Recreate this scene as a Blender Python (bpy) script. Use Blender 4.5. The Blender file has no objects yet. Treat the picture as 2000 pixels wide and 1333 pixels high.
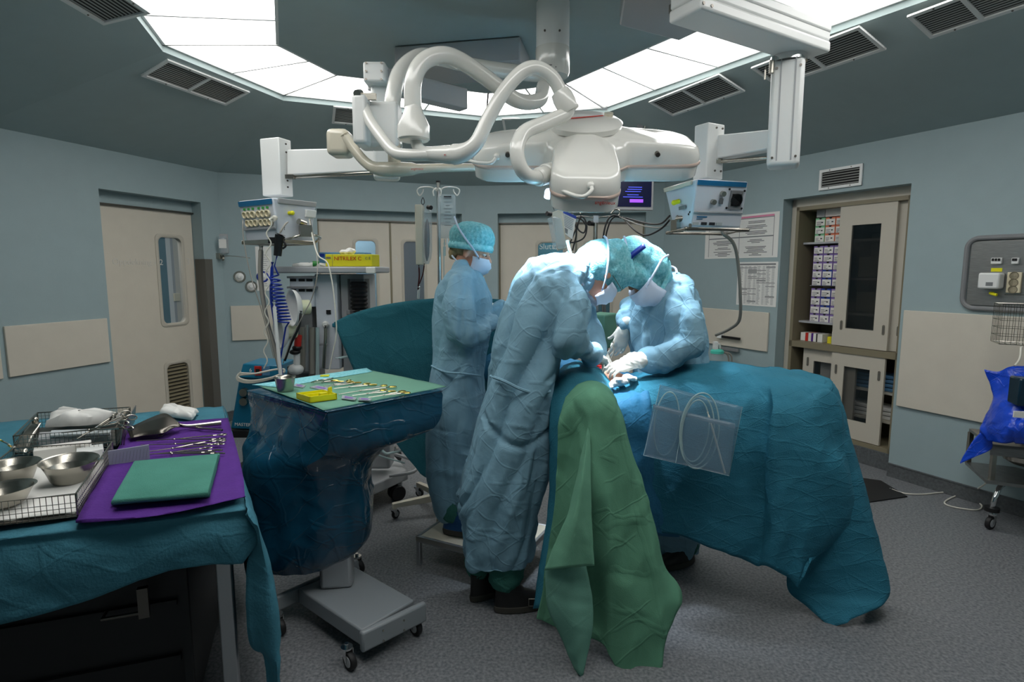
import bpy, math, random
from mathutils import Vector as V, Matrix as M, noise
random.seed(7)
scene = bpy.context.scene
C = scene.collection
# ---------------------------------------------------------------- camera, world, exposure
F = 1120.0; PITCH = math.radians(7.0); CH = 1.62
cam_d = bpy.data.cameras.new('camera'); cam = bpy.data.objects.new('camera', cam_d); C.objects.link(cam)
cam_d.sensor_width = 36.0; cam_d.lens = F / 2000.0 * 36.0
cam.location = (0, 0, CH); cam.rotation_euler = (math.radians(90) - PITCH, 0, 0)
cam_d.clip_start = 0.02
scene.camera = cam
w = bpy.data.worlds.new('world'); scene.world = w; w.use_nodes = True
w.node_tree.nodes['Background'].inputs[0].default_value = (0.35, 0.45, 0.5, 1)
w.node_tree.nodes['Background'].inputs[1].default_value = 0.12
vs = scene.view_settings
vs.view_transform = 'Standard'; vs.look = 'None'; vs.gamma = 1; vs.use_curve_mapping = False
vs.exposure = 0.45
RING_E = 3.4          # luminous ceiling panels
SPOT_W = 520           # operating lamp

def lamp(name, kind, loc, target, energy, color, **kw):
    d = bpy.data.lights.new(name, kind); d.energy = energy; d.color = color
    for k, v in kw.items(): setattr(d, k, v)
    o = bpy.data.objects.new(name, d); C.objects.link(o); o.location = loc
    o.rotation_euler = (V(target) - V(loc)).to_track_quat('-Z', 'Y').to_euler()
    return o
# lamp head: four lobes, tilted
LC = V((0.34, 2.86, 2.19)); LT = math.radians(28)
LU = V((1, 0, 0)); LV = V((0, math.cos(LT), math.sin(LT))); LN = LU.cross(LV)
def lpt(u, v, n): return LC + LU * u + LV * v + LN * n
for i, (u, v) in enumerate(((-.3, .0), (.36, .02), (.0, -.3), (.02, .26))):
    lamp('operating_beam', 'SPOT', lpt(u, v, -.13), ((0.28, 2.76, 1.45), (.80, 2.98, 1.3), (.36, 2.85, 1.1), (.45, 2.95, 1.1))[i], SPOT_W * (.40, .12, .28, .15)[i], (0.80, 0.90, 1.0),
         spot_size=math.radians(56), spot_blend=0.8, shadow_soft_size=0.07)

# ---------------------------------------------------------------- pixel to world (2000 x 1333 frame)
def ray(px, py):
    x = (px - 1000) / F; y = -(py - 666.5) / F
    c, s = math.cos(PITCH), math.sin(PITCH)
    return V((x, c + y * s, -s + y * c))
CO = V((0, 0, CH))
def at(px, py, Y):
    r = ray(px, py); return CO + r * (Y / r.y)
def onz(px, py, z):
    r = ray(px, py); return CO + r * ((z - CH) / r.z)
def onplane(px, py, p, n):
    r = ray(px, py); return CO + r * ((V(p) - CO).dot(n) / r.dot(n))
def ppm(Y): return F / Y

# ---------------------------------------------------------------- materials
def lin(c):
    return tuple((x / 12.92 if x <= 0.04045 else ((x + 0.055) / 1.055) ** 2.4) for x in [v / 255 for v in c])
MATS = {}
CR = {}
def mat(name, col, rough=0.5, metal=0.0, var=0.0, vs_=8.0, bump=0.0, bs=60.0, emit=0.0, trans=0.0, alpha=1.0, stretch=(1, 1, 1), coat=0.0, spec=0.5, col2=None, sheen=0, transl=0.0, vdet=3, crum=0, cs=7):
    m = bpy.data.materials.new(name); m.use_nodes = True; MATS[name] = m
    nt = m.node_tree; b = nt.nodes['Principled BSDF']; L = nt.links
    c = lin(col) + (1,)
    b.inputs['Base Color'].default_value = c
    b.inputs['Roughness'].default_value = rough; b.inputs['Metallic'].default_value = metal
    b.inputs['Specular IOR Level'].default_value = spec
    b.inputs['Coat Weight'].default_value = coat
    b.inputs['Transmission Weight'].default_value = trans
    b.inputs['Alpha'].default_value = alpha
    if emit:
        b.inputs['Emission Color'].default_value = c; b.inputs['Emission Strength'].default_value = emit
    if var or col2 or bump or crum:
        tc = nt.nodes.new('ShaderNodeTexCoord'); mp = nt.nodes.new('ShaderNodeMapping'); mp.inputs['Scale'].default_value = stretch
        L.new(tc.outputs['Object'], mp.inputs[0])
    if var or col2:
        n = nt.nodes.new('ShaderNodeTexNoise'); n.inputs['Scale'].default_value = vs_; n.inputs['Detail'].default_value = vdet
        L.new(mp.outputs[0], n.inputs[0])
        r = nt.nodes.new('ShaderNodeMapRange'); r.inputs[1].default_value = .3; r.inputs[2].default_value = .7
        L.new(n.outputs[0], r.inputs[0])
        mx = nt.nodes.new('ShaderNodeMix'); mx.data_type = 'RGBA'
        if col2: mx.inputs[6].default_value = c; mx.inputs[7].default_value = lin(col2) + (1,)
        else:
            mx.inputs[6].default_value = tuple(x * (1 - var) for x in c[:3]) + (1,)
            mx.inputs[7].default_value = tuple(min(1, x * (1 + var)) for x in c[:3]) + (1,)
        L.new(r.outputs[0], mx.inputs[0]); L.new(mx.outputs[2], b.inputs['Base Color'])
    if bump:
        n2 = nt.nodes.new('ShaderNodeTexNoise'); n2.inputs['Scale'].default_value = bs; n2.inputs['Detail'].default_value = 4
        bp = nt.nodes.new('ShaderNodeBump'); bp.inputs['Strength'].default_value = bump; bp.inputs['Distance'].default_value = .01
        L.new(mp.outputs[0], n2.inputs[0]); L.new(n2.outputs[0], bp.inputs['Height']); L.new(bp.outputs[0], b.inputs['Normal'])
    if crum:
        nz = nt.nodes.new('ShaderNodeTexNoise'); nz.inputs['Scale'].default_value = cs * .7; nz.inputs['Detail'].default_value = 2
        ad = nt.nodes.new('ShaderNodeVectorMath'); ad.operation = 'MULTIPLY_ADD'; ad.inputs[1].default_value = (.07,) * 3
        L.new(mp.outputs[0], nz.inputs[0]); L.new(nz.outputs[1], ad.inputs[0]); L.new(mp.outputs[0], ad.inputs[2])
        prev = b.inputs['Normal'].links[0].from_socket if b.inputs['Normal'].links else None
        hs = None
        def mth(op, x, y):
            q = nt.nodes.new('ShaderNodeMath'); q.operation = op
            for i_, v_ in enumerate((x, y)):
                if isinstance(v_, (int, float)): q.inputs[i_].default_value = v_
                else: L.new(v_, q.inputs[i_])
            return q.outputs[0]
        for k, (rx, ry, rz, ws_) in enumerate(((.3, .2, .1, 1.3), (1.2, .1, .9, 1.7), (.5, 1.1, .4, 1.0), (-.7, .6, 1.3, 2.3), (.1, -.9, .5, 2.9), (.05, 1.5, .05, .9))):
            mp2 = nt.nodes.new('ShaderNodeMapping'); mp2.inputs['Rotation'].default_value = (rx, ry, rz); mp2.inputs['Location'].default_value = (k * 1.37, k * .71, 0); L.new(ad.outputs[0], mp2.inputs[0])
            wv = nt.nodes.new('ShaderNodeTexWave'); wv.inputs['Scale'].default_value = ws_ * cs / 6; wv.inputs['Distortion'].default_value = .45; wv.inputs['Detail'].default_value = 1; wv.inputs['Detail Scale'].default_value = 1.2
            L.new(mp2.outputs[0], wv.inputs[0])
            mr = nt.nodes.new('ShaderNodeMapRange'); mr.inputs[1].default_value = .982; L.new(wv.outputs[1], mr.inputs[0])
            mk_ = nt.nodes.new('ShaderNodeTexNoise'); mk_.inputs['Scale'].default_value = 4.5; mk_.inputs['Detail'].default_value = 1; L.new(mp2.outputs[0], mk_.inputs[0])
            m2 = nt.nodes.new('ShaderNodeMapRange'); m2.inputs[1].default_value = .44; m2.inputs[2].default_value = .53; L.new(mk_.outputs[0], m2.inputs[0])
            h_ = mth('MULTIPLY', mr.outputs[0], m2.outputs[0]); hs = h_ if hs is None else mth('ADD', hs, h_)
        b3 = nt.nodes.new('ShaderNodeBump'); b3.inputs['Strength'].default_value = min(crum * 1.1, 1); b3.inputs['Distance'].default_value = .0026; L.new(hs, b3.inputs['Height'])
        if prev: L.new(prev, b3.inputs['Normal'])
        vo = nt.nodes.new('ShaderNodeTexVoronoi'); vo.inputs['Scale'].default_value = cs * 1.3; L.new(ad.outputs[0], vo.inputs[0])
        b2 = nt.nodes.new('ShaderNodeBump'); b2.inputs['Strength'].default_value = crum * .35; b2.inputs['Distance'].default_value = .3 / cs; L.new(vo.outputs['Distance'], b2.inputs['Height']); L.new(b3.outputs[0], b2.inputs['Normal'])
        prev = b2.outputs[0]
        L.new(prev, b.inputs['Normal'])
    return m
mat('wall', (151, 170, 173), .6, bump=.15, bs=300, var=.02)
mat('soffit', (160, 176, 176), .6, bump=.15, bs=300, var=.02)
mat('beige', (206, 199, 184), .5, bump=.12, bs=260, var=.02)
mat('bumper', (206, 200, 186), .5, bump=.12, bs=260, var=.02)
mat('greydark', (92, 90, 84), .5)
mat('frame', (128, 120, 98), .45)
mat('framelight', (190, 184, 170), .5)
mat('baseboard', (84, 88, 90), .5, var=.25, vs_=60)
mat('floor', (80, 84, 90), .42, col2=(134, 136, 138), vs_=75, vdet=6, bump=.05, bs=100, stretch=(1, 1, 1))
mat('white', (226, 228, 226), .32)
mat('enamel', (224, 224, 218), .16, coat=.4)
mat('enamelcream', (208, 202, 184), .22, coat=.3)
mat('console', (206, 212, 220), .35)
mat('alu', (188, 190, 192), .35, .85)
mat('steel', (178, 174, 164), .26, 1.0, bump=.03, bs=200)
mat('steeldark', (110, 106, 100), .3, 1.0)
mat('brushed', (150, 150, 148), .4, .9, var=.12, vs_=20, stretch=(1, 1, 12))
mat('chrome', (215, 215, 215), .12, 1.0)
mat('gold', (196, 176, 96), .25, 1.0)
mat('black', (14, 14, 16), .45)
mat('blackgloss', (10, 10, 12), .15)
mat('rubber', (22, 22, 24), .6)
mat('grey', (128, 130, 132), .45)
mat('midgrey', (96, 98, 100), .5)
mat('lightgrey', (166, 168, 170), .4)
mat('slat', (150, 152, 148), .5)
mat('teal', (44, 112, 134), .75, var=.1, vs_=5, bump=.55, bs=160, stretch=(1, 1, 2), spec=.2, crum=0.5, cs=7)
mat('tealtable', (66, 124, 142), .75, var=.1, vs_=6, bump=.3, bs=120, spec=.2, crum=0.4, cs=7)
mat('tealscreen', (40, 100, 112), .8, var=.08, vs_=5, bump=.4, bs=150, spec=.2, crum=0.45, cs=5)
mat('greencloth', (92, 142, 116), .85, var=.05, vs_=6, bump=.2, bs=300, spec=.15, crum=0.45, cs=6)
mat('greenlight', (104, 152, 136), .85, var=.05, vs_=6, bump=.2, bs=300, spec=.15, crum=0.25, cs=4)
mat('greentop', (110, 158, 138), .85, var=.04, vs_=6, bump=.2, bs=300, spec=.15)
mat('towel', (78, 138, 124), .9, var=.06, vs_=12, bump=.3, bs=300, spec=.1)
mat('scrub', (58, 108, 98), .9, var=.08, vs_=8, bump=.3, bs=80, spec=.1, crum=0.4, cs=9)
mat('gown', (122, 160, 178), .72, var=.05, vs_=5, bump=.3, bs=25, spec=.25, crum=0.42, cs=9)
mat('gowndark', (108, 146, 166), .72, var=.05, vs_=5, bump=.35, bs=22, spec=.25)
mat('cap', (92, 172, 182), .8, col2=(146, 208, 214), vs_=70, bump=.4, bs=120, spec=.2)
mat('caplight', (110, 196, 206), .8, col2=(160, 220, 228), vs_=70, bump=.4, bs=120, spec=.2)
mat('mask', (205, 218, 236), .8, spec=.2)
mat('skin', (206, 150, 124), .5, var=.05, vs_=20)
mat('skintan', (150, 102, 76), .5, var=.05, vs_=20)
mat('hair', (150, 128, 92), .6, var=.3, vs_=60, stretch=(1, 1, .3))
mat('hairdark', (40, 30, 26), .6)
mat('glove', (222, 218, 208), .38, bump=.2, bs=60)
mat('plasticblue', (12, 62, 86), .16, var=.1, vs_=4, bump=.25, bs=9, coat=.3, crum=0.6, cs=9)
mat('purple', (86, 48, 132), .85, var=.06, vs_=10, bump=.25, bs=120, spec=.15, crum=0.2, cs=8)
mat('paper', (226, 226, 222), .7)
mat('paperprint', (176, 184, 186), .7)
mat('foil', (190, 196, 204), .3, .4, var=.2, vs_=60)
mat('yellow', (226, 220, 24), .35)
mat('yellowbox', (224, 214, 30), .5)
mat('bluebox', (90, 140, 180), .5)
mat('red', (190, 40, 30), .4)
mat('redtext', (196, 62, 48), .5)
mat('pink', (216, 130, 160), .6)
mat('blue', (16, 50, 150), .35)
mat('bluebag', (14, 70, 200), .3, var=.1, vs_=8, bump=.3, bs=20, crum=0.5, cs=12)
mat('bluestripe', (20, 104, 150), .4)
mat('devblue', (12, 104, 136), .35)
mat('green', (50, 140, 60), .4)
mat('mint', (80, 200, 180), .35)
mat('socket', (220, 210, 180), .4)
mat('darkgap', (20, 20, 20), .8)
mat('shoeblue', (10, 70, 120), .5, bump=.4, bs=40)
mat('shoe', (18, 18, 18), .5)
mat('sole', (62, 60, 54), .8)
mat('screen', (10, 14, 40), .2, emit=.6)
mat('screenline', (60, 70, 190), .3, emit=1.6)
mat('cable', (30, 30, 32), .5)
mat('cablewhite', (214, 212, 200), .5)
mat('cablegrey', (140, 138, 130), .45)
mat('suture', (196, 190, 214), .6)
mat('boxwhite', (222, 220, 214), .6)
mat('boxgreen', (120, 190, 140), .6)
mat('boxorange', (214, 120, 86), .6)
mat('boxpurple', (128, 104, 168), .6)
mat('boxblue', (34, 60, 150), .6)
mat('text', (40, 44, 50), .6)
mat('textgrey', (120, 124, 126), .6)
mat('faint', (206, 202, 192), .5)
mat('teint', (40, 104, 120), .5)
mat('blood', (190, 30, 36), .3)
mat('pinkband', (206, 184, 172), .4)
mat('lampglow', (214, 232, 255), .3, emit=1.6)
mat('screenpurple', (120, 60, 190), .3, emit=1.4)
mat('standgrey', (132, 138, 142), .4)
mat('sterisheet', (150, 152, 172), .7)
mat('drapeblue', (36, 100, 134), .7, var=.1, vs_=5, bump=.3, bs=60, spec=.3, crum=0.3, cs=7)
mat('tealdrape', (52, 122, 142), .8, var=.08, vs_=5, bump=.3, bs=150, spec=.2, crum=0.35, cs=6)
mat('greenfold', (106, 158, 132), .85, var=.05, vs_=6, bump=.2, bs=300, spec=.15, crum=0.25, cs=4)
mat('boxgreenish', (216, 220, 188), .35)
mat('bloodbag', (60, 14, 18), .25)
mat('smokeblock', (16, 44, 60), .12)
mat('dimcorridor', (120, 124, 130), .5)
mat('palecorridor', (150, 186, 206), .5)
mat('seam', (98, 136, 158), .8)
def glassy(name, col, rough, fac, glossfac=.5):
    """thin clear sheet: mostly lets light through, part of it coloured gloss"""
    m = bpy.data.materials.new(name); m.use_nodes = True; MATS[name] = m
    nt = m.node_tree; nt.nodes.clear()
    o = nt.nodes.new('ShaderNodeOutputMaterial'); t = nt.nodes.new('ShaderNodeBsdfTransparent')
    p = nt.nodes.new('ShaderNodeBsdfPrincipled'); p.inputs['Base Color'].default_value = lin(col) + (1,)
    p.inputs['Roughness'].default_value = rough; mx = nt.nodes.new('ShaderNodeMixShader'); mx.inputs[0].default_value = fac
    nt.links.new(t.outputs[0], mx.inputs[1]); nt.links.new(p.outputs[0], mx.inputs[2]); nt.links.new(mx.outputs[0], o.inputs[0])
    return m
glassy('pane', (30, 40, 44), .05, .35)
glassy('paneclear', (120, 140, 150), .05, .2)
glassy('pouch', (120, 150, 170), .12, .32)
glassy('poucht', (170, 190, 205), .2, .5)
glassy('bag', (200, 215, 220), .12, .35)
glassy('smoke', (16, 16, 20), .1, .45)
glassy('tube', (190, 215, 215), .1, .6)
glassy('shield', (235, 240, 245), .1, .4)
# luminous diffuser: brighter over the lamps behind it (UV v runs across the ring)
m = bpy.data.materials.new('diffuser'); m.use_nodes = True; MATS['diffuser'] = m
nt = m.node_tree; b = nt.nodes['Principled BSDF']; uv = nt.nodes.new('ShaderNodeUVMap'); sp = nt.nodes.new('ShaderNodeSeparateXYZ')
nt.links.new(uv.outputs[0], sp.inputs[0])
a1 = nt.nodes.new('ShaderNodeMath'); a1.operation = 'MULTIPLY'; a1.inputs[1].default_value = math.pi
a2 = nt.nodes.new('ShaderNodeMath'); a2.operation = 'SINE'
a3 = nt.nodes.new('ShaderNodeMath'); a3.operation = 'MULTIPLY_ADD'; a3.inputs[1].default_value = RING_E * .8; a3.inputs[2].default_value = RING_E * .5
nt.links.new(sp.outputs[1], a1.inputs[0]); nt.links.new(a1.outputs[0], a2.inputs[0]); nt.links.new(a2.outputs[0], a3.inputs[0])
b.inputs['Emission Color'].default_value = (1, .985, .955, 1); nt.links.new(a3.outputs[0], b.inputs['Emission Strength'])
b.inputs['Base Color'].default_value = (.8, .8, .8, 1)

# ---------------------------------------------------------------- mesh helpers
def basis(d):
    d = V(d).normalized(); a = V((0, 0, 1)) if abs(d.z) < .95 else V((1, 0, 0))
    x = d.cross(a).normalized(); return x, x.cross(d).normalized()
class MB:
    def __init__(s): s.v = []; s.f = []; s.mi = []; s.cur = 0; s.mats = []
    def m(s, name):
        if name not in s.mats: s.mats.append(name)
        s.cur = s.mats.index(name); return s
    def add(s, vs_, fs):
        o = len(s.v); s.v += [V(p) for p in vs_]
        for f in fs: s.f.append([i + o for i in f]); s.mi.append(s.cur)
        return s
    def box(s, c, size, rz=0, rot=None):
        h = V(size) / 2; R = rot or M.Rotation(rz, 3, 'Z')
        p = [V(c) + R @ V((x * h.x, y * h.y, z * h.z)) for x in (-1, 1) for y in (-1, 1) for z in (-1, 1)]
        return s.add(p, [(0, 1, 3, 2), (4, 6, 7, 5), (0, 4, 5, 1), (2, 3, 7, 6), (0, 2, 6, 4), (1, 5, 7, 3)])
    def hexa(s, a, b):   # two quads (4 points each), joined
        return s.add(list(a) + list(b), [(0, 1, 2, 3), (7, 6, 5, 4)] + [(i, i + 4, (i + 1) % 4 + 4, (i + 1) % 4) for i in range(4)])
    def obox(s, o, X, Y_, Z_):   # corner + three edge vectors
        o, X, Y_, Z_ = V(o), V(X), V(Y_), V(Z_)
        return s.hexa([o, o + X, o + X + Y_, o + Y_], [o + Z_, o + X + Z_, o + X + Y_ + Z_, o + Y_ + Z_])
    def ring_loft(s, rings, cap=True, close=True):
        n = len(rings[0]); fs = []
        for i in range(len(rings) - 1):
            for j in range(n if close else n - 1):
                k = (j + 1) % n
                fs.append((i * n + j, i * n + k, (i + 1) * n + k, (i + 1) * n + j))
        if cap:
            fs.append(tuple(range(n))[::-1]); fs.append(tuple((len(rings) - 1) * n + j for j in range(n)))
        return s.add([p for r in rings for p in r], fs)
    def cyl(s, a, b, r, r2=None, n=16, cap=True):
        a, b = V(a), V(b); x, y = basis(b - a); r2 = r if r2 is None else r2
        R = [[c + (x * math.cos(t) + y * math.sin(t)) * q for t in [2 * math.pi * i / n for i in range(n)]] for c, q in ((a, r), (b, r2))]
        return s.ring_loft(R, cap)
    def lathe(s, prof, c=(0, 0, 0), axis=(0, 0, 1), n=24, cap=True):   # prof: (radius, height)
        c = V(c); ax = V(axis).normalized(); x, y = basis(ax)
        R = [[c + ax * h + (x * math.cos(t) + y * math.sin(t)) * max(r, 1e-4) for t in [2 * math.pi * i / n for i in range(n)]] for r, h in prof]
        return s.ring_loft(R, cap)
    def tube(s, path, r, n=10, sm=4, cap=True):
        P = smooth(path, sm) if sm > 1 else [V(p) for p in path]
        m_ = len(P); rr = r if callable(r) else (lambda t: r)
        R = []; x = None
        for i, p in enumerate(P):
            d = (P[min(i + 1, m_ - 1)] - P[max(i - 1, 0)])
            d = d.normalized() if d.length > 1e-9 else V((0, 0, 1))
            if x is None: x, y = basis(d)
            else:
                x = (x - d * x.dot(d)); x = x.normalized() if x.length > 1e-6 else basis(d)[0]; y = d.cross(x)
            q = rr(i / (m_ - 1))
            R.append([p + (x * math.cos(t) + y * math.sin(t)) * q for t in [2 * math.pi * k / n for k in range(n)]])
        return s.ring_loft(R, cap)
    def ball(s, c, r, n=14, m_=9):
        r = V(r) if hasattr(r, '__len__') or isinstance(r, V) else V((r, r, r))
        R = [[V(c) + V((r.x * math.sin(a) * math.cos(t), r.y * math.sin(a) * math.sin(t), r.z * math.cos(a))) for t in [2 * math.pi * k / n for k in range(n)]]
             for a in [math.pi * (i + .02) / (m_ + .04) for i in range(m_ + 1)]]
        return s.ring_loft(R[::-1])
    def prism(s, pts, off):
        n = len(pts); off = V(off)
        return s.ring_loft([[V(p) for p in pts], [V(p) + off for p in pts]])
    def build(s, name, m=None, parent=None, bevel=0, sm=35, solid=0, seg=2):
        me = bpy.data.meshes.new(name); me.from_pydata([tuple(p) for p in s.v], [], s.f)
        if m is not None: me.materials.append(MATS[m])
        else:
            for k in s.mats: me.materials.append(MATS[k])
            me.polygons.foreach_set('material_index', s.mi)
        return link(name, me, parent, bevel, sm, solid, seg)
def link(name, me, parent=None, bevel=0, sm=35, solid=0, seg=2):
    import bmesh
    bm = bmesh.new(); bm.from_mesh(me); bmesh.ops.recalc_face_normals(bm, faces=bm.faces); bm.to_mesh(me); bm.free()
    me.polygons.foreach_set('use_smooth', [True] * len(me.polygons))
    me.set_sharp_from_angle(angle=math.radians(sm)); me.update()
    o = bpy.data.objects.new(name, me); C.objects.link(o)
    if solid:
        q = o.modifiers.new('s', 'SOLIDIFY'); q.thickness = solid; q.offset = -1
    if bevel:
        q = o.modifiers.new('b', 'BEVEL'); q.width = bevel; q.segments = seg; q.limit_method = 'ANGLE'; q.angle_limit = math.radians(40)
    if parent is not None: adopt(o, parent)
    return o
def adopt(o, parent):
    o.parent = parent
    loc = V((0, 0, 0)); p = parent
    T = M.Identity(4)
    while p is not None: T = T @ M.Translation(p.location) if p.type == 'EMPTY' else T; p = p.parent
    # part meshes are written in world coordinates; the parent inverse undoes the root's offset
    o.matrix_parent_inverse = T.inverted() if parent.type == 'EMPTY' else M.Identity(4)
def tag(o, label=None, cat=None, group=None, kind=None):
    for k, v in (('label', label), ('category', cat), ('group', group), ('kind', kind)):
        if v: o[k] = v
    return o
def thing(name, label, cat, loc, group=None, kind=None):
    o = bpy.data.objects.new(name, None); C.objects.link(o); o.location = loc; o.empty_display_size = .05
    return tag(o, label, cat, group, kind)
def dup(root, loc=None, rz=None, label=None, group=None):
    r = root.copy(); C.objects.link(r)
    if loc is not None: r.location = loc
    if rz is not None: r.rotation_euler = (0, 0, rz)
    if label: r['label'] = label
    if group: r['group'] = group
    def kids(a, b):
        for ch in [k for k in bpy.data.objects if k.parent == a]:
            c = ch.copy(); C.objects.link(c); c.parent = b; kids(ch, c)
    kids(root, r); return r
def cr(a, b, c, d, t):
    return a * (-.5 * t + t * t - .5 * t ** 3) + b * (1 - 2.5 * t * t + 1.5 * t ** 3) + c * (.5 * t + 2 * t * t - 1.5 * t ** 3) + d * (-.5 * t * t + .5 * t ** 3)
def smooth(P, k=4):
    P = [V(p) for p in P]; n = len(P); out = []
    for i in range(n - 1):
        a = P[i - 1] if i else P[0] * 2 - P[1]; d = P[i + 2] if i + 2 < n else P[-1] * 2 - P[-2]
        for j in range(k): out.append(cr(a, P[i], P[i + 1], d, j / k))
    out.append(P[-1]); return out
def ridge(p, s, off=0):
    q = V(p) * s + V((off, off * 1.7, off * .3)); return 1 - abs(noise.noise(q)) * 2.2
def crease(p, amp, s, st=(1, 1, 1), off=0):
    q = V((p[0] * st[0], p[1] * st[1], p[2] * st[2]))
    q += V((noise.noise(q * 2.3 + V((9, 0, 0))), noise.noise(q * 2.3 + V((0, 5, 0))), noise.noise(q * 2.3 + V((0, 0, 7))))) * .12
    a = ridge(q, s, off); b = ridge(q, s * 2.3, off + 4); c = noise.noise(q * s * .6 + V((off, 3, 1)))
    f = noise.voronoi(q * s * .9 + V((off, 0, 0)))[0]; g = noise.voronoi(q * s * 2.1 + V((0, off, 0)))[0]
    return amp * (.35 * max(a, 0) ** 2 + .2 * max(b, 0) ** 2 + .5 * c - .55 * (f[0] - .45) + .35 * min(g[1] - g[0], .35))
PL = []
for _k in range(70):
    _n = V((random.gauss(0, 1), random.gauss(0, 1), random.gauss(0, 1))).normalized(); PL.append((_n, random.uniform(-1.2, 1.2), random.uniform(.004, .011), random.uniform(-1, 1), V((random.uniform(-9, 9), random.uniform(-9, 9), random.uniform(-9, 9)))))
CM = V((.3, 2.7, 1.0))
def kinks(p, amp, off=0):
    """sharp straight creases of paper cloth"""
    q = p - CM; v = 0
    for k, (n, c, w, h, o) in enumerate(PL):
        d = abs(q.dot(n) - c - .17 * off % .4)
        if d < w * 3:
            m_ = noise.noise(p * 2.2 + o)
            if m_ > 0: v += h * (1 - d / (w * 3)) * min(m_ * 4, 1)
    return v * amp
def vfold(co, axis, amp, seed, sc=6):
    q = co - axis * (co.dot(axis) * .88) + V((noise.noise(co * 3), noise.noise(co * 3 + V((5, 5, 5))), 0)) * .03
    return amp * (abs(noise.noise(q * sc + V((seed, 0, 0)))) * 3.0 - .7) * (.8 + .5 * noise.noise(co * 2.5)) + amp * .4 * (abs(noise.noise(q * sc * 2.2 + V((0, seed, 0)))) * 2.4 - .5)
def sheet(name, rows, m, parent=None, k=8, amp=.012, s=5, st=(1, 1, 1), off=0, thick=.003, fold=None, kc=None, sharp=60):
    kc = kc or k
    R = [smooth(r, kc) for r in rows]; n = len(R[0])
    cols = [smooth([r[j] for r in R], k) for j in range(n)]
    m_ = len(cols[0]); G = [[cols[j][i] for j in range(n)] for i in range(m_)]
    out = []
    for i in range(m_):
        row = []
        for j in range(n):
            du = G[i][min(j + 1, n - 1)] - G[i][max(j - 1, 0)]; dv = G[min(i + 1, m_ - 1)][j] - G[max(i - 1, 0)][j]
            nn = du.cross(dv); nn = nn.normalized() if nn.length > 1e-9 else V((0, 0, 1))
            row.append(G[i][j] + nn * (crease(G[i][j], amp, s, st, off) + kinks(G[i][j], amp * .8, off) + (vfold(G[i][j], V((0, 0, 1)), fold[0] * min(1, i / (m_ * .25)), off, fold[1]) if fold else 0)))
        out += row
    fs = [(i * n + j, i * n + j + 1, (i + 1) * n + j + 1, (i + 1) * n + j) for i in range(m_ - 1) for j in range(n - 1)]
    me = bpy.data.meshes.new(name); me.from_pydata([tuple(p) for p in out], [], fs); me.materials.append(MATS[m])
    return link(name, me, parent, sm=sharp, solid=thick)
def baked(mb, voxel=.012, smoothn=4, fn=None):
    """union of all the shapes in mb as one continuous skin"""
    me = bpy.data.meshes.new('tmp'); me.from_pydata([tuple(p) for p in mb.v], [], mb.f)
    import bmesh
    bm = bmesh.new(); bm.from_mesh(me); bmesh.ops.recalc_face_normals(bm, faces=bm.faces); bm.to_mesh(me); bm.free()
    o = bpy.data.objects.new('tmp', me); C.objects.link(o)
    q = o.modifiers.new('r', 'REMESH'); q.mode = 'VOXEL'; q.voxel_size = voxel
    if smoothn: q = o.modifiers.new('s', 'SMOOTH'); q.iterations = smoothn; q.factor = .5
    dg = bpy.context.evaluated_depsgraph_get(); dg.update()
    r = bpy.data.meshes.new_from_object(o.evaluated_get(dg)); bpy.data.objects.remove(o)
    if fn:
        N = [v.normal.copy() for v in r.vertices]
        for v, nn in zip(r.vertices, N): v.co = v.co + nn * fn(v.co)
    return r
def skinobj(name, mb, m, parent=None, voxel=.012, smoothn=4, fn=None, sm=180):
    r = baked(mb, voxel, smoothn, fn); r.materials.clear(); r.materials.append(MATS[m])
    return link(name, r, parent, sm=sm)
def limb(mb, pts, n=14):
    """pts: (point, radius) chain of tapered round segments"""
    for (a, ra), (b, rb) in zip(pts, pts[1:]): mb.cyl(a, b, ra, rb, n)
    for a, ra in pts: mb.ball(a, ra, n, 8)
    return mb
def text(name, s, size, o, xd, nd, m, parent=None, ext=.0008, align='LEFT'):
    cu = bpy.data.curves.new('t', 'FONT'); cu.body = s; cu.size = size; cu.extrude = ext; cu.align_x = align
    ob = bpy.data.objects.new('t', cu); C.objects.link(ob)
    dg = bpy.context.evaluated_depsgraph_get(); dg.update()
    me = bpy.data.meshes.new_from_object(ob.evaluated_get(dg)); bpy.data.objects.remove(ob)
    x = V(xd).normalized(); n = V(nd).normalized(); y = n.cross(x)
    T = M(((x.x, y.x, n.x, o[0]), (x.y, y.y, n.y, o[1]), (x.z, y.z, n.z, o[2]), (0, 0, 0, 1)))
    me.transform(T); me.materials.clear(); me.materials.append(MATS[m])
    ob = bpy.data.objects.new(name, me); C.objects.link(ob)
    if parent is not None: adopt(ob, parent)
    return ob
ORD = ['first', 'second', 'third', 'fourth', 'fifth', 'sixth', 'seventh', 'eighth', 'ninth', 'tenth', 'eleventh', 'twelfth', 'thirteenth', 'fourteenth']
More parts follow.
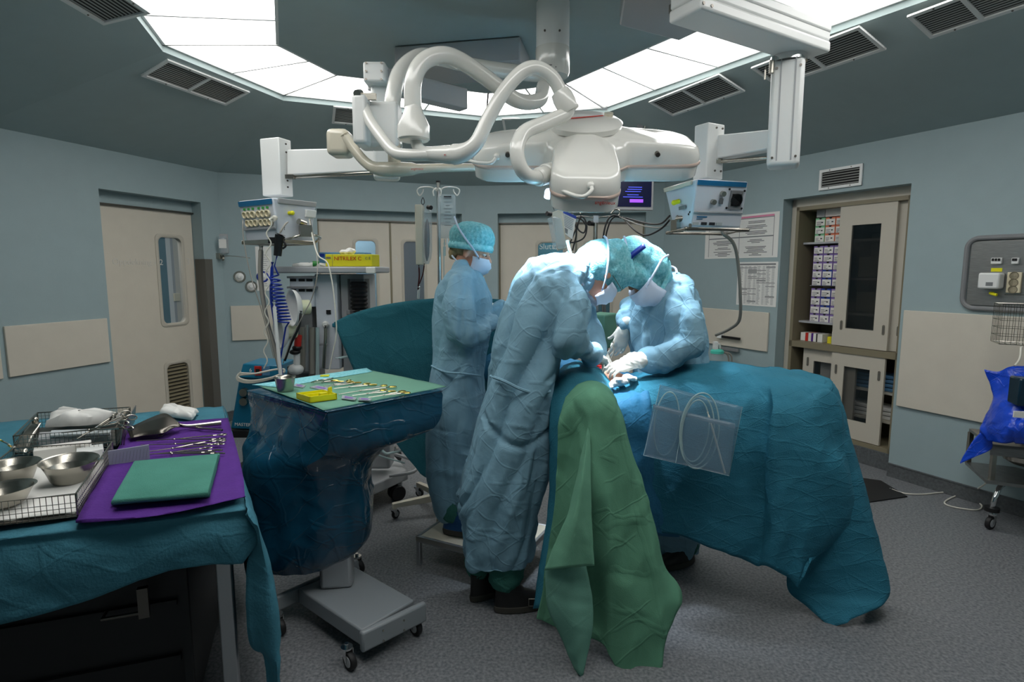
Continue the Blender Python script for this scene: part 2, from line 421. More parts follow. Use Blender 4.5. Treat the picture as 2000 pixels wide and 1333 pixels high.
# ================================================================ ROOM
ZW, ZO = 2.63, 3.06
W = [V((-2.4, -1.3)), V((-3.75, 1.6)), V((-3.69, 4.14)), V((-3.05, 6.1)), V((-.57, 7.06)), V((1.78, 6.82)), V((3.9, 2.58)), V((3.6, -.2)), V((2.2, -1.3))]
O_ = [V((-.9, .9)), V((-1.75, 2.2)), V((-2.31, 4.0)), V((-1.95, 5.1)), V((-.25, 5.78)), V((.85, 5.5)), V((2.52, 2.8)), V((2.3, 1.7)), V((1.1, .9))]
I_ = [V((-.6, 1.7)), V((-.95, 2.5)), V((-1.54, 4.0)), V((-1.33, 4.58)), V((-.2, 5.03)), V((.42, 4.78)), V((1.62, 2.95)), V((1.45, 2.0)), V((.75, 1.7))]
n9 = len(W)
names = ['far_left', 'left_front', 'left', 'back_left', 'back_right', 'right', 'right_front', 'behind_right', 'behind']
class Wall:
    def __init__(s, i):
        a, b = W[i], W[(i + 1) % n9]; s.a = V((a.x, a.y, 0)); s.L = (b - a).length; d = (b - a).normalized()
        s.d = V((d.x, d.y, 0)); s.n = V((d.y, -d.x, 0))
        if s.n.dot(V((0, 3, 0)) - s.a) < 0: s.n = -s.n
    def hit(s, px, py, off=0):
        p = onplane(px, py, s.a + s.n * off, s.n); return (p - s.a).dot(s.d), p.z
    def p(s, u, z, off=0): return s.a + s.d * u + V((0, 0, z)) + s.n * off
    def rect(s, mb, u0, u1, z0, z1, o0, o1):
        a = [s.p(u0, z0, o0), s.p(u1, z0, o0), s.p(u1, z1, o0), s.p(u0, z1, o0)]
        b = [s.p(u0, z0, o1), s.p(u1, z0, o1), s.p(u1, z1, o1), s.p(u0, z1, o1)]
        return mb.hexa(a, b)
WL = [Wall(i) for i in range(n9)]
wl, wbl, wbr, wr = WL[2], WL[3], WL[4], WL[5]
TH = .22
# openings (u0, u1, z0, z1)
u0, _ = wl.hit(192.4, 371.6); u1, _ = wl.hit(391.6, 394.9)
HD = 2.30
opL = (u0, u1, 0, HD)
opBL = (wbl.hit(618.5, 410)[0], wbl.hit(902, 418)[0], 0, HD)
opBR = (wbr.hit(972, 417)[0], wbr.hit(1262, 414)[0], 0, HD)
ua = wr.hit(1531, 385)[0]; ub = wr.hit(1779, 375)[0]
opR = (ua, ub, 0, 2.27)
OP = {2: [opL], 3: [opBL], 4: [opBR], 5: [opR]}
for i, wa in enumerate(WL):
    mb = MB(); ops = OP.get(i, []); us = sorted([0, wa.L] + [x for o in ops for x in o[:2]]); zs = sorted(set([0, ZW] + [o[3] for o in ops]))
    for a, b in zip(us, us[1:]):
        for c, d in zip(zs, zs[1:]):
            if any(a >= o[0] - 1e-4 and b <= o[1] + 1e-4 and d <= o[3] + 1e-4 for o in ops): continue
            wa.rect(mb, a, b, c, d, 0, -TH)
    tag(mb.build('wall_' + names[i], 'wall'), kind='structure')
    # coved skirting of floor material
    mb = MB(); segs = []; cur = 0
    for o in sorted(ops): segs.append((cur, o[0])); cur = o[1]
    segs.append((cur, wa.L))
    for a, b in segs: wa.rect(mb, a, b, 0, .105, 0, .012); wa.rect(mb, a, b, .1, .108, 0, .016)
    if i == 5: wa.rect(mb, ua, ub, 0, .14, -.2, -.1)
    tag(mb.build('baseboard_' + names[i], 'baseboard'), kind='structure')
    mb = MB(); P = lambda q, z: V((q.x, q.y, z)); j = (i + 1) % n9
    mb.add([P(W[i], ZW), P(W[j], ZW), P(O_[j], ZO), P(O_[i], ZO)], [(0, 1, 2, 3)])
    k = 1.0
    oi, oj = P(O_[i], ZO), P(O_[j], ZO)
    mb.add([oi, oj, oj + V((0, 0, .12)), oi + V((0, 0, .12))], [(0, 1, 2, 3)])
    mb.add([P(W[i], ZW), P(W[j], ZW), P(W[j], ZW + .9), P(W[i], ZW + .9)], [(0, 1, 2, 3)])
    tag(mb.build('ceiling_slope_' + names[i], 'soffit', sm=20), kind='structure').name = 'ceiling_' + names[i]
mb = MB(); mb.add([V((q.x, q.y, 3.1)) for q in I_] + [V((q.x, q.y, 3.6)) for q in I_], [tuple(range(n9)), tuple(range(n9, 2 * n9))[::-1]] + [(i, (i + 1) % n9, (i + 1) % n9 + n9, i + n9) for i in range(n9)])
tag(mb.build('ceiling', 'soffit', sm=20), kind='structure')
mb = MB(); mb.add([(-6, -3, 3.62), (6, -3, 3.62), (6, 9, 3.62), (-6, 9, 3.62)], [(0, 1, 2, 3)])
tag(mb.build('ceiling_void', 'soffit'), kind='structure')
mb = MB(); mb.add([(-7, -3, 0), (7, -3, 0), (7, 10, 0), (-7, 10, 0)], [(0, 1, 2, 3)])
tag(mb.build('floor', 'floor'), kind='structure')
# luminous ring
cnt = [3, 4, 2, 3, 2, 5, 2, 2, 3]; pn = 0
sides = ['left front', 'left', 'left', 'back left', 'back right', 'right', 'right front', 'near right', 'near']
for i in range(n9):
    j = (i + 1) % n9
    for k in range(cnt[i]):
        q = []
        for t in (k / cnt[i], (k + 1) / cnt[i]):
            for A, B in ((O_[i], O_[j]), (I_[i], I_[j])): p = A.lerp(B, t); q.append(V((p.x, p.y, 3.11)))
        c = (q[0] + q[1] + q[2] + q[3]) / 4; q = [c + (p - c) * .997 for p in q]
        me = bpy.data.meshes.new('panel'); me.from_pydata([tuple(q[0]), tuple(q[1]), tuple(q[3]), tuple(q[2])] + [tuple(p + V((0, 0, .02))) for p in (q[0], q[1], q[3], q[2])], [], [(0, 1, 2, 3), (7, 6, 5, 4)] + [(a, a + 4, (a + 1) % 4 + 4, (a + 1) % 4) for a in range(4)])
        me.materials.append(MATS['diffuser']); uvl = me.uv_layers.new(name='UVMap'); uvm = [(0, .0), (0, 1), (1, 1), (1, 0)] * 2
        for lp in me.loops: uvl.data[lp.index].uv = uvm[lp.vertex_index]
        o = bpy.data.objects.new('ceiling_light_panel', me); C.objects.link(o)
        tag(o, 'white luminous ceiling light panel, %s one along the %s side of the octagonal light ring' % (ORD[k], sides[i]), 'ceiling light', 'luminous panels of the octagonal ceiling ring')
        o.name = 'ceiling_light_panel'
    # thin white rails between panels
    mb = MB()
    for A, B in ((O_[i], O_[j]), (I_[i], I_[j])):
        a, b = V((A.x, A.y, 3.1)), V((B.x, B.y, 3.1)); mb.obox(a, b - a, V((0, 0, .03)), (V((0, 3.5, 3.1)) - a).normalized() * (.02 if A is O_[i] else -.02))
    for k in range(cnt[i] + 1):
        a = O_[i].lerp(O_[j], k / cnt[i]); b = I_[i].lerp(I_[j], k / cnt[i]); e_ = V((O_[j].x - O_[i].x, O_[j].y - O_[i].y, 0)).normalized() * .014; mb.obox(V((a.x, a.y, 3.098)) - e_ / 2, V((b.x - a.x, b.y - a.y, 0)), V((0, 0, .012)), e_)
    tag(mb.build('trim_%d' % (i + 1), 'white'), kind='structure')

# vents in the sloping ceiling
def slope(i):
    a = V((W[i].x, W[i].y, ZW)); b = V((W[(i + 1) % n9].x, W[(i + 1) % n9].y, ZW)); c = V((O_[i].x, O_[i].y, ZO))
    d = (b - a).normalized(); n = d.cross(c - a).normalized()
    if n.z > 0: n = -n
    up = n.cross(d); up = up if up.z > 0 else -up
    return a, d, up, n
def grille(parent, c, d, up, n, Lw, Hh, parts=2, ns=11):
    """frame with louvre slats; c is the centre"""
    fw = .022; f = MB(); a = c - d * Lw / 2 - up * Hh / 2
    f.obox(a, d * Lw, up * fw, n * .012); f.obox(a + up * (Hh - fw), d * Lw, up * fw, n * .012)
    for k in range(parts + 1):
        f.obox(a + d * (Lw - fw) * k / parts, d * fw, up * Hh, n * .0125)
    f.build('frame', 'white', parent)
    s_ = MB()
    for k in range(ns):
        o = a + up * (fw + (Hh - 2 * fw) * (k + .3) / ns)
        s_.obox(o + n * .002, d * Lw, (up * .6 - n * .25).normalized() * (Hh / ns * .55), n * .0025)
    s_.build('louvre', 'slat', parent)
    g = MB(); g.obox(a + n * .0005, d * Lw, up * Hh, n * .001); g.build('backing', 'darkgap', parent)
    for x in (.25, .75):
        for y in (.5 * fw, Hh - .5 * fw):
            q = MB(); pp = a + d * Lw * x + up * y + n * .012; q.cyl(pp, pp + n * .003, .005, n=8); q.build('screw', 'steeldark', parent)
VN = [(2, [(283, 150), (318, 110), (480, 176), (448, 206)], 'double ceiling vent on the left slope, below the left light panels'),
      (1, [(158, 53), (120, -40), (200, -80), (237, 16)], 'ceiling vent cut by the top left edge of the picture'),
      (3, [(647, 238), (653, 205), (760, 218), (757, 250)], 'ceiling vent behind the white cubic arm heads of the lamp'),
      (4, [(990, 264), (977, 234), (1138, 222), (1150, 252)], 'ceiling vent at the back, right above the operating lamp'),
      (5, [(1273, 190), (1300, 227), (1450, 182), (1420, 143)], 'double ceiling vent on the right slope beside the lamp head and cable bracket'),
      (5, [(1471, 125), (1505, 165), (1725, 102), (1695, 48)], 'double ceiling vent behind the tall white pendant column on the right'),
      (5, [(1776, 20), (1807, 75), (2040, 0), (2010, -50)], 'ceiling vent cut by the top right corner of the picture')]
for k, (i, q, lab) in enumerate(VN):
    a, d, up, n = slope(i); P = [onplane(x, y, a, n) for x, y in q]; c = sum(P, V()) / 4
    us = [p.dot(d) for p in P]; vs2 = [p.dot(up) for p in P]; us.sort(); vs2.sort()
    Lw = (us[2] + us[3] - us[0] - us[1]) / 2; Hh = (vs2[2] + vs2[3] - vs2[0] - vs2[1]) / 2
    Hh = min(max(Hh, .24), .34); Lw = max(Lw, .5)
    t = thing('ceiling_vent', 'white-framed ' + lab, 'vent', c, 'louvred vents in the sloping ceiling')
    grille(t, c, d, up, n, Lw, Hh, 1 if k == 1 else 2)
# wall vent over the cabinet
P = [wr.hit(*q) for q in ((1603, 334), (1687, 322), (1687, 360), (1603, 371))]
t = thing('wall_vent', 'small white louvred vent high on the wall above the recessed cabinet', 'vent', wr.p((P[0][0] + P[1][0]) / 2, 2.4))
grille(t, wr.p((P[0][0] + P[1][0]) / 2, (P[0][1] + P[3][1] + P[1][1] + P[2][1]) / 4, .002), wr.d, V((0, 0, 1)), wr.n, abs(P[1][0] - P[0][0]), .17, 1, 6)
# cream impact panels on walls
def bumper(wa, u0, u1, z0, z1, k):
    mb = MB(); wa.rect(mb, u0, u1, z0, z1, .0, .02); tag(mb.build('trim_%d' % k, 'bumper', bevel=.004), kind='structure')
zt, zb = 1.30, .98
a = wl.hit(5, 639); b = wl.hit(206, 621); c = wl.hit(13, 739)
BT, BB = (a[1] + b[1]) / 2, (c[1] + wl.hit(213, 706)[1]) / 2
bumper(wl, a[0], b[0], BB, BT, 20)
bumper(WL[1], .3, WL[1].L - .06, BB, BT, 21)
bumper(wbl, wbl.hit(450, 598)[0], opBL[0] - .04, wbl.hit(452, 666)[1], wbl.hit(450, 598)[1], 22)
bumper(wr, .18, opR[0] - .08, wr.hit(1515, 690)[1], wr.hit(1515, 612)[1], 23)
q1 = wr.hit(1765, 606); q2 = wr.hit(1751, 792)
bumper(wr, opR[1] + .03, wr.L - .05, q2[1], q1[1], 24)

# doors
def leaf(name, wa, u0, u1, z1, win, vent, off=-.15, label=None):
    """one door leaf with rounded glass pane and louvre; win/vent = (u0,u1,z0,z1)"""
    mb = MB(); us = sorted([u0, u1] + [x for o in (win, vent) if o for x in o[:2]]); t = .045
    holes = [o for o in (win, vent) if o]
    zs = sorted(set([.01, z1] + [x for o in holes for x in o[2:]])); us = sorted(set(us))
    for a, b in zip(us, us[1:]):
        for c, d in zip(zs, zs[1:]):
            if any(a >= o[0] - 1e-4 and b <= o[1] + 1e-4 and c >= o[2] - 1e-4 and d <= o[3] + 1e-4 for o in holes): continue
            wa.rect(mb, a, b, c, d, off, off - t)
    root = tag(mb.build(name, 'beige'), kind='structure')
    for o, nm in ((win, 'window_frame'), (vent, 'vent_frame')):
        if not o: continue
        r = .05; f = MB(); pts_o = []; pts_i = []
        for cx, cy, a0 in ((o[1] - r, o[3] - r, 0), (o[0] + r, o[3] - r, 90), (o[0] + r, o[2] + r, 180), (o[1] - r, o[2] + r, 270)):
            for q in range(6):
                an = math.radians(a0 + q * 18); pts_i.append((cx + (r - .0) * math.cos(an), cy + r * math.sin(an)))
        def ringp(k, off2):
            out = []
            cx, cy = (o[0] + o[1]) / 2, (o[2] + o[3]) / 2
            for u, z in pts_i: out.append(wa.p(u + (k if u > cx else -k), z + (k if z > cy else -k), off2))
            return out
        f.ring_loft([ringp(-.004, off - t), ringp(-.004, off + .006), ringp(.012, off + .012), ringp(.028, off + .006), ringp(.028, off - .002)], cap=False)
        # corner infill so the rectangular cut-out reads as rounded
        for cx, cy, sx, sy in ((o[1], o[3], -1, -1), (o[0], o[3], 1, -1), (o[0], o[2], 1, 1), (o[1], o[2], -1, 1)):
            pp = [(cx, cy)]
            for q in range(7):
                an = math.radians(90 * q / 6); pp.append((cx + sx * (r - r * math.sin(an)), cy + sy * (r - r * math.cos(an))))
            f.prism([wa.p(u, z, off) for u, z in pp], wa.n * -t)
        f.build(nm, 'framelight', root)
    if win:
        g = MB(); wa.rect(g, win[0], win[1], win[2], win[3], off - .02, off - .024); g.build('glass', 'paneclear', root)
    if vent:
        g = MB(); ns = 17
        for q in range(ns):
            z = vent[2] + (vent[3] - vent[2]) * (q + .5) / ns
            g.hexa([wa.p(vent[0], z - .012, off - .004), wa.p(vent[1], z - .012, off - .004), wa.p(vent[1], z - .008, off - .004), wa.p(vent[0], z - .008, off - .004)],
                   [wa.p(vent[0], z + .006, off - .03), wa.p(vent[1], z + .006, off - .03), wa.p(vent[1], z + .01, off - .03), wa.p(vent[0], z + .01, off - .03)])
        g.build('louvre', 'frame', root)
        g = MB(); wa.rect(g, vent[0], vent[1], vent[2], vent[3], off - .04, off - .044); g.build('backing', 'greydark', root)
    return root
do = -.13
hh = lambda x, y: wl.hit(x, y, do)
d1 = leaf('door_1', wl, opL[0] - .1, wl.hit(378, 500, do)[0], 2.19, (hh(311, 520)[0], hh(357, 520)[0], hh(340, 632)[1], hh(335, 464)[1]),
          (hh(328, 760)[0], hh(371, 760)[0], hh(350, 709)[1] - .62, hh(350, 709)[1]), do)
a = wl.hit(219, 517, do); text('lettering', 'Oppdekning 1/2', .078, wl.p(a[0], a[1], do + .002), wl.d, wl.n, 'faint', d1)
a = wl.hit(363, 517, do); text('lettering', '31', .095, wl.p(a[0], a[1], do + .002), wl.d, wl.n, 'faint', d1)
# gap strip under the head + jamb trim
for k, (wa, op) in enumerate(((wl, opL), (wbl, opBL), (wbr, opBR))):
    mb = MB(); wa.rect(mb, op[0], op[1], 2.185, 2.2, -.1, -.2); tag(mb.build('trim_%d' % (30 + k), 'steeldark'), kind='structure')
    mb = MB(); wa.rect(mb, op[0], op[1], 2.2, HD, -.12, -.2); tag(mb.build('trim_%d' % (33 + k), 'wall'), kind='structure')
# grey guard plate beside the left door
a = wl.hit(386, 506); b = wl.hit(404, 506)
g = MB(); P4 = [wl.hit(380, 506)[0] + .02, wl.hit(405, 506)[0]]
wl.rect(g, opL[1] + .0, opL[1] + .09, .1, a[1], -.0, .012); wl.rect(g, opL[1] - .004, opL[1] + .002, .1, a[1], -.12, .012)
tag(g.build('trim_36', 'greydark'), kind='structure')
h2 = lambda x, y: wbl.hit(x, y, do)
mid = h2(763, 500)[0]; zt_, zb_ = h2(715, 470)[1], h2(715, 640)[1]
door2 = leaf('door_2', wbl, opBL[0] + .01, mid - .012, 2.19, (h2(694, 500)[0], h2(735, 500)[0], zb_ - .1, zt_), None, do)
door3 = leaf('door_3', wbl, mid + .012, opBL[1] - .01, 2.19, (h2(788, 500)[0], h2(829, 500)[0], zb_ - .1, zt_), None, do)
a = h2(769, 512); text('lettering', '31', .11, wbl.p(a[0], a[1], do + .002), wbl.d, wbl.n, 'faint', door3)
h3 = lambda x, y: wbr.hit(x, y, do)
mid3 = h3(1125, 500)[0]; zt3 = h3(1060, 474)[1]
door4 = leaf('door_4', wbr, opBR[0] + .01, mid3 - .012, 2.19, (h3(1050, 500)[0], h3(1100, 500)[0], zb_ - .1, zt3), None, do)
door5 = leaf('door_5', wbr, mid3 + .012, opBR[1] - .01, 2.19, (h3(1143, 500)[0], h3(1194, 500)[0], zb_ - .1, zt3), None, do)
a = h3(1053, 487); text('lettering', 'Slutt', .10, wbr.p(a[0], a[1], do - .012), wbr.d, wbr.n, 'paper', door4)
a = h3(1077, 487); text('lettering', 'da', .10, wbr.p(a[0] + .02, a[1], do - .012), wbr.d, wbr.n, 'paper', door4)
for k, (wa, u) in enumerate(((wbl, mid), (wbr, mid3), (wbl, opBL[0] + .008), (wbl, opBL[1] - .008), (wbr, opBR[0] + .008), (wbr, opBR[1] - .008))):
    mb = MB(); wa.rect(mb, u - .01, u + .01, .01, 2.185, -.125, -.16); tag(mb.build('trim_%d' % (37 + k), 'frame'), kind='structure')
# corridor beyond the door panes
def corridor(wa, stripes, k, dist=.75):
    mb = MB()
    for m_, a, b in stripes: mb.m(m_); wa.rect(mb, a, b, 0, 2.6, -dist, -dist - .03)
    o = mb.build('wall_corridor_%d' % k); tag(o, kind='structure')
u = wl.hit(335, 500, -.9)[0]
def cw(x, wa, d): return wa.hit(x, 560, -d)[0]
corridor(wl, [('teint', cw(280, wl, .9), cw(329, wl, .9)), ('white', cw(329, wl, .9), cw(338, wl, .9)), ('lightgrey', cw(338, wl, .9), cw(343, wl, .9)), ('beige', cw(343, wl, .9), cw(400, wl, .9))], 1, .9)
corridor(wbl, [('palecorridor', cw(600, wbl, .9), cw(757, wbl, .9)), ('dimcorridor', cw(757, wbl, .9), cw(860, wbl, .9))], 2, .9)
corridor(wbr, [('teint', cw(1000, wbr, .9), cw(1220, wbr, .9))], 3, .9)
sw = MB(); p = wl.hit(346, 581, -.89); wl.rect(sw, p[0] - .04, p[0] + .04, p[1] - .045, p[1] + .045, -.9, -.885); tag(sw.build('wall_switch', 'socket', bevel=.004), 'cream wall switch seen through the left door window', 'switch')
for k, wa in enumerate((wl, wbl, wbr)):
    lamp('corridor_fill', 'AREA', wa.p(wa.L * .5, 2.5, -.55), wa.p(wa.L * .5, 0, -.6), 9, (.95, .98, 1), size=.5)  # unseen area lights, added to brighten the corridor walls behind the door panes

# ---------------------------------------------------------------- recessed cabinet
cd = -.10; CZ0, CZ1 = .14, 2.20; Ca, Cb = opR[0] + .005, opR[1] - .005; dep = .42
cab = thing('supply_cabinet', 'tall beige cabinet set in the right wall, sliding glass doors half open', 'cabinet', wr.p((Ca + Cb) / 2, .14, -.2))
f = MB()
for a, b in ((Ca, Ca + .045), (Cb - .045, Cb)): wr.rect(f, a, b, CZ0, 2.27, -.02 + cd, -TH - .02)
wr.rect(f, Ca, Cb, CZ1, 2.27, cd - .02, -TH - .02); f.build('trim', 'framelight', cab)
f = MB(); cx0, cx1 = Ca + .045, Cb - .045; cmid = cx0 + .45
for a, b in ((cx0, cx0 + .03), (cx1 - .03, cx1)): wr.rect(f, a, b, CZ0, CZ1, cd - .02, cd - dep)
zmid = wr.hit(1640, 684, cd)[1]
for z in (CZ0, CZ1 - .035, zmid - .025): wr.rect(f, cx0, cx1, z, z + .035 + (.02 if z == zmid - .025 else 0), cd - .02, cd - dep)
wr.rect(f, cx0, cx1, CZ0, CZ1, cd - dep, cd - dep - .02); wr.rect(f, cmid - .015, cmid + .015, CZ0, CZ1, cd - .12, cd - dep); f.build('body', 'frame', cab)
hr = lambda x, y: wr.hit(x, y, cd - .03)
def slider(u0, u1, z0, z1, off, gl, handles, lab=None):
    mb = MB(); g = .09
    wr.rect(mb, u0, gl[0], z0, z1, off, off - .022); wr.rect(mb, gl[1], u1, z0, z1, off, off - .022)
    wr.rect(mb, gl[0], gl[1], z0, gl[2], off, off - .022); wr.rect(mb, gl[0], gl[1], gl[3], z1, off, off - .022)
    d = mb.build('sliding_door', 'framelight', cab); 
    if lab: d['label'] = lab
    g = MB(); wr.rect(g, gl[0], gl[1], gl[2], gl[3], off - .008, off - .012); g.build('glass', 'pane', d)
    for u, z in handles:
        h = MB(); pts = []
        for a in range(16):
            t_ = a * math.pi / 8; pts.append(wr.p(u + .011 * math.cos(t_), z + .011 * math.sin(t_) + (.03 if math.sin(t_) > 0 else -.03), off + .001))
        h.prism(pts, wr.n * .003); h.m('greydark'); hp = [p * .0 + p for p in pts]; c = sum(pts, V()) / 16
        hh_ = MB(); hh_.m('steel').prism(pts, wr.n * .003); hh_.m('greydark').prism([c + (p - c) * .72 + wr.n * .003 for p in pts], wr.n * .001); hh_.build('finger_pull', None, d)
U = lambda x, y=500: hr(x, y)[0]; Zr = lambda x, y: hr(x, y)[1]
d0, d1_ = hr(1643, 395)[0], hr(1755, 388)[0]
slider(d0, d1_, zmid + .035, CZ1 - .03, cd - .03, (hr(1666, 420)[0], hr(1723, 420)[0], zmid + .19, CZ1 - .20), ((hr(1639, 635)[0] + .02, hr(1639, 635)[1]), (d1_ - .035, hr(1724, 645)[1])), 'front upper sliding door')
slider(d1_ - .45, cx1 - .03, zmid + .035, CZ1 - .03, cd - .065, (d1_ - .38, d1_ - .12, zmid + .19, CZ1 - .2), ((cx1 - .05, hr(1740, 647)[1]),))
b0, b1 = hr(1625, 692)[0], hr(1729, 705)[0]
slider(b0, b1, CZ0 + .04, zmid - .025, cd - .03, (hr(1648, 720)[0], hr(1699, 720)[0], CZ0 + .2, zmid - .14), ((hr(1633, 721)[0], hr(1633, 721)[1]), (hr(1717, 735)[0], hr(1717, 735)[1])), 'front lower sliding door')
slider(hr(1565, 682)[0], b0 + .2, CZ0 + .04, zmid - .025, cd - .065, (hr(1584, 710)[0], b0 + .1, CZ0 + .2, zmid - .14), ((hr(1573, 707)[0], hr(1573, 707)[1]),))
# shelves, upper left bay and lower
Zs = lambda x, y: wr.hit(x, y, cd - .12)[1]
zsh = [Zs(1600, 473), Zs(1600, 629), Zs(1600, 558)]
for z in zsh[:2] + [zmid + .3 * 0 + (zsh[0] + .0)]:
    if z in zsh[:2]:
        mb = MB(); wr.rect(mb, cx0 + .03, cmid - .016, z - .018, z, cd - .1, cd - dep + .01); mb.build('shelf', 'lightgrey', cab)
mb = MB(); wr.rect(mb, cx0 + .1, cmid - .016, zsh[2] - .006, zsh[2], cd - .13, cd - dep + .01); mb.build('shelf', 'grey', cab)
for z in (.62, .38, zmid + .32, zmid + .62, zmid + .95):
    mb = MB(); wr.rect(mb, cmid + .015, cx1 - .03, z - .018, z, cd - .1, cd - dep + .01); mb.build('shelf', 'framelight', cab)
mb = MB(); wr.rect(mb, cx0 + .03, cmid - .015, .6, .618, cd - .1, cd - dep + .01); mb.build('shelf', 'framelight', cab)
mb = MB(); wr.rect(mb, Ca, cx1 + .05, 0, .14, cd - .02, -TH - .1); mb.build('plinth', 'baseboard', cab)
# suture boxes
ws = .098; rowN = 0
def sbox(u, z, w_, h, mcol, mface, lab, off, grp, depth=.2):
    t = thing('suture_box', lab, 'box', wr.p(u + w_ / 2, z, off - depth / 2), grp)
    mb = MB(); wr.rect(mb, u + .002, u + w_ - .003, z, z + h, off, off - depth); mb.build('carton', mcol, t)
    mb = MB(); wr.rect(mb, u + .006, u + w_ - .007, z + .002, z + h * .8, off, off + .0015); mb.build('label_sticker', mface, t)
    mb = MB(); c = wr.p(u + w_ / 2, z + h, off + .001); mb.prism([c + wr.d * (.013 * math.cos(a * math.pi / 8)) - V((0, 0, .013 * math.sin(a * math.pi / 8))) for a in range(9)], wr.n * .001); mb.build('thumb_notch', 'darkgap', t)
    mb = MB()
    for k in range(3):
        L_ = random.uniform(.3, .75); wr.rect(mb, u + .012, u + .012 + (w_ - .03) * L_, z + .008 + k * h * .17, z + .012 + k * h * .17, off + .0015, off + .002)
    wr.rect(mb, u + w_ * .6, u + w_ * .78, z + h * .35, z + h * .5, off + .0015, off + .002); mb.build('print', 'text', t)
su = cx0 + .125
zone = [('orange', zsh[0], 3, (['boxgreen', 'boxorange', 'boxorange'])), ]
stack = []
for r in range(3): stack.append((zsh[0], r, .072, ['boxgreen', 'boxorange', 'boxorange'], 'upper shelf'))
h5 = (zsh[0] - .03 - zsh[2]) / 5.05
for r in range(5): stack.append((zsh[2], r, h5, ['boxpurple', 'boxblue' if r < 2 else 'boxpurple', 'boxpurple'], 'middle shelf'))
h4 = (zsh[2] - .02 - zsh[1]) / 4.05
for r in range(4): stack.append((zsh[1], r, h4, ['boxpurple', 'boxpurple' if r == 0 else 'boxblue', 'boxpurple'], 'lower shelf'))
for zb0, r, h, cols, nm in stack:
    for k, c_ in enumerate(cols):
        cn = {'boxgreen': 'green', 'boxorange': 'orange', 'boxpurple': 'purple', 'boxblue': 'blue'}[c_]
        sbox(su + k * ws, zb0 + r * h, ws, h * .96, c_, 'boxwhite', '%s-edged white carton, %s row up on the cabinet %s, %s from the left' % (cn, ORD[r], nm, ORD[k]), cd - .12, 'suture cartons in the recessed cabinet')
for u, w_ in ((su, .08), (su + .085, .21)):
    mb = MB(); wr.rect(mb, u, u + w_, zsh[0] + .222, zsh[0] + .30, cd - .13, cd - .33)
    tag(mb.build('carton', 'boxwhite' if w_ > .15 else 'lightgrey'), 'large white carton on top of the green and orange cartons' if w_ > .15 else 'grey carton at the top left of the cabinet', 'box')
zc = zmid + .032
for k, (c_, w_) in enumerate((('boxwhite', .05), ('red', .03), ('boxwhite', .03), ('purple', .02), ('paper', .03), ('black', .012), ('boxwhite', .05))):
    mb = MB(); u = cx0 + .06 + sum(x for _, x in ((0, .05), (0, .03), (0, .03), (0, .02), (0, .03), (0, .012), (0, .05))[:k]); wr.rect(mb, u, u + w_ - .002, zc, zc + .075, cd - .1, cd - .24)
    tag(mb.build('small_pack', c_), '%s pack in the row on the cabinet bottom shelf, %s from the left' % ({'boxwhite': 'white', 'red': 'red', 'purple': 'purple', 'paper': 'pale', 'black': 'black'}[c_], ORD[k]), 'pack', 'row of small packs under the cartons')
mb = MB()
wr.rect(mb, su + .205, su + .24, zc, zc + .06, cd - .1, cd - .22); tag(mb.build('small_box', 'yellowbox'), 'small dull yellow box beside the row of small packs', 'box')
for k in range(5):
    mb = MB(); wr.rect(mb, su + .245, su + .305, zc + k * .022, zc + .02 + k * .022, cd - .1, cd - .26)
    tag(mb.build('flat_packet', 'paper'), 'flat white packet, %s from the bottom of the stack beside the half open door' % ORD[k], 'packet', 'flat packets stacked in the cabinet')
rr = random.Random(3)
for z, n_ in ((.62, 4), (.38, 3)):
    for k in range(n_):
        mb = MB(); wr.rect(mb, cmid + .06, cx1 - .1, z + k * .035, z + .03 + k * .035, cd - .14, cd - .34)
        tag(mb.build('folded_linen', 'bluebox' if z > .5 else 'paper', bevel=.008), '%s folded pack behind the lower glass door, %s from the bottom of its shelf' % ('blue' if z > .5 else 'white', ORD[k]), 'linen', 'folded packs behind the lower glass door')
for k, z in enumerate((zmid + .33, zmid + .63)):
    mb = MB(); wr.rect(mb, cmid + .08, cx1 - .16, z, z + .17, cd - .16, cd - .3); tag(mb.build('carton', 'frame'), 'dim carton behind the upper glass door, on its %s shelf' % ('lower', 'upper')[k], 'box')
mb = MB(); wr.rect(mb, hr(1590, 720)[0], hr(1618, 720)[0] + .1, .62, .62 + .2, cd - .12, cd - .3); o = mb.build('carton', 'boxwhite'); tag(o, 'white labelled carton behind the rear lower sliding door', 'box')

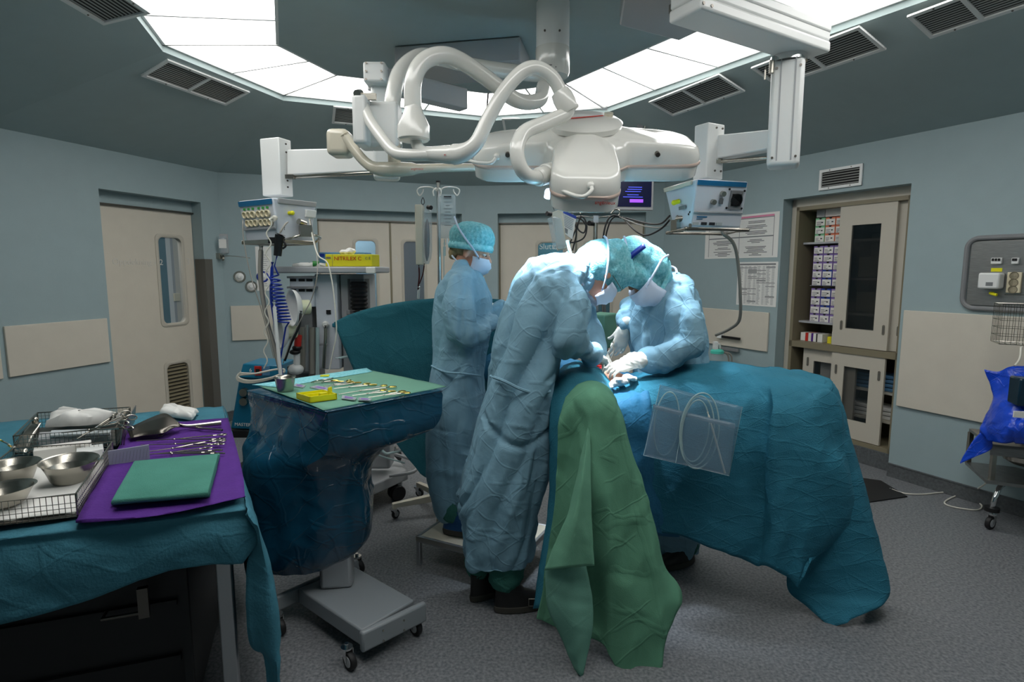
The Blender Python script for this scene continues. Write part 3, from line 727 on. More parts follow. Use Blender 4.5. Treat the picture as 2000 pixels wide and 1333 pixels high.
# ---------------------------------------------------------------- things on the walls
def poster(name, wa, q, lab, kind):
    P = [wa.hit(*p) for p in q]; u0 = (P[0][0] + P[3][0]) / 2; u1 = (P[1][0] + P[2][0]) / 2; z1 = (P[0][1] + P[1][1]) / 2; z0 = (P[2][1] + P[3][1]) / 2
    t = thing(name, lab, 'poster', wa.p((u0 + u1) / 2, z0, .002))
    mb = MB(); wa.rect(mb, u0, u1, z0, z1, .001, .003); mb.build('sheet', 'paper', t)
    w_, h_ = u1 - u0, z1 - z0; pr = MB(); L = lambda a, b, c, d, m_: wa.rect(pr.m(m_), u0 + a * w_, u0 + b * w_, z0 + c * h_, z0 + d * h_, .003, .0035)
    if kind == 'list':
        L(.06, .48, .915, .935, 'boxgreen'); L(.5, .94, .915, .955, 'pink'); L(.06, .94, .895, .912, 'textgrey'); L(.06, .94, .47, .495, 'textgrey')
        for r in range(26):
            z = .05 + r * .032
            L(.06, .94, z - .004, z - .001, 'paperprint')
            if r in (13, 14): continue
            for c in (.27, .72):
                w2 = rr.uniform(.04, .15); 
                if rr.random() < .85: L(c - w2, c + w2, z + .004, z + .016, 'text')
        for x in (.06, .5, .94): L(x - .003, x + .003, .04, .93, 'textgrey')
        L(.3, .48, .86, .885, 'black'); L(.3, .48, .80, .825, 'black')
    else:
        L(.05, .95, .93, .965, 'textgrey')
        for c in range(4):
            a = .05 + c * .225
            for r in range(44):
                z = .04 + r * .02
                if rr.random() < .16: L(a + .005, a + .22, z, z + .016, 'grey')
                else:
                    L(a + .02, a + .03 + rr.uniform(.03, .08), z + .002, z + .009, 'textgrey'); L(a + .14, a + .2, z + .002, z + .008, 'textgrey')
            L(a - .002, a + .002, .03, .96, 'textgrey')
    pr.build('printed_table', None, t); return t
poster('wall_chart', wr, ((1378, 427), (1522, 414), (1520, 504), (1378, 505)), 'wide printed chart with a pink heading taped beside the recessed cabinet', 'list')
poster('wall_schedule', wr, ((1440, 512), (1519, 512), (1517, 600), (1440, 596)), 'printed schedule in four columns taped under the wide chart', 'grid')
P = [wbl.hit(499, 500), wbl.hit(534, 568)]
t = thing('wall_notice', 'small printed notice behind the blue coiled hose on the back wall', 'notice', wbl.p(P[0][0], P[1][1], .002))
wbl.rect(MB(), 0, 1, 0, 1, 0, 1); mb = MB(); wbl.rect(mb, P[0][0], P[1][0], P[1][1], P[0][1] + .1, .001, .003); mb.build('sheet', 'paper', t)
mb = MB()
for k in range(16): wbl.rect(mb, P[0][0] + .03, P[1][0] - .03 - rr.random() * .05, P[1][1] + .05 + k * .022, P[1][1] + .054 + k * .022, .003, .0035)
mb.build('print', 'textgrey', t)
# gas outlets
for k, (x, y, c_, lab) in enumerate(((468, 541, 'steel', 'round steel gas outlet on the back wall, upper of the two bare ones'), (491, 560, 'steel', 'round steel gas outlet on the back wall, lower and nearer the hoses'), (513, 541, 'blue', 'round gas outlet with blue ring behind the coiled hose'))):
    a = wbl.hit(x, y); t = thing('gas_outlet', lab, 'outlet', wbl.p(a[0], a[1]), 'round gas outlets on the back wall')
    mb = MB(); c = wbl.p(a[0], a[1], 0); mb.lathe([(.062, 0), (.062, .006), (.056, .014), (.048, .014), (.046, .008), (.03, .008)], c, wbl.n); mb.build('collar', c_, t)
    mb = MB(); mb.lathe([(.044, .007), (.04, .012), (.02, .018), (.014, .03), (.001, .03)], c, wbl.n); mb.build('valve', 'white', t)
# soap dispenser
a = wbl.hit(436, 480); c = wbl.p(a[0], a[1], 0)
t = thing('soap_dispenser', 'wall dispenser with clear bottle and lever beside the left door', 'dispenser', c)
mb = MB(); wbl.rect(mb, a[0] - .05, a[0] + .05, a[1] - .08, a[1] + .12, .001, .02); mb.build('bracket', 'lightgrey', t, bevel=.004)
mb = MB(); mb.lathe([(.03, -.09), (.045, -.07), (.045, .07), (.035, .09), (.02, .1)], c + wbl.n * .06, (0, 0, 1)); mb.build('bottle', 'bag', t)
mb = MB(); wbl.rect(mb, a[0] - .03, a[0] + .04, a[1] - .03, a[1] + .06, .104, .106); mb.build('label_sticker', 'paper', t)
mb = MB(); mb.tube([c + wbl.n * .06 + V((0, 0, -.1)), c + wbl.n * .06 + V((0, 0, -.14)), c + wbl.n * .12 + V((0, 0, -.15))], .012); mb.tube([c + wbl.n * .06 + V((0, 0, -.11)), c + wbl.n * .1 + wbl.d * .1 + V((0, 0, -.11)), c + wbl.n * .12 + wbl.d * .26 + V((0, 0, -.13))], .004); mb.box(c + wbl.n * .05 - wbl.d * .04 + V((0, 0, -.11)), (.05, .05, .06)); mb.build('pump_lever', 'steel', t)
# socket strip on the back wall, between the doors
a = wbr.hit(939, 545); t = thing('wall_socket', 'cream triple socket on the back wall between the two double doors', 'socket', wbr.p(a[0], a[1]))
mb = MB(); wbr.rect(mb, a[0] - .045, a[0] + .045, a[1] - .11, a[1] + .11, .001, .02); mb.build('plate', 'socket', t, bevel=.005)
mb = MB()
for k in (-1, 0, 1): mb.cyl(wbr.p(a[0], a[1] + k * .07, .02), wbr.p(a[0], a[1] + k * .07, .022), .027)
mb.build('receptacle', 'frame', t)
# service panel at right
a = wr.hit(1890, 470); b = wr.hit(1893, 603); u0 = wr.hit(1886, 540)[0]; z1, z0 = wr.hit(1920, 465)[1], wr.hit(1920, 603)[1]; u1 = u0 + .62
t = thing('service_panel', 'brushed steel electrical panel with thick grey rounded rim on the right wall', 'panel', wr.p((u0 + u1) / 2, z0, .0))
mb = MB(); wr.rect(mb, u0 + .02, u1 - .02, z0 + .02, z1 - .02, .001, .012); mb.build('plate', 'brushed', t, bevel=.004)
r = .07; pts = []
for cx, cz, a0 in ((u1 - r, z1 - r, 0), (u0 + r, z1 - r, 90), (u0 + r, z0 + r, 180), (u1 - r, z0 + r, 270)):
    for q in range(7): an = math.radians(a0 + q * 15); pts.append(wr.p(cx + r * math.cos(an), cz + r * math.sin(an), .012))
pts.append(pts[0]); mb = MB(); mb.tube(pts, .017, sm=1, n=10); mb.build('rim', 'grey', t)
hw = lambda x, y: wr.hit(x, y, .02)
def wbx(name, x0, y0, x1, y1, o, m_, par, bev=.004):
    a, b = hw(x0, y0), hw(x1, y1); mb = MB(); wr.rect(mb, a[0], b[0], min(a[1], b[1]), max(a[1], b[1]), .012, o); return mb.build(name, m_, par, bevel=bev), a, b
wbx('breaker', 1937, 504, 1957, 516, .03, 'white', t); wbx('breaker', 1977, 504, 1990, 516, .03, 'white', t)
for x in (1939, 1945, 1951, 1979, 1984): wbx('switch', x, 505, x + 4, 510, .034, 'black', t, 0)
wbx('sticker', 1935, 524, 1956, 531, .0135, 'yellow', t, 0)
sk, a, b = wbx('socket_plate', 1969, 532, 1993, 573, .03, 'socket', t)
for k in range(3):
    mb = MB(); c = wr.p((a[0] + b[0]) / 2, b[1] + (a[1] - b[1]) * (k + .5) / 3, .03); mb.lathe([(.026, 0), (.026, .003), (.022, .003), (.018, -.004), (.001, -.004)], c, wr.n); mb.build('receptacle', 'frame', sk)
mb = MB(); c = wr.p(hw(1938, 573)[0], hw(1938, 573)[1], .012); mb.tube([c, c + wr.n * .03, c + wr.n * .04 + wr.d * .04 - V((0, 0, .01))], .01); mb.build('earth_plug', 'yellow', t)
a, b = hw(1921, 533), hw(1960, 565)
t = thing('panel_cover_box', 'white rectangular box projecting from the steel service panel beside the sockets', 'box', wr.p((a[0] + b[0]) / 2, b[1], .05))
mb = MB(); wr.rect(mb, a[0], b[0], b[1], a[1], .013, .09); mb.build('housing', 'white', t, bevel=.012)
mb = MB(); wr.rect(mb, a[0] + .05, a[0] + .09, b[1] + .02, b[1] + .045, .0895, .091); mb.build('sticker', 'textgrey', t)
# suction canister and rail on the right wall
a = wr.hit(1420, 663); rc = wr.p(a[0], a[1], .04)
t = thing('wall_rail', 'white rail with black slot strip on the cream panel behind the surgeon', 'rail', rc)
a0 = wr.hit(1408, 654); a1 = wr.hit(1452, 662); mb = MB(); wr.rect(mb, a0[0], a0[0] + .06, a1[1] - .02, a1[1] + .03, .021, .06); mb.build('bracket', 'white', t, bevel=.004)
mb = MB(); wr.rect(mb, a0[0] + .06, a1[0], a1[1] - .012, a1[1] + .012, .04, .055); mb.build('slot', 'black', t)
mb = MB(); a2 = wr.hit(1447, 685); wr.rect(mb, a0[0], a2[0], a2[1] - .015, a2[1] + .015, .021, .04); mb.build('lower_rail', 'grey', t)
cc = wr.p(wr.hit(1400, 700, .22)[0], wr.hit(1400, 700, .22)[1], .22);  
t = thing('suction_canister', 'clear suction jar with mint green lid behind the surgeon at the right', 'canister', cc)
mb = MB(); mb.lathe([(.055, -.16), (.058, .03), (.06, .05)], cc, n=20); mb.build('jar', 'bag', t)
mb = MB(); mb.lathe([(.001, .05), (.066, .05), (.066, .075), (.05, .09), (.02, .095), (.001, .095)], cc, n=20); mb.build('lid', 'mint', t)
mb = MB(); mb.box(cc + V((-.02, 0, .12)), (.04, .05, .1)); mb.tube([cc + V((.03, 0, .09)), cc + V((.02, 0, .14)), cc + V((-.02, .0, .14))], .01); mb.build('valve', 'white', t, bevel=.004)
mb = MB()
for k in (0, .03): mb.tube([cc + V((.05, .02 + k, .06)), cc + V((.11 + k, .02, .04)), cc + V((.13 + k, .02, -.05)), cc + V((.09 + k, .02, -.2))], .009)
mb.build('hose', 'cablegrey', t)
# smoke detector
c = onz(897, 100, 3.1) + V((0, 0, 0)); c.z = 3.1; t = thing('smoke_detector', 'round white detector on the central ceiling behind the white arm tubes', 'detector', c)
mb = MB(); mb.lathe([(.10, 0), (.10, -.02), (.085, -.03)], c, n=24); mb.build('base', 'white', t)
mb = MB(); mb.lathe([(.06, -.03), (.05, -.07), (.001, -.075)], c, n=16); mb.build('sensor', 'grey', t)
# mat on the floor
q = [onz(1684, 936, .0), onz(1720, 941, 0), onz(1772, 972, 0), onz(1690, 984, 0), onz(1600, 975, 0), onz(1600, 940, 0)]
mb = MB(); mb.prism([V((p.x, p.y, .001)) for p in q], (0, 0, .008)); tag(mb.build('floor_mat', 'rubber'), 'black rubber mat on the floor in front of the recessed cabinet', 'mat')
# ================================================================ CEILING EQUIPMENT
UP = V((0, 0, 1))
# ---- central column
cY = 3.4; cb = at(1079, 150, cY); ct = V((cb.x, cb.y, 3.1))
col = thing('ceiling_column', 'round white column hanging from the middle of the ceiling', 'column', ct)
mb = MB(); zs_ = at(1079, 96, cY).z
mb.cyl(V((cb.x, cb.y, 3.12)), V((cb.x, cb.y, zs_)), .093, n=28); mb.build('upper_sleeve', 'white', col)
mb = MB(); mb.lathe([(.096, zs_), (.096, cb.z + .02), (.088, cb.z), (.001, cb.z)], (cb.x, cb.y, 0), n=28); mb.build('lower_sleeve', 'enamel', col)
mb = MB(); 
for x in (1064, 1093): p = at(x, 60, cY - .09); mb.cyl(p, p + V((0, -.006, 0)), .006, n=8)
mb.build('screw', 'steeldark', col)
mb = MB(); pt_ = at(1074, 127, cY - .094); mb.box(pt_, (.05, .002, .004)); mb.box(pt_ + V((.006, 0, -.010)), (.06, .002, .004)); mb.build('print', 'text', col)

# ---- main operating lamp arm (white tubes)
arm = thing('lamp_arm', 'thick white bent tube arm carrying the large operating lamp from the column', 'lamp arm', ct + V((0, 0, -.3)))
def path(pts): return [at(*p) for p in pts]
mb = MB(); mb.tube(path([(1072, 148, 3.38), (1000, 140, 3.35), (920, 128, 3.3), (850, 112, 3.2), (815, 112, 3.12), (782, 140, 3.05), (768, 190, 3.0), (766, 240, 3.0), (770, 285, 2.98)]), .040, n=20, sm=8); mb.build('tube', 'enamel', arm)
mb = MB(); mb.tube(path([(1062, 168, 3.3), (1052, 196, 3.2), (1010, 196, 3.08), (960, 160, 2.95), (905, 122, 2.82), (865, 108, 2.74), (828, 120, 2.7), (808, 155, 2.68), (806, 210, 2.68)]), .0385, n=20, sm=8); mb.build('tube', 'enamel', arm)
c0 = at(807, 208, 2.68); c1 = at(809, 272, 2.68); hgt = c0.z - c1.z
mb = MB(); mb.lathe([(.038, .0), (.041, -.02), (.072, -.085), (.072, -hgt), (.064, -hgt - .008), (.03, -hgt - .008)], c0, UP, n=28); mb.build('swivel_collar', 'enamel', arm)
mb = MB(); mb.tube(path([(812, 268, 2.68), (815, 285, 2.68), (828, 298, 2.66), (862, 302, 2.62), (900, 300, 2.58), (930, 280, 2.55), (952, 235, 2.55), (985, 178, 2.55), (1020, 140, 2.56), (1050, 133, 2.58), (1080, 152, 2.6), (1100, 190, 2.62)]), lambda t: .026 + .014 * math.exp(-((t - .32) / .10) ** 2) + .004 * (t > .32), n=20, sm=8); mb.build('tube', 'enamel', arm)
a, b = at(1092, 178, 2.62), at(1112, 214, 2.62)
mb = MB(); dd = (b - a).normalized(); mb.lathe([(.03, 0), (.04, .005), (.046, .03), (.046, .09), (.04, .1), (.03, .1)], a, dd, n=4 * 6); mb.build('joint_collar', 'enamel', arm)
mb = MB(); mb.tube(path([(1108, 205, 2.62), (1105, 222, 2.62), (1065, 240, 2.58), (1025, 258, 2.52), (1010, 290, 2.48), (1016, 325, 2.48), (1035, 345, 2.52), (1065, 346, 2.6)]), .031, n=20, sm=8); mb.build('tube', 'enamel', arm)
a, b = at(1052, 346, 2.56), at(1085, 334, 2.68)
mb = MB(); dd = (b - a).normalized(); mb.lathe([(.032, -.01), (.041, 0), (.043, .05), (.04, .055), (.046, .06), (.046, .12)], a, dd, n=24); mb.build('joint_collar', 'enamel', arm)
text('lettering', 'angénieux', .013, at(867, 304, 2.565), (1, 0, .05), (0, -1, .1), 'redtext', arm)
# spring housing with tube (counterweight of the main arm)
mb = MB(); mb.tube(path([(705, 195, 2.9), (722, 235, 2.86), (750, 275, 2.78), (772, 298, 2.72), (800, 303, 2.68), (840, 302, 2.64)]), .027, n=16, sm=8); mb.build('counterweight_tube', 'enamel', arm)
def px_block(mb, x0, x1, yt, yb, Y, dep, skew=0):
    a = [at(x0, yt, Y), at(x1, yt + skew, Y), at(x1, yb, Y), at(x0, yb, Y)]
    a[1].z = a[0].z; a[2].z = a[3].z; a[3].x = a[0].x; a[2].x = a[1].x
    return mb.hexa(a, [p + V((0, dep, 0)) for p in a])
mb = MB(); px_block(mb, 685, 714, 182, 280, 2.85, .2); px_block(mb, 712, 776, 196, 286, 2.93, .13); mb.build('counterweight', 'white', arm, bevel=.018, seg=3)
mb = MB(); p = at(697, 183, 2.85); mb.cyl(p + V((-.0, .0, 0)), p + V((0, .06, .02)), .018); mb.box(p + V((.04, .05, .0)), (.08, .02, .03)); mb.build('hinge_pin', 'steel', arm)

# ---- operating lamp head
head = thing('operating_lamp', 'large four lobed white operating lamp tilted over the surgeons', 'operating lamp', LC)
def rad(th):   # plan outline radius
    lob = [(2, .55, .34), (-94, .52, .38), (180, .52, .33), (88, .38, .52)]
    r = .235
    for a, L_, w_ in lob:
        d = (math.degrees(th) - a + 180) % 360 - 180; d = math.radians(d)
        if abs(d) < 1.3:
            # rounded trapezoid lobe: half width hw
            hw = .148 if a < 0 else .135
            x = min(L_ / max(math.cos(d), .05), hw / max(abs(math.sin(d)), 1e-4))
            # taper of tip corners
            tip = (L_ + hw * .62) / (math.cos(d) + abs(math.sin(d)) * 1.0)
            r = max(r, min(x, tip))
    return r
NT = 168; th_ = [2 * math.pi * i / NT for i in range(NT)]
rb = [rad(t) for t in th_]
for _ in range(1): rb = [(rb[i - 1] + rb[i] * 2 + rb[(i + 1) % NT]) / 4 for i in range(NT)]
def lring(k, n, mn=None): return [lpt(r * math.cos(t) * k, r * math.sin(t) * k, n if mn is None else mn(r * k)) for r, t in zip(rb, th_)]
def off(d, n, dome=0):
    return [lpt((r - d) * math.cos(t), (r - d) * math.sin(t), n) for r, t in zip(rb, th_)]
top = lambda r: .105 - .10 * (r / .6) ** 2
mb = MB(); R = [off(.0, -.045), off(-.004, -.02), off(-.002, .0)]
for d, h in ((.004, .03), (.012, .062), (.03, .085), (.05, .095)):
    R.append([lpt((r - d) * math.cos(t), (r - d) * math.sin(t), h * (1.0 - .45 * (r / .58) ** 2)) for r, t in zip(rb, th_)])
for k in (.78, .6, .42, .25, .1):
    R.append([lpt((r - .05) * k * math.cos(t), (r - .05) * k * math.sin(t), .092 + .04 * (1 - k) - .035 * (r * k / .4) ** 2) for r, t in zip(rb, th_)])
mb.ring_loft(R, cap=True); o = mb.build('shell', 'enamel', head, sm=50)
mb = MB(); mb.ring_loft([off(.004, -.045), off(-.008, -.038), off(-.009, -.026), off(.004, -.018)], cap=False); mb.build('trim_band', 'pinkband' if 'pinkband' in MATS else 'enamelcream', head, sm=60)
mb = MB(); mb.ring_loft([off(-.001, -.03), off(.0, -.045), off(.004, -.095), off(.02, -.105), off(.05, -.105)], cap=False); mb.build('skirt', 'enamel', head, sm=40)
mb = MB(); mb.ring_loft([off(.02, -.095), off(.021, -.10)], cap=True); mb.build('underside', 'lightgrey', head)
# turret disc on top
mb = MB(); mb.lathe([(.185, .10), (.19, .125), (.17, .137), (.05, .142), (.001, .142)], lpt(.0, .06, 0), LN, n=40); mb.build('top_disc', 'enamel', head)
mb = MB(); px = []
q = lpt(-.07, .03, .145); mb.obox(q, (LU * .17 + LV * .055), LV * .012 - LU * .004, LN * .002); mb.build('red_strip', 'redtext', head)
for u, v in ((-.12, -.0), (.13, .12)):
    mb = MB(); c = lpt(u, v, .13); mb.cyl(c, c + LN * .022, .022); mb.build('knob', 'enamelcream', head)
# clear shield at the back
mb = MB(); P = []
for k in range(9):
    u = -.15 + .3 * k / 8; P.append(lpt(u + .0, .30 + .06 * (1 - (u / .15) ** 2), .12))
sh = [P, [p + LN * .10 + LV * .04 for p in P]]
mb.ring_loft([sh[0], sh[1]], cap=False, close=False); mb.build('clear_shield', 'shield', head, solid=.004)
# handles
def handle(pts, nm='handle'):
    mb = MB(); mb.tube(pts, .0085, n=12, sm=6); mb.ball(pts[0], .016); mb.ball(pts[-1], .016); mb.build(nm, 'enamel', head)
handle([lpt(-.14, -.40, .02), lpt(-.165, -.43, .0), lpt(-.13, -.50, -.01), lpt(-.06, -.565, -.01), lpt(-.02, -.55, .01), lpt(-.02, -.52, .02)])
handle([lpt(-.52, -.05, .02), lpt(-.56, -.08, .0), lpt(-.52, -.15, .0), lpt(-.44, -.17, .0), lpt(-.41, -.14, .02)])
for u, v, du in ((.33, -.14, 0), (-.155, -.3, -1), (-.36, -.145, 0)):
    mb = MB(); c = lpt(u, v, .03); d = -LV if du == 0 else -LU; mb.cyl(c - d * .03, c + d * .006, .011); mb.build('screw', 'steeldark', head)
text('lettering', 'angénieux', .021, lpt(-.0, -.537, -.052), LU * .998 - LV * .07, -LV - LU * .07, 'redtext', head, ext=.001)
# glowing reflectors seen from below
for u, v in ((-.3, .0), (.36, .02), (.04, -.3), (.02, .26)):
    mb = MB(); mb.lathe([(.001, -.118), (.075, -.118), (.08, -.112), (.001, -.112)], lpt(u, v, 0), LN, n=24); mb.build('lamp_glass', 'lampglow', head)
# small sterile focus lamp hanging under the left lobe
p = at(1072, 375, 2.75); 
mb = MB(); mb.lathe([(.001, .03), (.018, .03), (.02, .0), (.016, -.01), (.001, -.012)], p, (-.2, -.3, -.9), n=16); o = mb.build('focus_handle', 'lampglow', head)

# ---- second lamp arm
arm2 = thing('lamp_arm', 'cream lower tube arm with rounded counterweight, running behind the large lamp', 'lamp arm', at(760, 330, 3.0))
mb = MB(); mb.tube(path([(672, 265, 3.0), (690, 290, 3.0), (715, 318, 2.98), (740, 330, 2.96), (790, 331, 2.96), (860, 328, 3.0), (945, 328, 3.1), (1010, 335, 3.15)]), lambda t: .026 + .012 * math.exp(-((t - .5) / .12) ** 2) - .006 * (t > .62), n=16, sm=8); mb.build('tube', 'enamelcream', arm2)
mb = MB(); px_block(mb, 634, 678, 249, 302, 2.98, .14); mb.build('counterweight', 'enamelcream', arm2, bevel=.028, seg=4)
mb = MB(); p = at(770, 300, 2.97); mb.cyl(p + V((0, 0, .1)), p + V((0, 0, -.05)), .032, n=20); mb.tube([p + V((0, 0, -.02)), p + V((0, 0, -.06)), at(790, 331, 2.96)], .026, n=14); mb.build('swivel', 'enamelcream', arm2)
text('lettering', 'angénieux', .015, at(803, 332, 2.92), (1, 0, 0), (0, -1, .1), 'redtext', arm2)

# ---- pendants
def profile_post(mb, c0, zb, zt, wx, wy, rz):
    return mb.box((c0.x, c0.y, (zb + zt) / 2), (wx, wy, zt - zb), rz)
def screws(parent, pts, d, r=.006, m_='steeldark'):
    for p in pts:
        q = MB(); q.cyl(p, V(p) + V(d) * .004, r, n=8); q.build('screw', m_, parent)
# left pendant
lp = thing('ceiling_pendant', 'white left ceiling pendant: square knuckle, column, arm and post behind the lamp tubes', 'pendant', V((at(760, 340, 3.5).x, 3.5, 3.1)))
lx = at(752, 200, 3.5).x
# roof block
q = [at(850, 150, 3.9), at(1065, 185, 3.9)]
mb = MB(); mb.box((-.33, 4.1, 3.02), (.85, .36, .15), -.2); mb.build('ceiling_block', 'lightgrey', lp, bevel=.01)
mb = MB(); mb.obox(at(732, 160, 3.45) + V((0, 0, -.03)), V((.5, .45, 0)), V((-.06, .066, 0)), V((0, 0, .13))); mb.build('upper_arm', 'lightgrey', lp, bevel=.006)
mb = MB(); px_block(mb, 708, 752, 119, 160, 3.36, .22); mb.build('knuckle', 'white', lp, bevel=.014, seg=3)
screws(lp, [at(x, y, 3.355) for x in (715, 745) for y in (123, 139, 155)], (0, -1, 0))
kz = at(735, 165, 3.5).z; bz = at(750, 352, 3.5).z
mb = MB(); mb.cyl(V((lx, 3.5, kz)), V((lx, 3.5, kz + .06)), .08, n=24); mb.build('bearing', 'lightgrey', lp)
mb = MB(); profile_post(mb, V((lx, 3.5, 0)), bz, kz, .155, .13, .2); mb.build('column', 'white', lp, bevel=.022, seg=3)
mb = MB(); a = at(560, 292, 3.75); b = at(735, 288, 3.6); e = at(560, 342, 3.75)
mb.hexa([a, b, V((b.x, b.y, e.z + .0)), e], [p + V((.03, .09, 0)) for p in (a, b, V((b.x, b.y, e.z)), e)]); mb.build('arm', 'white', lp, bevel=.008)
mb = MB(); mb.cyl(at(568, 346, 3.78), at(728, 338, 3.62), .012, n=12); mb.box(at(566, 346, 3.76), (.06, .04, .025)); mb.build('gas_spring', 'steel', lp)
def post_console(prefix, root, pcx, pt, Yp, console):
    pass
pL = at(539, 300, 3.78); zt = at(539, 273, 3.78).z; zb = at(539, 384, 3.78).z
mb = MB(); profile_post(mb, pL, zb, zt, .15, .11, -.35); mb.build('post', 'white', lp, bevel=.006)
screws(lp, [V((pL.x + .05 + dx, 3.765 - .045, z)) for dx in (0, .04) for z in (zt - .04, zt - .09, zb + .05, zb + .09)], (0, -1, 0))

def console(name, label, loc3, q_front, q_side, depth, mirror=False):
    pass
# console: trapezoid box seen on edge; built from a plan footprint with wider top
def make_console(name, label, top, bot, zt, zb, faces):
    """top/bot: 4 plan corners each, anticlockwise, first edge = front"""
    c = sum((V((p[0], p[1], 0)) for p in bot), V()) / 4
    t = thing(name, label, 'console', (c.x, c.y, zb))
    mb = MB(); mb.ring_loft([[V((p[0], p[1], zb)) for p in bot], [V((p[0], p[1], zt)) for p in top]]); mb.build('housing', 'console', t, bevel=.01, seg=3)
    return t
def quadpt(q, u, v, o=0):   # q: bl, br, tr, tl
    p = q[0].lerp(q[1], u).lerp(q[3].lerp(q[2], u), v); n = (q[1] - q[0]).cross(q[3] - q[0]).normalized(); return p + n * o, n
def onq(mb, q, u0, u1, v0, v1, o0, o1):
    a = [quadpt(q, u, v, o0)[0] for u, v in ((u0, v0), (u1, v0), (u1, v1), (u0, v1))]; b = [quadpt(q, u, v, o1)[0] for u, v in ((u0, v0), (u1, v0), (u1, v1), (u0, v1))]
    return mb.hexa(a, b)
def con_from_px(name, label, E, Lw, R, zt, zb):
    """E: near vertical edge (plan top, plan bottom); Lw, R: left/right ends (top, bottom)"""
    (et, eb), (lt, lb), (rt, rb_) = E, Lw, R
    bt = V(lt) + V(rt) - V(et); bb = V(lb) + V(rb_) - V(eb)
    t = make_console(name, label, [lt, et, rt, bt], [lb, eb, rb_, bb], zt, zb, None)
    P3 = lambda p, z: V((p[0], p[1], z))
    ql = [P3(lb, zb), P3(eb, zb), P3(et, zt), P3(lt, zt)]; qr = [P3(eb, zb), P3(rb_, zb), P3(rt, zt), P3(et, zt)]
    return t, ql, qr
def xy(p): return (p.x, p.y)
# left console : edge near x=530
zt = at(530, 386, 3.5).z; zb = at(540, 472, 3.5).z
E_ = (xy(at(532, 386, 3.5)), xy(at(545, 470, 3.53))); Lf = (xy(at(464, 386, 3.68)), xy(at(482, 470, 3.7))); Rt = (xy(at(618, 392, 3.75)), xy(at(607, 470, 3.76)))
lc, ql, qr = con_from_px('pendant_console', 'white pendant console with six pairs of sockets over the anaesthesia machine', E_, Lf, Rt, zt, zb)
mb = MB(); onq(mb, ql, .02, .98, .86, .98, .001, .006); mb.build('blue_stripe', 'bluestripe', lc)
mb = MB(); onq(mb, qr, .1, .98, .88, 1.0, .001, .012); mb.build('top_cover', 'lightgrey', lc, bevel=.004)
mb = MB(); onq(mb, ql, .02, .98, .30, .36, .0, .012); mb.build('lower_ledge', 'lightgrey', lc, bevel=.003)
k = 0
for g in range(2):
    for r in range(2):
        for c in range(3):
            u = .16 + g * .42 + c * .125 + r * .04; v = .66 - r * .2
            p, n = quadpt(ql, u, v, .003); s_ = MB(); s_.lathe([(.021, 0), (.023, .012), (.018, .014), (.016, .004), (.001, .004)], p, n, n=16); so = s_.build('socket', 'socket', lc)
            if r == 0: p2, _ = quadpt(ql, u, v + .13, .002); q_ = MB(); q_.box(p2, (.014, .012, .012)); q_.build('indicator', 'green', lc)
mb = MB(); p, n = quadpt(qr, .34, .68, .0); mb.cyl(p, p + n * .03, .012); mb.ball(p + n * .03, .014); mb.build('earth_terminal', 'yellow', lc)
mb = MB(); onq(mb, qr, .24, .44, .52, .58, .001, .002); mb.build('label_sticker', 'text', lc); mb = MB(); onq(mb, qr, .25, .43, .53, .57, .002, .0025); mb.build('label_sticker', 'paper', lc)
mb = MB(); onq(mb, qr, .72, .98, .62, .80, .001, .02); mb.build('bracket', 'white', lc, bevel=.004)
screws(lc, [quadpt(qr, u, v, .0)[0] for u, v in ((.2, .3), (.2, .35), (.86, .36), (.86, .30), (.3, .27))], quadpt(qr, 0, 0)[1], .007, 'black')
# equipment rail
a, b, c, d = [V((x.x, x.y, zb - .01)) for x in (ql[0], ql[1], qr[1], qr[1] + ql[0] - ql[1])]
ctr = (a + b + c + d) / 4; rr_ = [ctr + (p - ctr) * 1.16 for p in (a, b, c, d)]
mb = MB()
for p, q in zip(rr_, rr_[1:] + rr_[:1]): mb.obox(p, q - p, (ctr - p).normalized() * .012, V((0, 0, .025)))
mb.build('rail', 'steel', lc, bevel=.003)
pk, n = quadpt(qr, .62, .22, .05); mb = MB(); mb.box(pk + V((0, 0, .015)), (.07, .06, .07), .5); mb.cyl(pk + V((0, 0, .06)), pk + V((-.02, -.05, .07)), .018); mb.tube([pk, pk + V((-.08, -.03, -.03)), rr_[1] + V((.03, 0, .02))], .008); mb.tube([pk, pk + V((.08, .03, -.02)), rr_[2] + V((0, 0, .02))], .008); mb.build('rail_clamp', 'steel', lc)
# gas gun hanging on the console, with coiled hose
gg = at(542, 460, 3.4)
t = thing('air_gun', 'black air gun hanging on a short cable under the left console', 'tool', gg)
mb = MB(); mb.tube([at(548, 458, 3.4), at(545, 470, 3.4), at(542, 500, 3.4)], lambda t: .03 - .008 * t, n=12); mb.box(at(538, 470, 3.4), (.07, .04, .035)); mb.tube([at(552, 468, 3.4), at(558, 480, 3.4), at(552, 486, 3.4)], .006); mb.build('grip', 'black', t)
mb = MB(); mb.tube([at(545, 458, 3.42), at(556, 440, 3.45), at(562, 434, 3.5)], .005); mb.build('nozzle', 'cablegrey', t)
coil = [];
for k in range(0, 12 * 13):
    tt = (k / 156) ** .8; cen = at(534 + 22 * tt, 535 + 95 * tt, 3.42); an = k / 12 * 2 * math.pi
    coil.append(cen + V(((.026 + .012 * tt) * math.cos(an), .036 * math.sin(an), 0)))
coil = [at(541, 500, 3.4), at(536, 520, 3.4)] + coil + [at(558, 640, 3.42), at(548, 700, 3.42)]
mb = MB(); mb.tube(coil, .005, n=8, sm=1); tag(mb.build('coiled_hose', 'blue'), 'blue coiled air hose hanging under the left pendant console', 'hose')
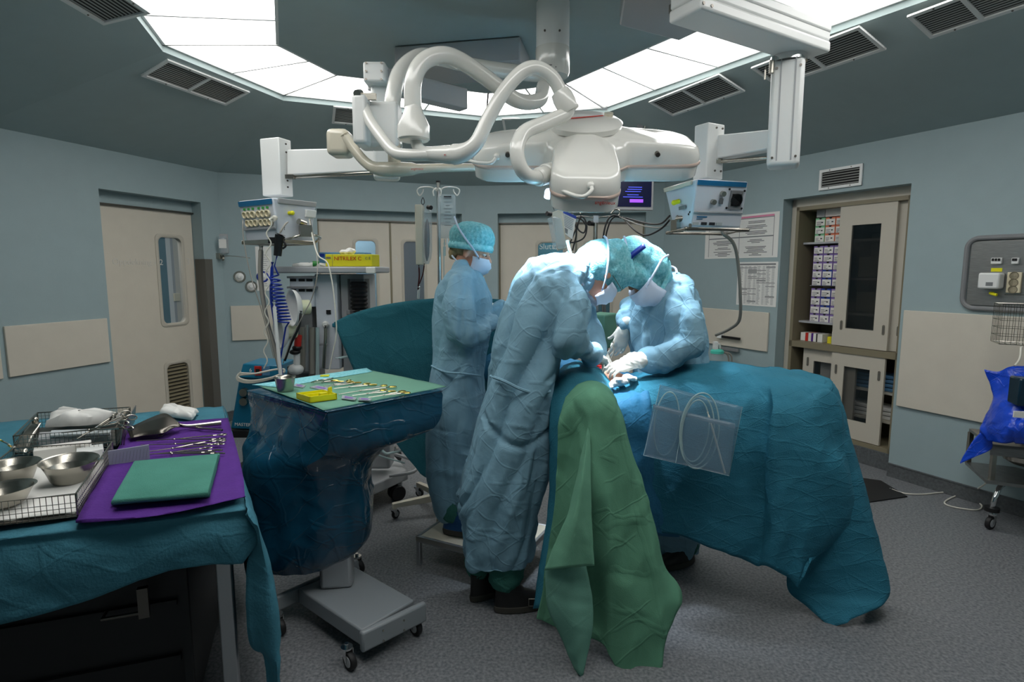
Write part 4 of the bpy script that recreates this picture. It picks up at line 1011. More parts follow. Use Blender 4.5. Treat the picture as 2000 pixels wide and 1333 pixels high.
hs = [('supply_hose', 'cablegrey', .010, [(508, 480, 3.5), (507, 540, 3.5), (515, 600, 3.5), (528, 650, 3.5), (540, 700, 3.48), (548, 730, 3.45)], 'dark grey hose from the console rail down past the coiled hose', 'hose'),
      ('supply_hose', 'midgrey', .008, [(512, 480, 3.52), (512, 550, 3.52), (522, 620, 3.5), (538, 680, 3.5), (552, 735, 3.46)], 'grey hose beside the dark grey one under the left console', 'hose'),
      ('blue_hose', 'blue', .010, [(532, 512, 3.45), (530, 580, 3.45), (540, 650, 3.45), (550, 735, 3.44)], 'straight dark blue hose hanging behind the coiled hose', 'hose'),
      ('vent_tube', 'white', .011, [(535, 590, 3.36), (541, 660, 3.36), (548, 733, 3.35)], 'straight white tube rising from the blue instrument box', 'tube'),
      ('power_cable', 'cablegrey', .003, [(474, 430, 3.66), (476, 470, 3.6), (490, 540, 3.55), (512, 610, 3.5), (535, 700, 3.45)], 'thin grey cable from the far socket down to the floor units', 'cable'),
      ('monitor_cable', 'cablewhite', .004, [(604, 428, 3.7), (612, 470, 3.6), (622, 500, 3.5), (640, 515, 3.45), (650, 560, 3.42), (655, 610, 3.4), (657, 650, 3.4), (650, 690, 3.4), (643, 725, 3.4)], 'white cable draped over the machine top shelf and down its front', 'cable'),
      ('probe_cable', 'cablegrey', .003, [(606, 430, 3.68), (616, 480, 3.6), (620, 530, 3.42), (610, 580, 3.38), (590, 620, 3.36), (570, 660, 3.36), (553, 710, 3.38)], 'thin grey cable crossing the white vaporiser cups', 'cable'),
      ('breathing_hose', 'black', .008, [(588, 608, 3.4), (583, 640, 3.38), (568, 672, 3.38), (556, 705, 3.38)], 'black hose bundle slanting below the white cups', 'hose')]
for nm, m_, r, pts, lab, ca in hs:
    mb = MB(); mb.tube(path(pts), r, n=8, sm=6); tag(mb.build(nm, m_), lab, ca)
pts = []
for k in range(60):
    tt = k / 59; pts.append(at(526 + 5 * math.sin(tt * 48) * (1 - tt * .3) - 8 * tt, 428 + 292 * tt, 3.38))
mb = MB(); mb.tube([at(536, 426, 3.47)] + pts, .004, n=8, sm=2); mb.cyl(at(537, 426, 3.5), at(533, 428, 3.44), .016); tag(mb.build('curly_cable', 'cablewhite'), 'wavy white cable plugged into the left console sockets', 'cable')

# right pendant
rp = thing('ceiling_pendant', 'large white right ceiling pendant with broad arm and tall square column', 'pendant', V((at(1300, 30, 3.2).x, 3.2, 3.1)))
zc_ = 3.1
q = [onz(1209, 40, 2.93), onz(1325, 82, 2.93), onz(1410, 40, 2.93), onz(1330, -30, 2.93), onz(1215, -30, 2.93)]
q = [V((.55, 2.95, 2.92)), onz(1326, 80, 2.92), onz(1412, 40, 2.92), V((1.15, 2.2, 2.92)), V((.45, 2.2, 2.92))]
q[0] = onz(1210, 50, 2.92)
mb = MB(); mb.prism(q, (0, 0, .17)); mb.build('ceiling_block', 'lightgrey', rp, bevel=.008)
screws(rp, [onz(1312, 10, 2.92)], (0, 0, -10), .014, 'steel')
# broad arm: from (1380,30) to (1588,90)
A0 = at(1385, 22, 2.62); A1 = at(1580, 88, 3.0)
zA = (A0.z + A1.z) / 2; d = V((A1.x - A0.x, A1.y - A0.y, 0)); L_ = d.length; d.normalize(); s2 = V((-d.y, d.x, 0))
mb = MB(); o = V((A0.x, A0.y, A1.z - .055)) - s2 * .09 - d * .15
for dz, wy in ((0, .18), (.05, .17), (.09, .18)): mb.obox(o + s2 * (.18 - wy) / 2 + V((0, 0, dz)), d * (L_ + .19), s2 * wy, V((0, 0, .052)))
mb.build('arm', 'white', rp, bevel=.012, seg=3)
screws(rp, [o + d * x - s2 * .0 + V((0, 0, z)) for x in (.01, .06) for z in (.02, .07, .12)], -s2, .007)
cx = at(1541, 110, 3.0); cbz = at(1541, 328, 3.0).z; ctz = A1.z - .055
mb = MB(); mb.cyl(V((cx.x, cx.y, ctz - .03)), V((cx.x, cx.y, ctz)), .085, n=28); mb.build('bearing', 'chrome', rp)
mb = MB(); profile_post(mb, V((cx.x, 3.0, 0)), cbz, ctz - .03, .15, .15, -.45); mb.build('column', 'white', rp, bevel=.02, seg=3)
mb = MB(); R45 = M.Rotation(-.45, 3, 'Z')
for x in (-.03, .035): mb.box(V((cx.x, 3.0, (cbz + ctz) / 2)) + R45 @ V((x, -.0755, 0)), (.006, .004, ctz - cbz - .05), -.45)
mb.build('profile_groove', 'lightgrey', rp)
screws(rp, [V((cx.x, 3.0, z)) + R45 @ V((x, -.076, 0)) for x in (-.05, .055) for z in (cbz + .04, ctz - .07)], R45 @ V((0, -1, 0)))
mb = MB(); c = at(1508, 118, 2.95); mb.cyl(c, c - V((0, 0, .06)), .012); mb.tube([c - V((.03, 0, .03)), c - V((.03, 0, .09))], .004); mb.build('brake_valve', 'steel', rp)
a = at(1388, 265, 3.35); b = at(1510, 252, 3.05); e = at(1388, 312, 3.35)
mb = MB(); mb.hexa([a, b, V((b.x, b.y, e.z)), e], [p + V((.05, .08, 0)) for p in (a, b, V((b.x, b.y, e.z)), e)]); mb.build('lower_arm', 'white', rp, bevel=.008)
mb = MB(); mb.cyl(at(1392, 317, 3.36), at(1505, 308, 3.1), .011, n=12); mb.box(at(1395, 316, 3.33), (.07, .04, .025)); mb.build('gas_spring', 'steel', rp)
pR = at(1384, 300, 3.35); zt = at(1384, 245, 3.35).z; zb = at(1384, 352, 3.35).z
mb = MB(); profile_post(mb, pR, zb, zt, .13, .10, .5); mb.build('post', 'white', rp, bevel=.006)
screws(rp, [V((pR.x + .015 + dx, 3.28 + dx * .5, z)) for dx in (0, .04) for z in (zt - .03, zb + .04)], (0, -1, 0))
zt = at(1360, 352, 3.1).z; zb = at(1360, 442, 3.1).z
E_ = (xy(at(1361, 352, 3.05)), xy(at(1348, 442, 3.12))); Lf = (xy(at(1298, 360, 3.4)), xy(at(1317, 440, 3.4))); Rt = (xy(at(1462, 358, 3.15)), xy(at(1446, 442, 3.2)))
rc_, ql, qr = con_from_px('pendant_console', 'white pendant console with round black outlet, over the surgeon at the right', E_, Lf, Rt, zt, zb)
mb = MB(); onq(mb, qr, .02, .96, .88, .98, .001, .006); mb.build('blue_stripe', 'bluestripe', rc_)
mb = MB(); onq(mb, ql, .02, .9, .9, 1.0, .001, .012); mb.build('top_cover', 'enamelcream', rc_, bevel=.004)
mb = MB(); onq(mb, qr, .02, .98, .30, .34, .0, .01); mb.build('lower_ledge', 'lightgrey', rc_, bevel=.003)
mb = MB(); onq(mb, qr, .68, .92, .40, .80, .001, .008); mb.build('outlet_plate', 'grey', rc_); mb = MB(); onq(mb, qr, .71, .89, .47, .73, .008, .011); mb.build('outlet_socket', 'black', rc_)
mb = MB(); p, n = quadpt(qr, .8, .6, .011); mb.lathe([(.034, 0), (.034, .006), (.028, .006), (.026, -.0), (.001, .0)], p, n); mb.build('outlet', 'blackgloss', rc_)
mb = MB(); onq(mb, qr, .48, .55, .5, .62, .001, .01); mb.build('valve_plate', 'midgrey', rc_, bevel=.002)
for u, v in ((.36, .54), (.52, .72)):
    mb = MB(); p, n = quadpt(qr, u, v); mb.cyl(p, p + n * .02, .014); mb.build('knob', 'steel', rc_)
mb = MB(); p, n = quadpt(ql, .45, .62); mb.cyl(p, p + n * .03, .013); mb.ball(p + n * .03, .015); mb.build('earth_terminal', 'yellow', rc_)
mb = MB(); onq(mb, ql, .42, .7, .42, .5, .001, .002); mb.build('label_sticker', 'textgrey', rc_)
for k, u in enumerate((.04, .2, .36, .5)):
    mb = MB(); onq(mb, qr, u, u + .11, .04, .10, .001, .004); mb.build('label_sticker', 'text' if k in (1, 2) else 'paperprint', rc_)
mb = MB(); onq(mb, qr, .1, .3, .2, .225, .0005, .002); onq(mb, qr, .1, .22, .16, .175, .0005, .002); mb.build('print', 'bluestripe', rc_)
screws(rc_, [quadpt(qr, u, v)[0] for u, v in ((.65, .82), (.65, .42), (.95, .42), (.95, .8), (.7, .95))] + [quadpt(ql, u, v)[0] for u, v in ((.3, .3), (.38, .28), (.9, .32), (.85, .28))], quadpt(qr, 0, 0)[1], .006, 'black')
a, b, c, d = [V((x.x, x.y, zb - .015)) for x in (ql[0], ql[1], qr[1], qr[1] + ql[0] - ql[1])]
ctr = (a + b + c + d) / 4; rr_ = [ctr + (p - ctr) * 1.22 for p in (a, b, c, d)]
mb = MB(); mb.tube(rr_ + rr_[:1], .009, sm=1); 
for p, q_ in zip(rr_, rr_[1:] + rr_[:1]): mb.tube([p, q_], .011, sm=1)
mb.build('rail', 'steel', rc_)
mb = MB(); pk = rr_[0].lerp(rr_[1], .35) + V((.02, 0, .03)); mb.box(pk, (.05, .05, .07), .4); mb.tube([pk + V((0, 0, .03)), pk + V((.06, -.03, -.01)), rr_[1] + V((.02, 0, .02))], .008); mb.cyl(pk + V((0, 0, .04)), pk + V((.03, -.05, .04)), .018); mb.build('rail_clamp', 'steel', rc_)
mb = MB(); mb.tube(path([(1410, 452, 3.2), (1414, 458, 3.2), (1432, 475, 3.22), (1441, 510, 3.28), (1446, 580, 3.35), (1444, 625, 3.42), (1425, 643, 3.5), (1398, 655, 3.6)]), .0095, n=10, sm=8)
tag(mb.build('suction_hose', 'cablegrey'), 'grey hose hanging from the right console in front of the wall charts', 'hose')
for k, (m_, pts) in enumerate((('cable', [(1215, 424, 4.1), (1260, 436, 3.9), (1290, 437, 3.7), (1308, 422, 3.5)]), ('cable', [(1215, 424, 4.1), (1240, 450, 3.9), (1262, 460, 3.8), (1290, 448, 3.6), (1308, 430, 3.5)]), ('cablegrey', [(1210, 424, 4.1), (1250, 440, 3.9), (1285, 445, 3.7), (1306, 440, 3.5)]))):
    mb = MB(); mb.tube(path(pts), .006 if k < 2 else .004, n=8, sm=6); tag(mb.build('monitor_cable', m_), ['upper black cable looping from the stand to the right console', 'lowest black cable looping from the stand to the right console', 'thin grey cable between the two black ones'][k], 'cable')

# ---- wall/ceiling bracket with cables and hanging monitor
a, d, up, n = slope(4); 
bp = onplane(1256, 228, a, n)
br = thing('monitor_bracket', 'grey ceiling bracket with cream cable boxes, holding the dark monitor', 'bracket', bp)
mb = MB(); top_ = bp + V((0, -.02, 0)); mb.box(top_ + V((-.06, 0, .0)), (.05, .05, .10)); mb.box(V((top_.x - .04, top_.y - .04, (top_.z + 2.2) / 2)), (.05, .035, top_.z - 2.2)); mb.build('stem', 'grey', br, bevel=.003)
mb = MB(); mb.box(bp + V((.03, -.03, 0)), (.09, .04, .08), -.4, ); mb.box(bp + V((.14, -.02, .03)), (.09, .04, .08), -.4); mb.build('junction_box', 'socket', br, bevel=.004)
mb = MB(); mb.tube([bp + V((.13, -.05, .03)), bp + V((.12, -.08, -.1)), bp + V((.06, -.08, -.3)), bp + V((.02, -.06, -.6))], .004); mb.tube([bp + V((.04, -.05, 0)), bp + V((.0, -.08, -.12)), bp + V((-.03, -.08, -.5))], .004); mb.build('cable', 'cablewhite', br)
MY = bp.y - .12; KS = MY / 4.65; ms = [at(1203, 350, MY), at(1272, 350, MY), at(1274, 402, MY), at(1200, 404, MY)]
mo = thing('monitor', 'dark flat monitor with blue traces behind the right lobe of the lamp', 'monitor', sum(ms, V()) / 4)
c = sum(ms, V()) / 4; 
mb = MB(); mb.box(c + V((0, .03, .0)), (.33 * KS, .05, .27 * KS), .12); mb.build('casing', 'lightgrey', mo, bevel=.006)
mb = MB(); mb.box(c + V((-.0, .002, .005)), (.295 * KS, .006, .225 * KS), .12); mb.build('screen', 'screen', mo)
R_ = M.Rotation(.12, 3, 'Z')
for k, (z, x0, x1) in enumerate(((.05, -.05, .08), (.03, -.06, .08), (.01, -.08, .07), (-.02, -.06, .05), (-.04, -.1, .09))):
    mb = MB(); mb.box(c + R_ @ V(((x0 + x1) / 2, -.003, z)), (x1 - x0, .002, .005), .12); mb.build('trace', 'screenline', mo)
mb = MB(); mb.box(c + R_ @ V((.03, -.003, -.075)), (.13, .002, .03), .12); mb.build('trace', 'screenpurple', mo)
mb = MB(); mb.box(V(((c.x + bp.x - .04) / 2, bp.y - .045, c.z + .05)), (abs(bp.x - .04 - c.x) + .05, .04, .05)); mb.box(c + V((0, .065, 0)), (.1, .04, .1)); mb.build('mount', 'grey', mo)
# ================================================================ PEOPLE
def eball(mb, c, X, Y_, Z_, n=18, m_=12):
    R = []
    for i in range(m_ + 1):
        a = math.pi * (i + .02) / (m_ + .04)
        R.append([V(c) + X * (math.sin(a) * math.cos(t)) + Y_ * (math.sin(a) * math.sin(t)) + Z_ * math.cos(a) for t in [2 * math.pi * k / n for k in range(n)]])
    return mb.ring_loft(R)
def frame(f, u):
    f = V(f).normalized(); u = V(u); u = (u - f * u.dot(f)).normalized(); return f, u, f.cross(u)
def head_shapes(mb, c, f, u, s, neck):
    eb = lambda o, a, b, d: eball(mb, c + f * o[0] + s * o[1] + u * o[2], f * a, s * b, u * d)
    eb((-.005, 0, .03), .098, .077, .092); eb((.02, 0, -.045), .072, .06, .082); eb((.07, 0, -.1), .026, .03, .02)
    mb.cyl(c + f * .085 + u * .015, c + f * .112 - u * .028, .007, .015); eb((.106, 0, -.03), .016, .017, .012)
    eb((.078, 0, .028), .018, .052, .012); eb((.088, 0, -.068), .014, .024, .008)
    for k in (-1, 1): eb((-.005, k * .078, -.01), .02, .009, .033); eb((.06, k * .035, -.03), .026, .022, .03)
    limb(mb, [(c - u * .05 - f * .02, .055), (neck, .06)])
def face_bits(root, body, c, f, u, s, hair='hair'):
    for k in (-1, 1):
        e = MB(); eball(e, c + f * .082 + s * k * .032 + u * .004, f * .012, s * .013, u * .006); eo = e.build('eye', 'paper', body)
        e = MB(); eball(e, c + f * .0915 + s * k * .034 + u * .002, f * .004, s * .006, u * .005); e.build('iris', 'hairdark', eo)
        e = MB(); e.tube([c + f * .083 + s * k * .012 + u * .026, c + f * .092 + s * k * .035 + u * .032, c + f * .078 + s * k * .056 + u * .026], .004, n=6); e.build('eyebrow', hair, body)
def gown(name, m_, rings, sleeves, root, seed=0, amp=.02, voxel=.013, extra=None, axis=(0, 0, 1)):
    axis = V(axis).normalized()
    mb = MB(); R = []
    for py, xl, xr, Y_, hd in rings:
        a = at(xl, py, Y_); b = at(xr, py, Y_); c = (a + b) / 2; hw = (b.x - a.x) / 2; z = c.z; row = []
        for k in range(36):
            t = 2 * math.pi * k / 36; cx, sy = math.cos(t), math.sin(t); e = .82
            row.append(V((c.x + hw * math.copysign(abs(cx) ** e, cx), Y_ + hd * math.copysign(abs(sy) ** e, sy), z)))
        R.append(row)
    cols = [smooth([r[j] for r in R], 3) for j in range(36)]; R = [[c[i] for c in cols] for i in range(len(cols[0]))]
    mb.ring_loft(R)
    for sl in sleeves: limb(mb, sl, 18)
    if extra: extra(mb)
    zmin = min(r[0].z for r in R); zmax = max(r[0].z for r in R)
    def fn(co):
        t = (co.z - zmin) / (zmax - zmin)
        v = vfold(co, axis, amp * 1.0, seed)
        v += crease(co, amp * .35, 5, (1, 1, .8), seed)
        zz = (co.z * 1.0 + .03 * noise.noise(co * 3)) % .27; v += .12 * amp * max(0, 1 - abs(zz - .13) / .009) * (noise.noise(co * 2 + V((seed, 1, 1))) > -.15)
        v += kinks(co, amp * .8, seed)
        return v - amp * .3
    return skinobj(name, mb, m_, root, voxel, 3, fn, sm=38)
def finger(mb, base, d, nrm, L, r, curls):
    p = V(base); d = V(d).normalized(); ax = d.cross(nrm).normalized(); pts = [(p, r)]
    for k, (fr, cu) in enumerate(zip((.45, .30, .25), curls)):
        d = M.Rotation(math.radians(-cu), 3, ax) @ d; p = p + d * L * fr; pts.append((p, r * (1 - .11 * (k + 1))))
    return limb(mb, pts, 10)
def hand(name, wrist, d, nrm, side, m_, root, curl=(25, 35, 25), spread=6, thumb=35, sc=1.0, voxel=.0042, cuff=.07, tcurl=20):
    """palm, four fingers of unequal length and a thumb from the side of the palm; nrm = back of the hand"""
    d = V(d).normalized(); nrm = (V(nrm) - d * V(nrm).dot(d)).normalized(); s = d.cross(nrm) * side
    mb = MB(); w_ = V(wrist)
    eball(mb, w_ + d * .05 * sc, d * .055 * sc, s * .042 * sc, nrm * .017 * sc); eball(mb, w_ + d * .075 * sc, d * .028 * sc, s * .043 * sc, nrm * .014 * sc)
    eball(mb, w_ + d * .035 * sc + s * .026 * sc - nrm * .006, d * .035 * sc, s * .018 * sc, nrm * .017 * sc)
    limb(mb, [(w_ - d * cuff, .032 * sc), (w_, .026 * sc), (w_ + d * .03 * sc, .024 * sc)])
    for k, (o, L, a) in enumerate(((.031, .072, 1), (.011, .080, .35), (-.010, .074, -.4), (-.030, .058, -1.2))):
        dd = M.Rotation(math.radians(spread * a) * -1, 3, nrm) @ d if side > 0 else M.Rotation(math.radians(spread * a), 3, nrm) @ d
        finger(mb, w_ + d * (.088 - abs(o) * .15) * sc + s * o * sc, dd, nrm, L * sc, (.0092 if k < 3 else .008) * sc, [c * (1 + .12 * k) for c in curl])
    td = (d * math.cos(math.radians(thumb)) + s * math.sin(math.radians(thumb)) - nrm * .35)
    finger(mb, w_ + d * .025 * sc + s * .032 * sc - nrm * .006, td, nrm, .075 * sc, .0108 * sc, (tcurl * .3, tcurl, tcurl))
    return skinobj(name, mb, m_, root, voxel, 2, sm=180)
def strap(parent, pts, w_=.006, nm='mask_strap'):
    mb = MB(); mb.tube(pts, w_, n=6, sm=5); return mb.build(nm, 'mask', parent)
def clog(root, heel, toe, r=.046, m1='shoe', nm='clog'):
    h, t = V(heel), V(toe); d = (t - h); L_ = d.length; d.normalize(); s = V((-d.y, d.x, 0))
    pl = []
    for k in range(20):
        a = 2 * math.pi * k / 20; c_, s_ = math.cos(a), math.sin(a); pl.append(h + d * (L_ / 2 + L_ / 2 * c_) + s * (r * s_ * (1 + .12 * c_)))
    mb = MB(); mb.ring_loft([[p + V((0, 0, .002)) for p in pl], [p + V((0, 0, .022)) + (p - h - d * L_ / 2) * .02 for p in pl], [p + V((0, 0, .035)) for p in pl]]); so = mb.build('sole', 'sole', root, bevel=.004)
    mb = MB(); c = h + d * L_ * .5
    R = []
    for z, kx, ky, sh in ((.03, 1, .97, 0), (.055, .97, .95, 0), (.08, .78, .86, -.025), (.10, .56, .82, -.05), (.14, .46, .78, -.065)):
        R.append([c + d * (sh + (p - c).dot(d) * kx) + s * ((p - c).dot(s) * ky) + V((0, 0, z)) for p in pl])
    mb.ring_loft(R); return mb.build(nm, m1, root, sm=60)
def legs(mb, hips, knees, ankles, heels):
    for h, k, a, (hl, to) in zip(hips, knees, ankles, heels):
        dd = (V(to) - V(hl)).normalized() * .05; hl = V(hl) + dd
        limb(mb, [(h, .06), (k, .05), (a, .036)]); limb(mb, [(a, .036), (V(hl) + V((0, 0, .06)), .028)]); limb(mb, [(V(hl) + V((0, 0, .045)), .026), (V(hl).lerp(V(to), .8) + V((0, 0, .04)), .028)])

# ---------------------------------------------------------------- nurse on the stool
NY = 3.16; SZ = .17
root = thing('person', 'person in pale blue surgical gown and teal cap standing on the low step stool', 'person', (at(900, 560, NY).x, NY, SZ))
f, u, s = frame((.93, -.22, -.30), (.12, 0, 1)); c = at(922, 492, NY); nk = at(905, 530, NY)
mb = MB(); head_shapes(mb, c, f, u, s, nk)
sh = [at(900, 556, NY - .15), at(900, 556, NY + .17)]; hp = [at(890, 740, NY - .09), at(890, 740, NY + .09)]; el = [at(902, 648, NY - .2), at(912, 640, NY + .18)]; wr_ = [at(955, 628, NY - .06), at(975, 605, NY + .14)]
limb(mb, [(nk, .06), (at(898, 560, NY), .06), (at(893, 650, NY), .08), (at(890, 740, NY), .08)], 18); limb(mb, [(sh[0], .04), (sh[1], .04)])
for k in (0, 1): limb(mb, [(sh[k], .036), (el[k], .03), (wr_[k], .022)])
x0 = at(890, 900, NY).x
heels = [(V((-.385, 3.04, SZ)), V((-.13, 3.00, SZ))), (V((-.37, 3.22, SZ)), V((-.11, 3.20, SZ)))]
legs(mb, hp, [V((x0, NY - .1, .65)), V((x0, NY + .1, .65))], [V((-.33, 3.04, SZ + .1)), V((-.32, 3.22, SZ + .1))], heels)
body = skinobj('body', mb, 'skin', root, .0075, 2)
face_bits(root, body, c, f, u, s)
mb = MB(); eball(mb, c - f * .035 + u * .02 , f * .092, s * .085, u * .07); eball(mb, c - f * .095 - u * .03, f * .03, s * .05, u * .045); skinobj('hair', mb, 'hair', root, .008, 1, lambda p: .004 * noise.noise(p * 60))
def capshape(mb, c, f, u, s, R=(.125, .105, .092), up=.055, back=.02, tilt=.18):
    u2 = (u + f * -tilt).normalized(); f2 = (f - u2 * f.dot(u2)).normalized()
    cc = c + u * up - f * back
    for i in range(1): pass
    rings = []
    for h, k in ((-.045, .90), (-.04, .955), (-.022, .965), (-.012, .95), (0, 1.0), (.03, 1.02), (.055, .95), (.08, .76), (.094, .48), (.1, .12)):
        rings.append([cc + u2 * h * (R[2] / .092) + f2 * R[0] * k * math.cos(t) + s * R[1] * k * math.sin(t) for t in [2 * math.pi * q / 48 for q in range(48)]])
    mb.ring_loft(rings); return cc, f2, u2
def cap(root, c, f, u, s, m_='cap', **kw):
    mb = MB(); cc, f2, u2 = capshape(mb, c, f, u, s, **kw)
    def fn(p):
        q = p - cc; an = math.atan2(q.dot(s), q.dot(f2)); return .0012 * math.sin(an * 26 + 3 * noise.noise(q * 9)) + .005 * noise.noise(p * 16) + .002 * abs(noise.noise(p * 50))
    return skinobj('surgical_cap', mb, m_, root, .006, 1, fn, sm=70), cc, f2, u2
cp, cc, f2, u2 = cap(root, c, f, u, s)
# brighter rolled band
mb = MB(); P = [cc + u2 * -.034 + f2 * .122 * math.cos(t) + s * .102 * math.sin(t) for t in [2 * math.pi * q / 40 for q in range(41)]]
R = [[p - u2 * .018 for p in P[:-1]], [p + (p - cc) * .04 for p in P[:-1]], [p + u2 * .018 for p in P[:-1]]]; mb.ring_loft(R, cap=False); mb.build('cap_band', 'caplight', cp, solid=.003)
def mask(root, c, f, u, s, m_='mask', drop=0, sc=1.0):
    f, u, s = f * sc, u * sc, s * sc; mb = MB(); R = []
    for i in range(9):
        v = i / 8; row = []
        for j in range(15):
            a = math.radians(-78 + 156 * j / 14); z = -.012 - .115 * v - drop * v
            bulge = .098 + .026 * math.sin(math.pi * min(v * 1.15, 1)) - .02 * v
            wv = .074 - .014 * v
            pl = .0025 * math.sin(v * math.pi * 7)
            row.append(c + f * ((bulge + pl) * math.cos(a) + .012) + s * (wv + pl) * math.sin(a) + u * (z + .02 * abs(math.sin(a)) ** 2 * (v - .3)))
        R.append(row)
    mb.ring_loft(R, cap=False, close=False); return mb.build('surgical_mask', m_, root, solid=.002, sm=60)
mk = mask(root, c, f, u, s)
sd = -1 if (s * -1).y < 0 else 1
sv = s if s.y < 0 else -s      # side turned to the camera
strap(mk, [c + sv * .068 + f * .07 - u * .022, c + sv * .096 + f * .03 + u * .02, c + sv * .113 - f * .02 + u * .058, c + sv * .10 - f * .075 + u * .098, c + sv * .06 - f * .12 + u * .135, c + sv * .05 - f * .135 + u * .15], .0052)
strap(mk, [c + sv * .066 + f * .03 - u * .10, c + sv * .072 - f * .01 - u * .085, c + sv * .055 - f * .08 - u * .055, c - f * .10 - u * .05, c - f * .125 - u * .045], .005)
g = gown('surgical_gown', 'gown', [(1004, 864, 925, NY - .02, .14), (985, 856, 930, NY, .17), (900, 838, 932, NY, .19), (800, 840, 943, NY, .19), (740, 843, 944, NY, .185), (690, 850, 948, NY, .18), (640, 848, 958, NY, .18), (590, 850, 960, NY, .18), (560, 857, 952, NY, .19), (535, 870, 940, NY, .17), (520, 884, 922, NY, .11), (512, 890, 915, NY, .08)],
     [[(sh[0], .075), (at(896, 600, NY - .19), .088), (at(902, 648, NY - .2), .082), (at(932, 652, NY - .16), .068), (at(958, 628, NY - .04), .05)],
      [(sh[1], .075), (el[1], .075), (at(965, 620, NY + .12), .06), (at(982, 600, NY + .12), .05)]], root, 2, .021, voxel=.0078)
mb = MB(); mb.tube([at(843, 715, NY - .1), at(870, 727, NY - .19), at(905, 730, NY - .2), at(940, 735, NY - .12)], .006, n=6); mb.build('waist_tie', 'gown', g)
for h, t in heels: clog(root, h, t, .045, 'shoeblue', 'shoe_cover')
mb = MB(); limb(mb, [(V((-.33, 3.04, SZ + .12)), .06), (V((x0 + .0, NY - .06, .45)), .06)]); limb(mb, [(V((-.32, 3.22, SZ + .12)), .06), (V((x0 + .0, NY + .08, .45)), .06)]); skinobj('trousers', mb, 'scrub', root, .011, 2, lambda p: crease(p, .014, 9, (1, 1, 1.4), 3), 50)
hand('glove', at(978, 606, NY + .14), (.8, .2, -.2), (0, .2, 1), 1, 'glove', root)
hand('glove', at(962, 628, NY - .03), (.8, .35, -.1), (0, -.2, 1), -1, 'glove', root)

# ---------------------------------------------------------------- surgeon leaning in from the left
root = thing('person', 'person in blue gown bent forward over the table, back lit white by the lamp', 'person', (-.02, 2.66, 0))
SY = 2.72
f, u, s = frame((.62, .28, -.73), (.75, .2, .62)); c = at(1178, 532, 2.86); nk = at(1128, 535, 2.82)
mb = MB(); head_shapes(mb, c, f, u, s, nk)
sh = [at(1098, 570, 2.60), at(1112, 562, 2.98)]; hip = at(1010, 790, 2.68)
el = [at(1112, 655, 2.52), at(1150, 640, 2.98)]; wr_ = [at(1150, 690, 2.74), at(1172, 690, 2.96)]
limb(mb, [(nk, .06), (at(1100, 565, 2.78), .08), (at(1050, 640, 2.72), .09), (at(1020, 720, 2.7), .08), (hip, .09)], 18); limb(mb, [(sh[0], .04), (sh[1], .04)])
for k in (0, 1): limb(mb, [(sh[k], .04), (el[k], .034), (wr_[k], .024)])
heels = [(V((-.205, 2.64, 0)), V((.0, 2.80, 0))), (V((-.085, 2.56, 0)), V((.165, 2.62, 0)))]
legs(mb, [hip + V((-.06, .1, 0)), hip + V((-.03, -.09, 0))], [V((-.1, 2.76, .5)), V((-.02, 2.6, .5))], [V((-.16, 2.68, .1)), V((-.03, 2.585, .1))], heels)
body = skinobj('body', mb, 'skin', root, .0075, 2); face_bits(root, body, c, f, u, s, 'hairdark')
mb = MB()
eball(mb, at(1168, 512, 2.86), V((.125, .02, -.01)), V((0, .115, 0)), V((.03, 0, .112))); eball(mb, at(1188, 528, 2.88), V((.115, .04, -.06)), V((0, .105, 0)), V((.05, 0, .095)))
eball(mb, at(1135, 520, 2.84), V((.06, 0, 0)), V((0, .09, 0)), V((.02, 0, .085))); limb(mb, [(at(1200, 495, 2.88), .075), (at(1215, 535, 2.9), .07)])
cp = skinobj('surgical_cap', mb, 'cap', root, .0075, 2, lambda p: .006 * noise.noise(p * 22) + .003 * abs(noise.noise(V((p.x * 60, p.y * 60, p.z * 14)))), 70)
mk = mask(root, c - u * .0, f, u, s, sc=1.12)
strap(mk, [at(1176, 568, 2.80), at(1184, 540, 2.76), at(1188, 500, 2.755), at(1186, 470, 2.80), at(1180, 462, 2.84)], .0055)
strap(mk, [at(1150, 575, 2.8), at(1135, 548, 2.76), at(1118, 505, 2.8), at(1107, 492, 2.8)], .005)
mb = MB(); mb.tube([at(1120, 510, 2.8), at(1113, 492, 2.79), at(1108, 470, 2.8)], .007, n=6); mb.tube([at(1122, 512, 2.8), at(1106, 506, 2.79), at(1100, 498, 2.8)], .008, n=6); mb.build('cap_tie', 'caplight', cp)
gl = MB(); e0 = c + f * .118 - u * .0
for k in (-1, 1):
    cen = c + f * .112 + s * k * .036 + u * .0; gl.tube([cen + s * .026 * math.cos(t) + u * .018 * math.sin(t) for t in [2 * math.pi * q / 16 for q in range(17)]], .002, n=6, sm=1)
    gl.tube([cen + s * k * .026, c + s * k * .082 + f * .03, c + s * k * .084 - f * .02], .002, n=6)
gl.build('glasses', 'steel', root)
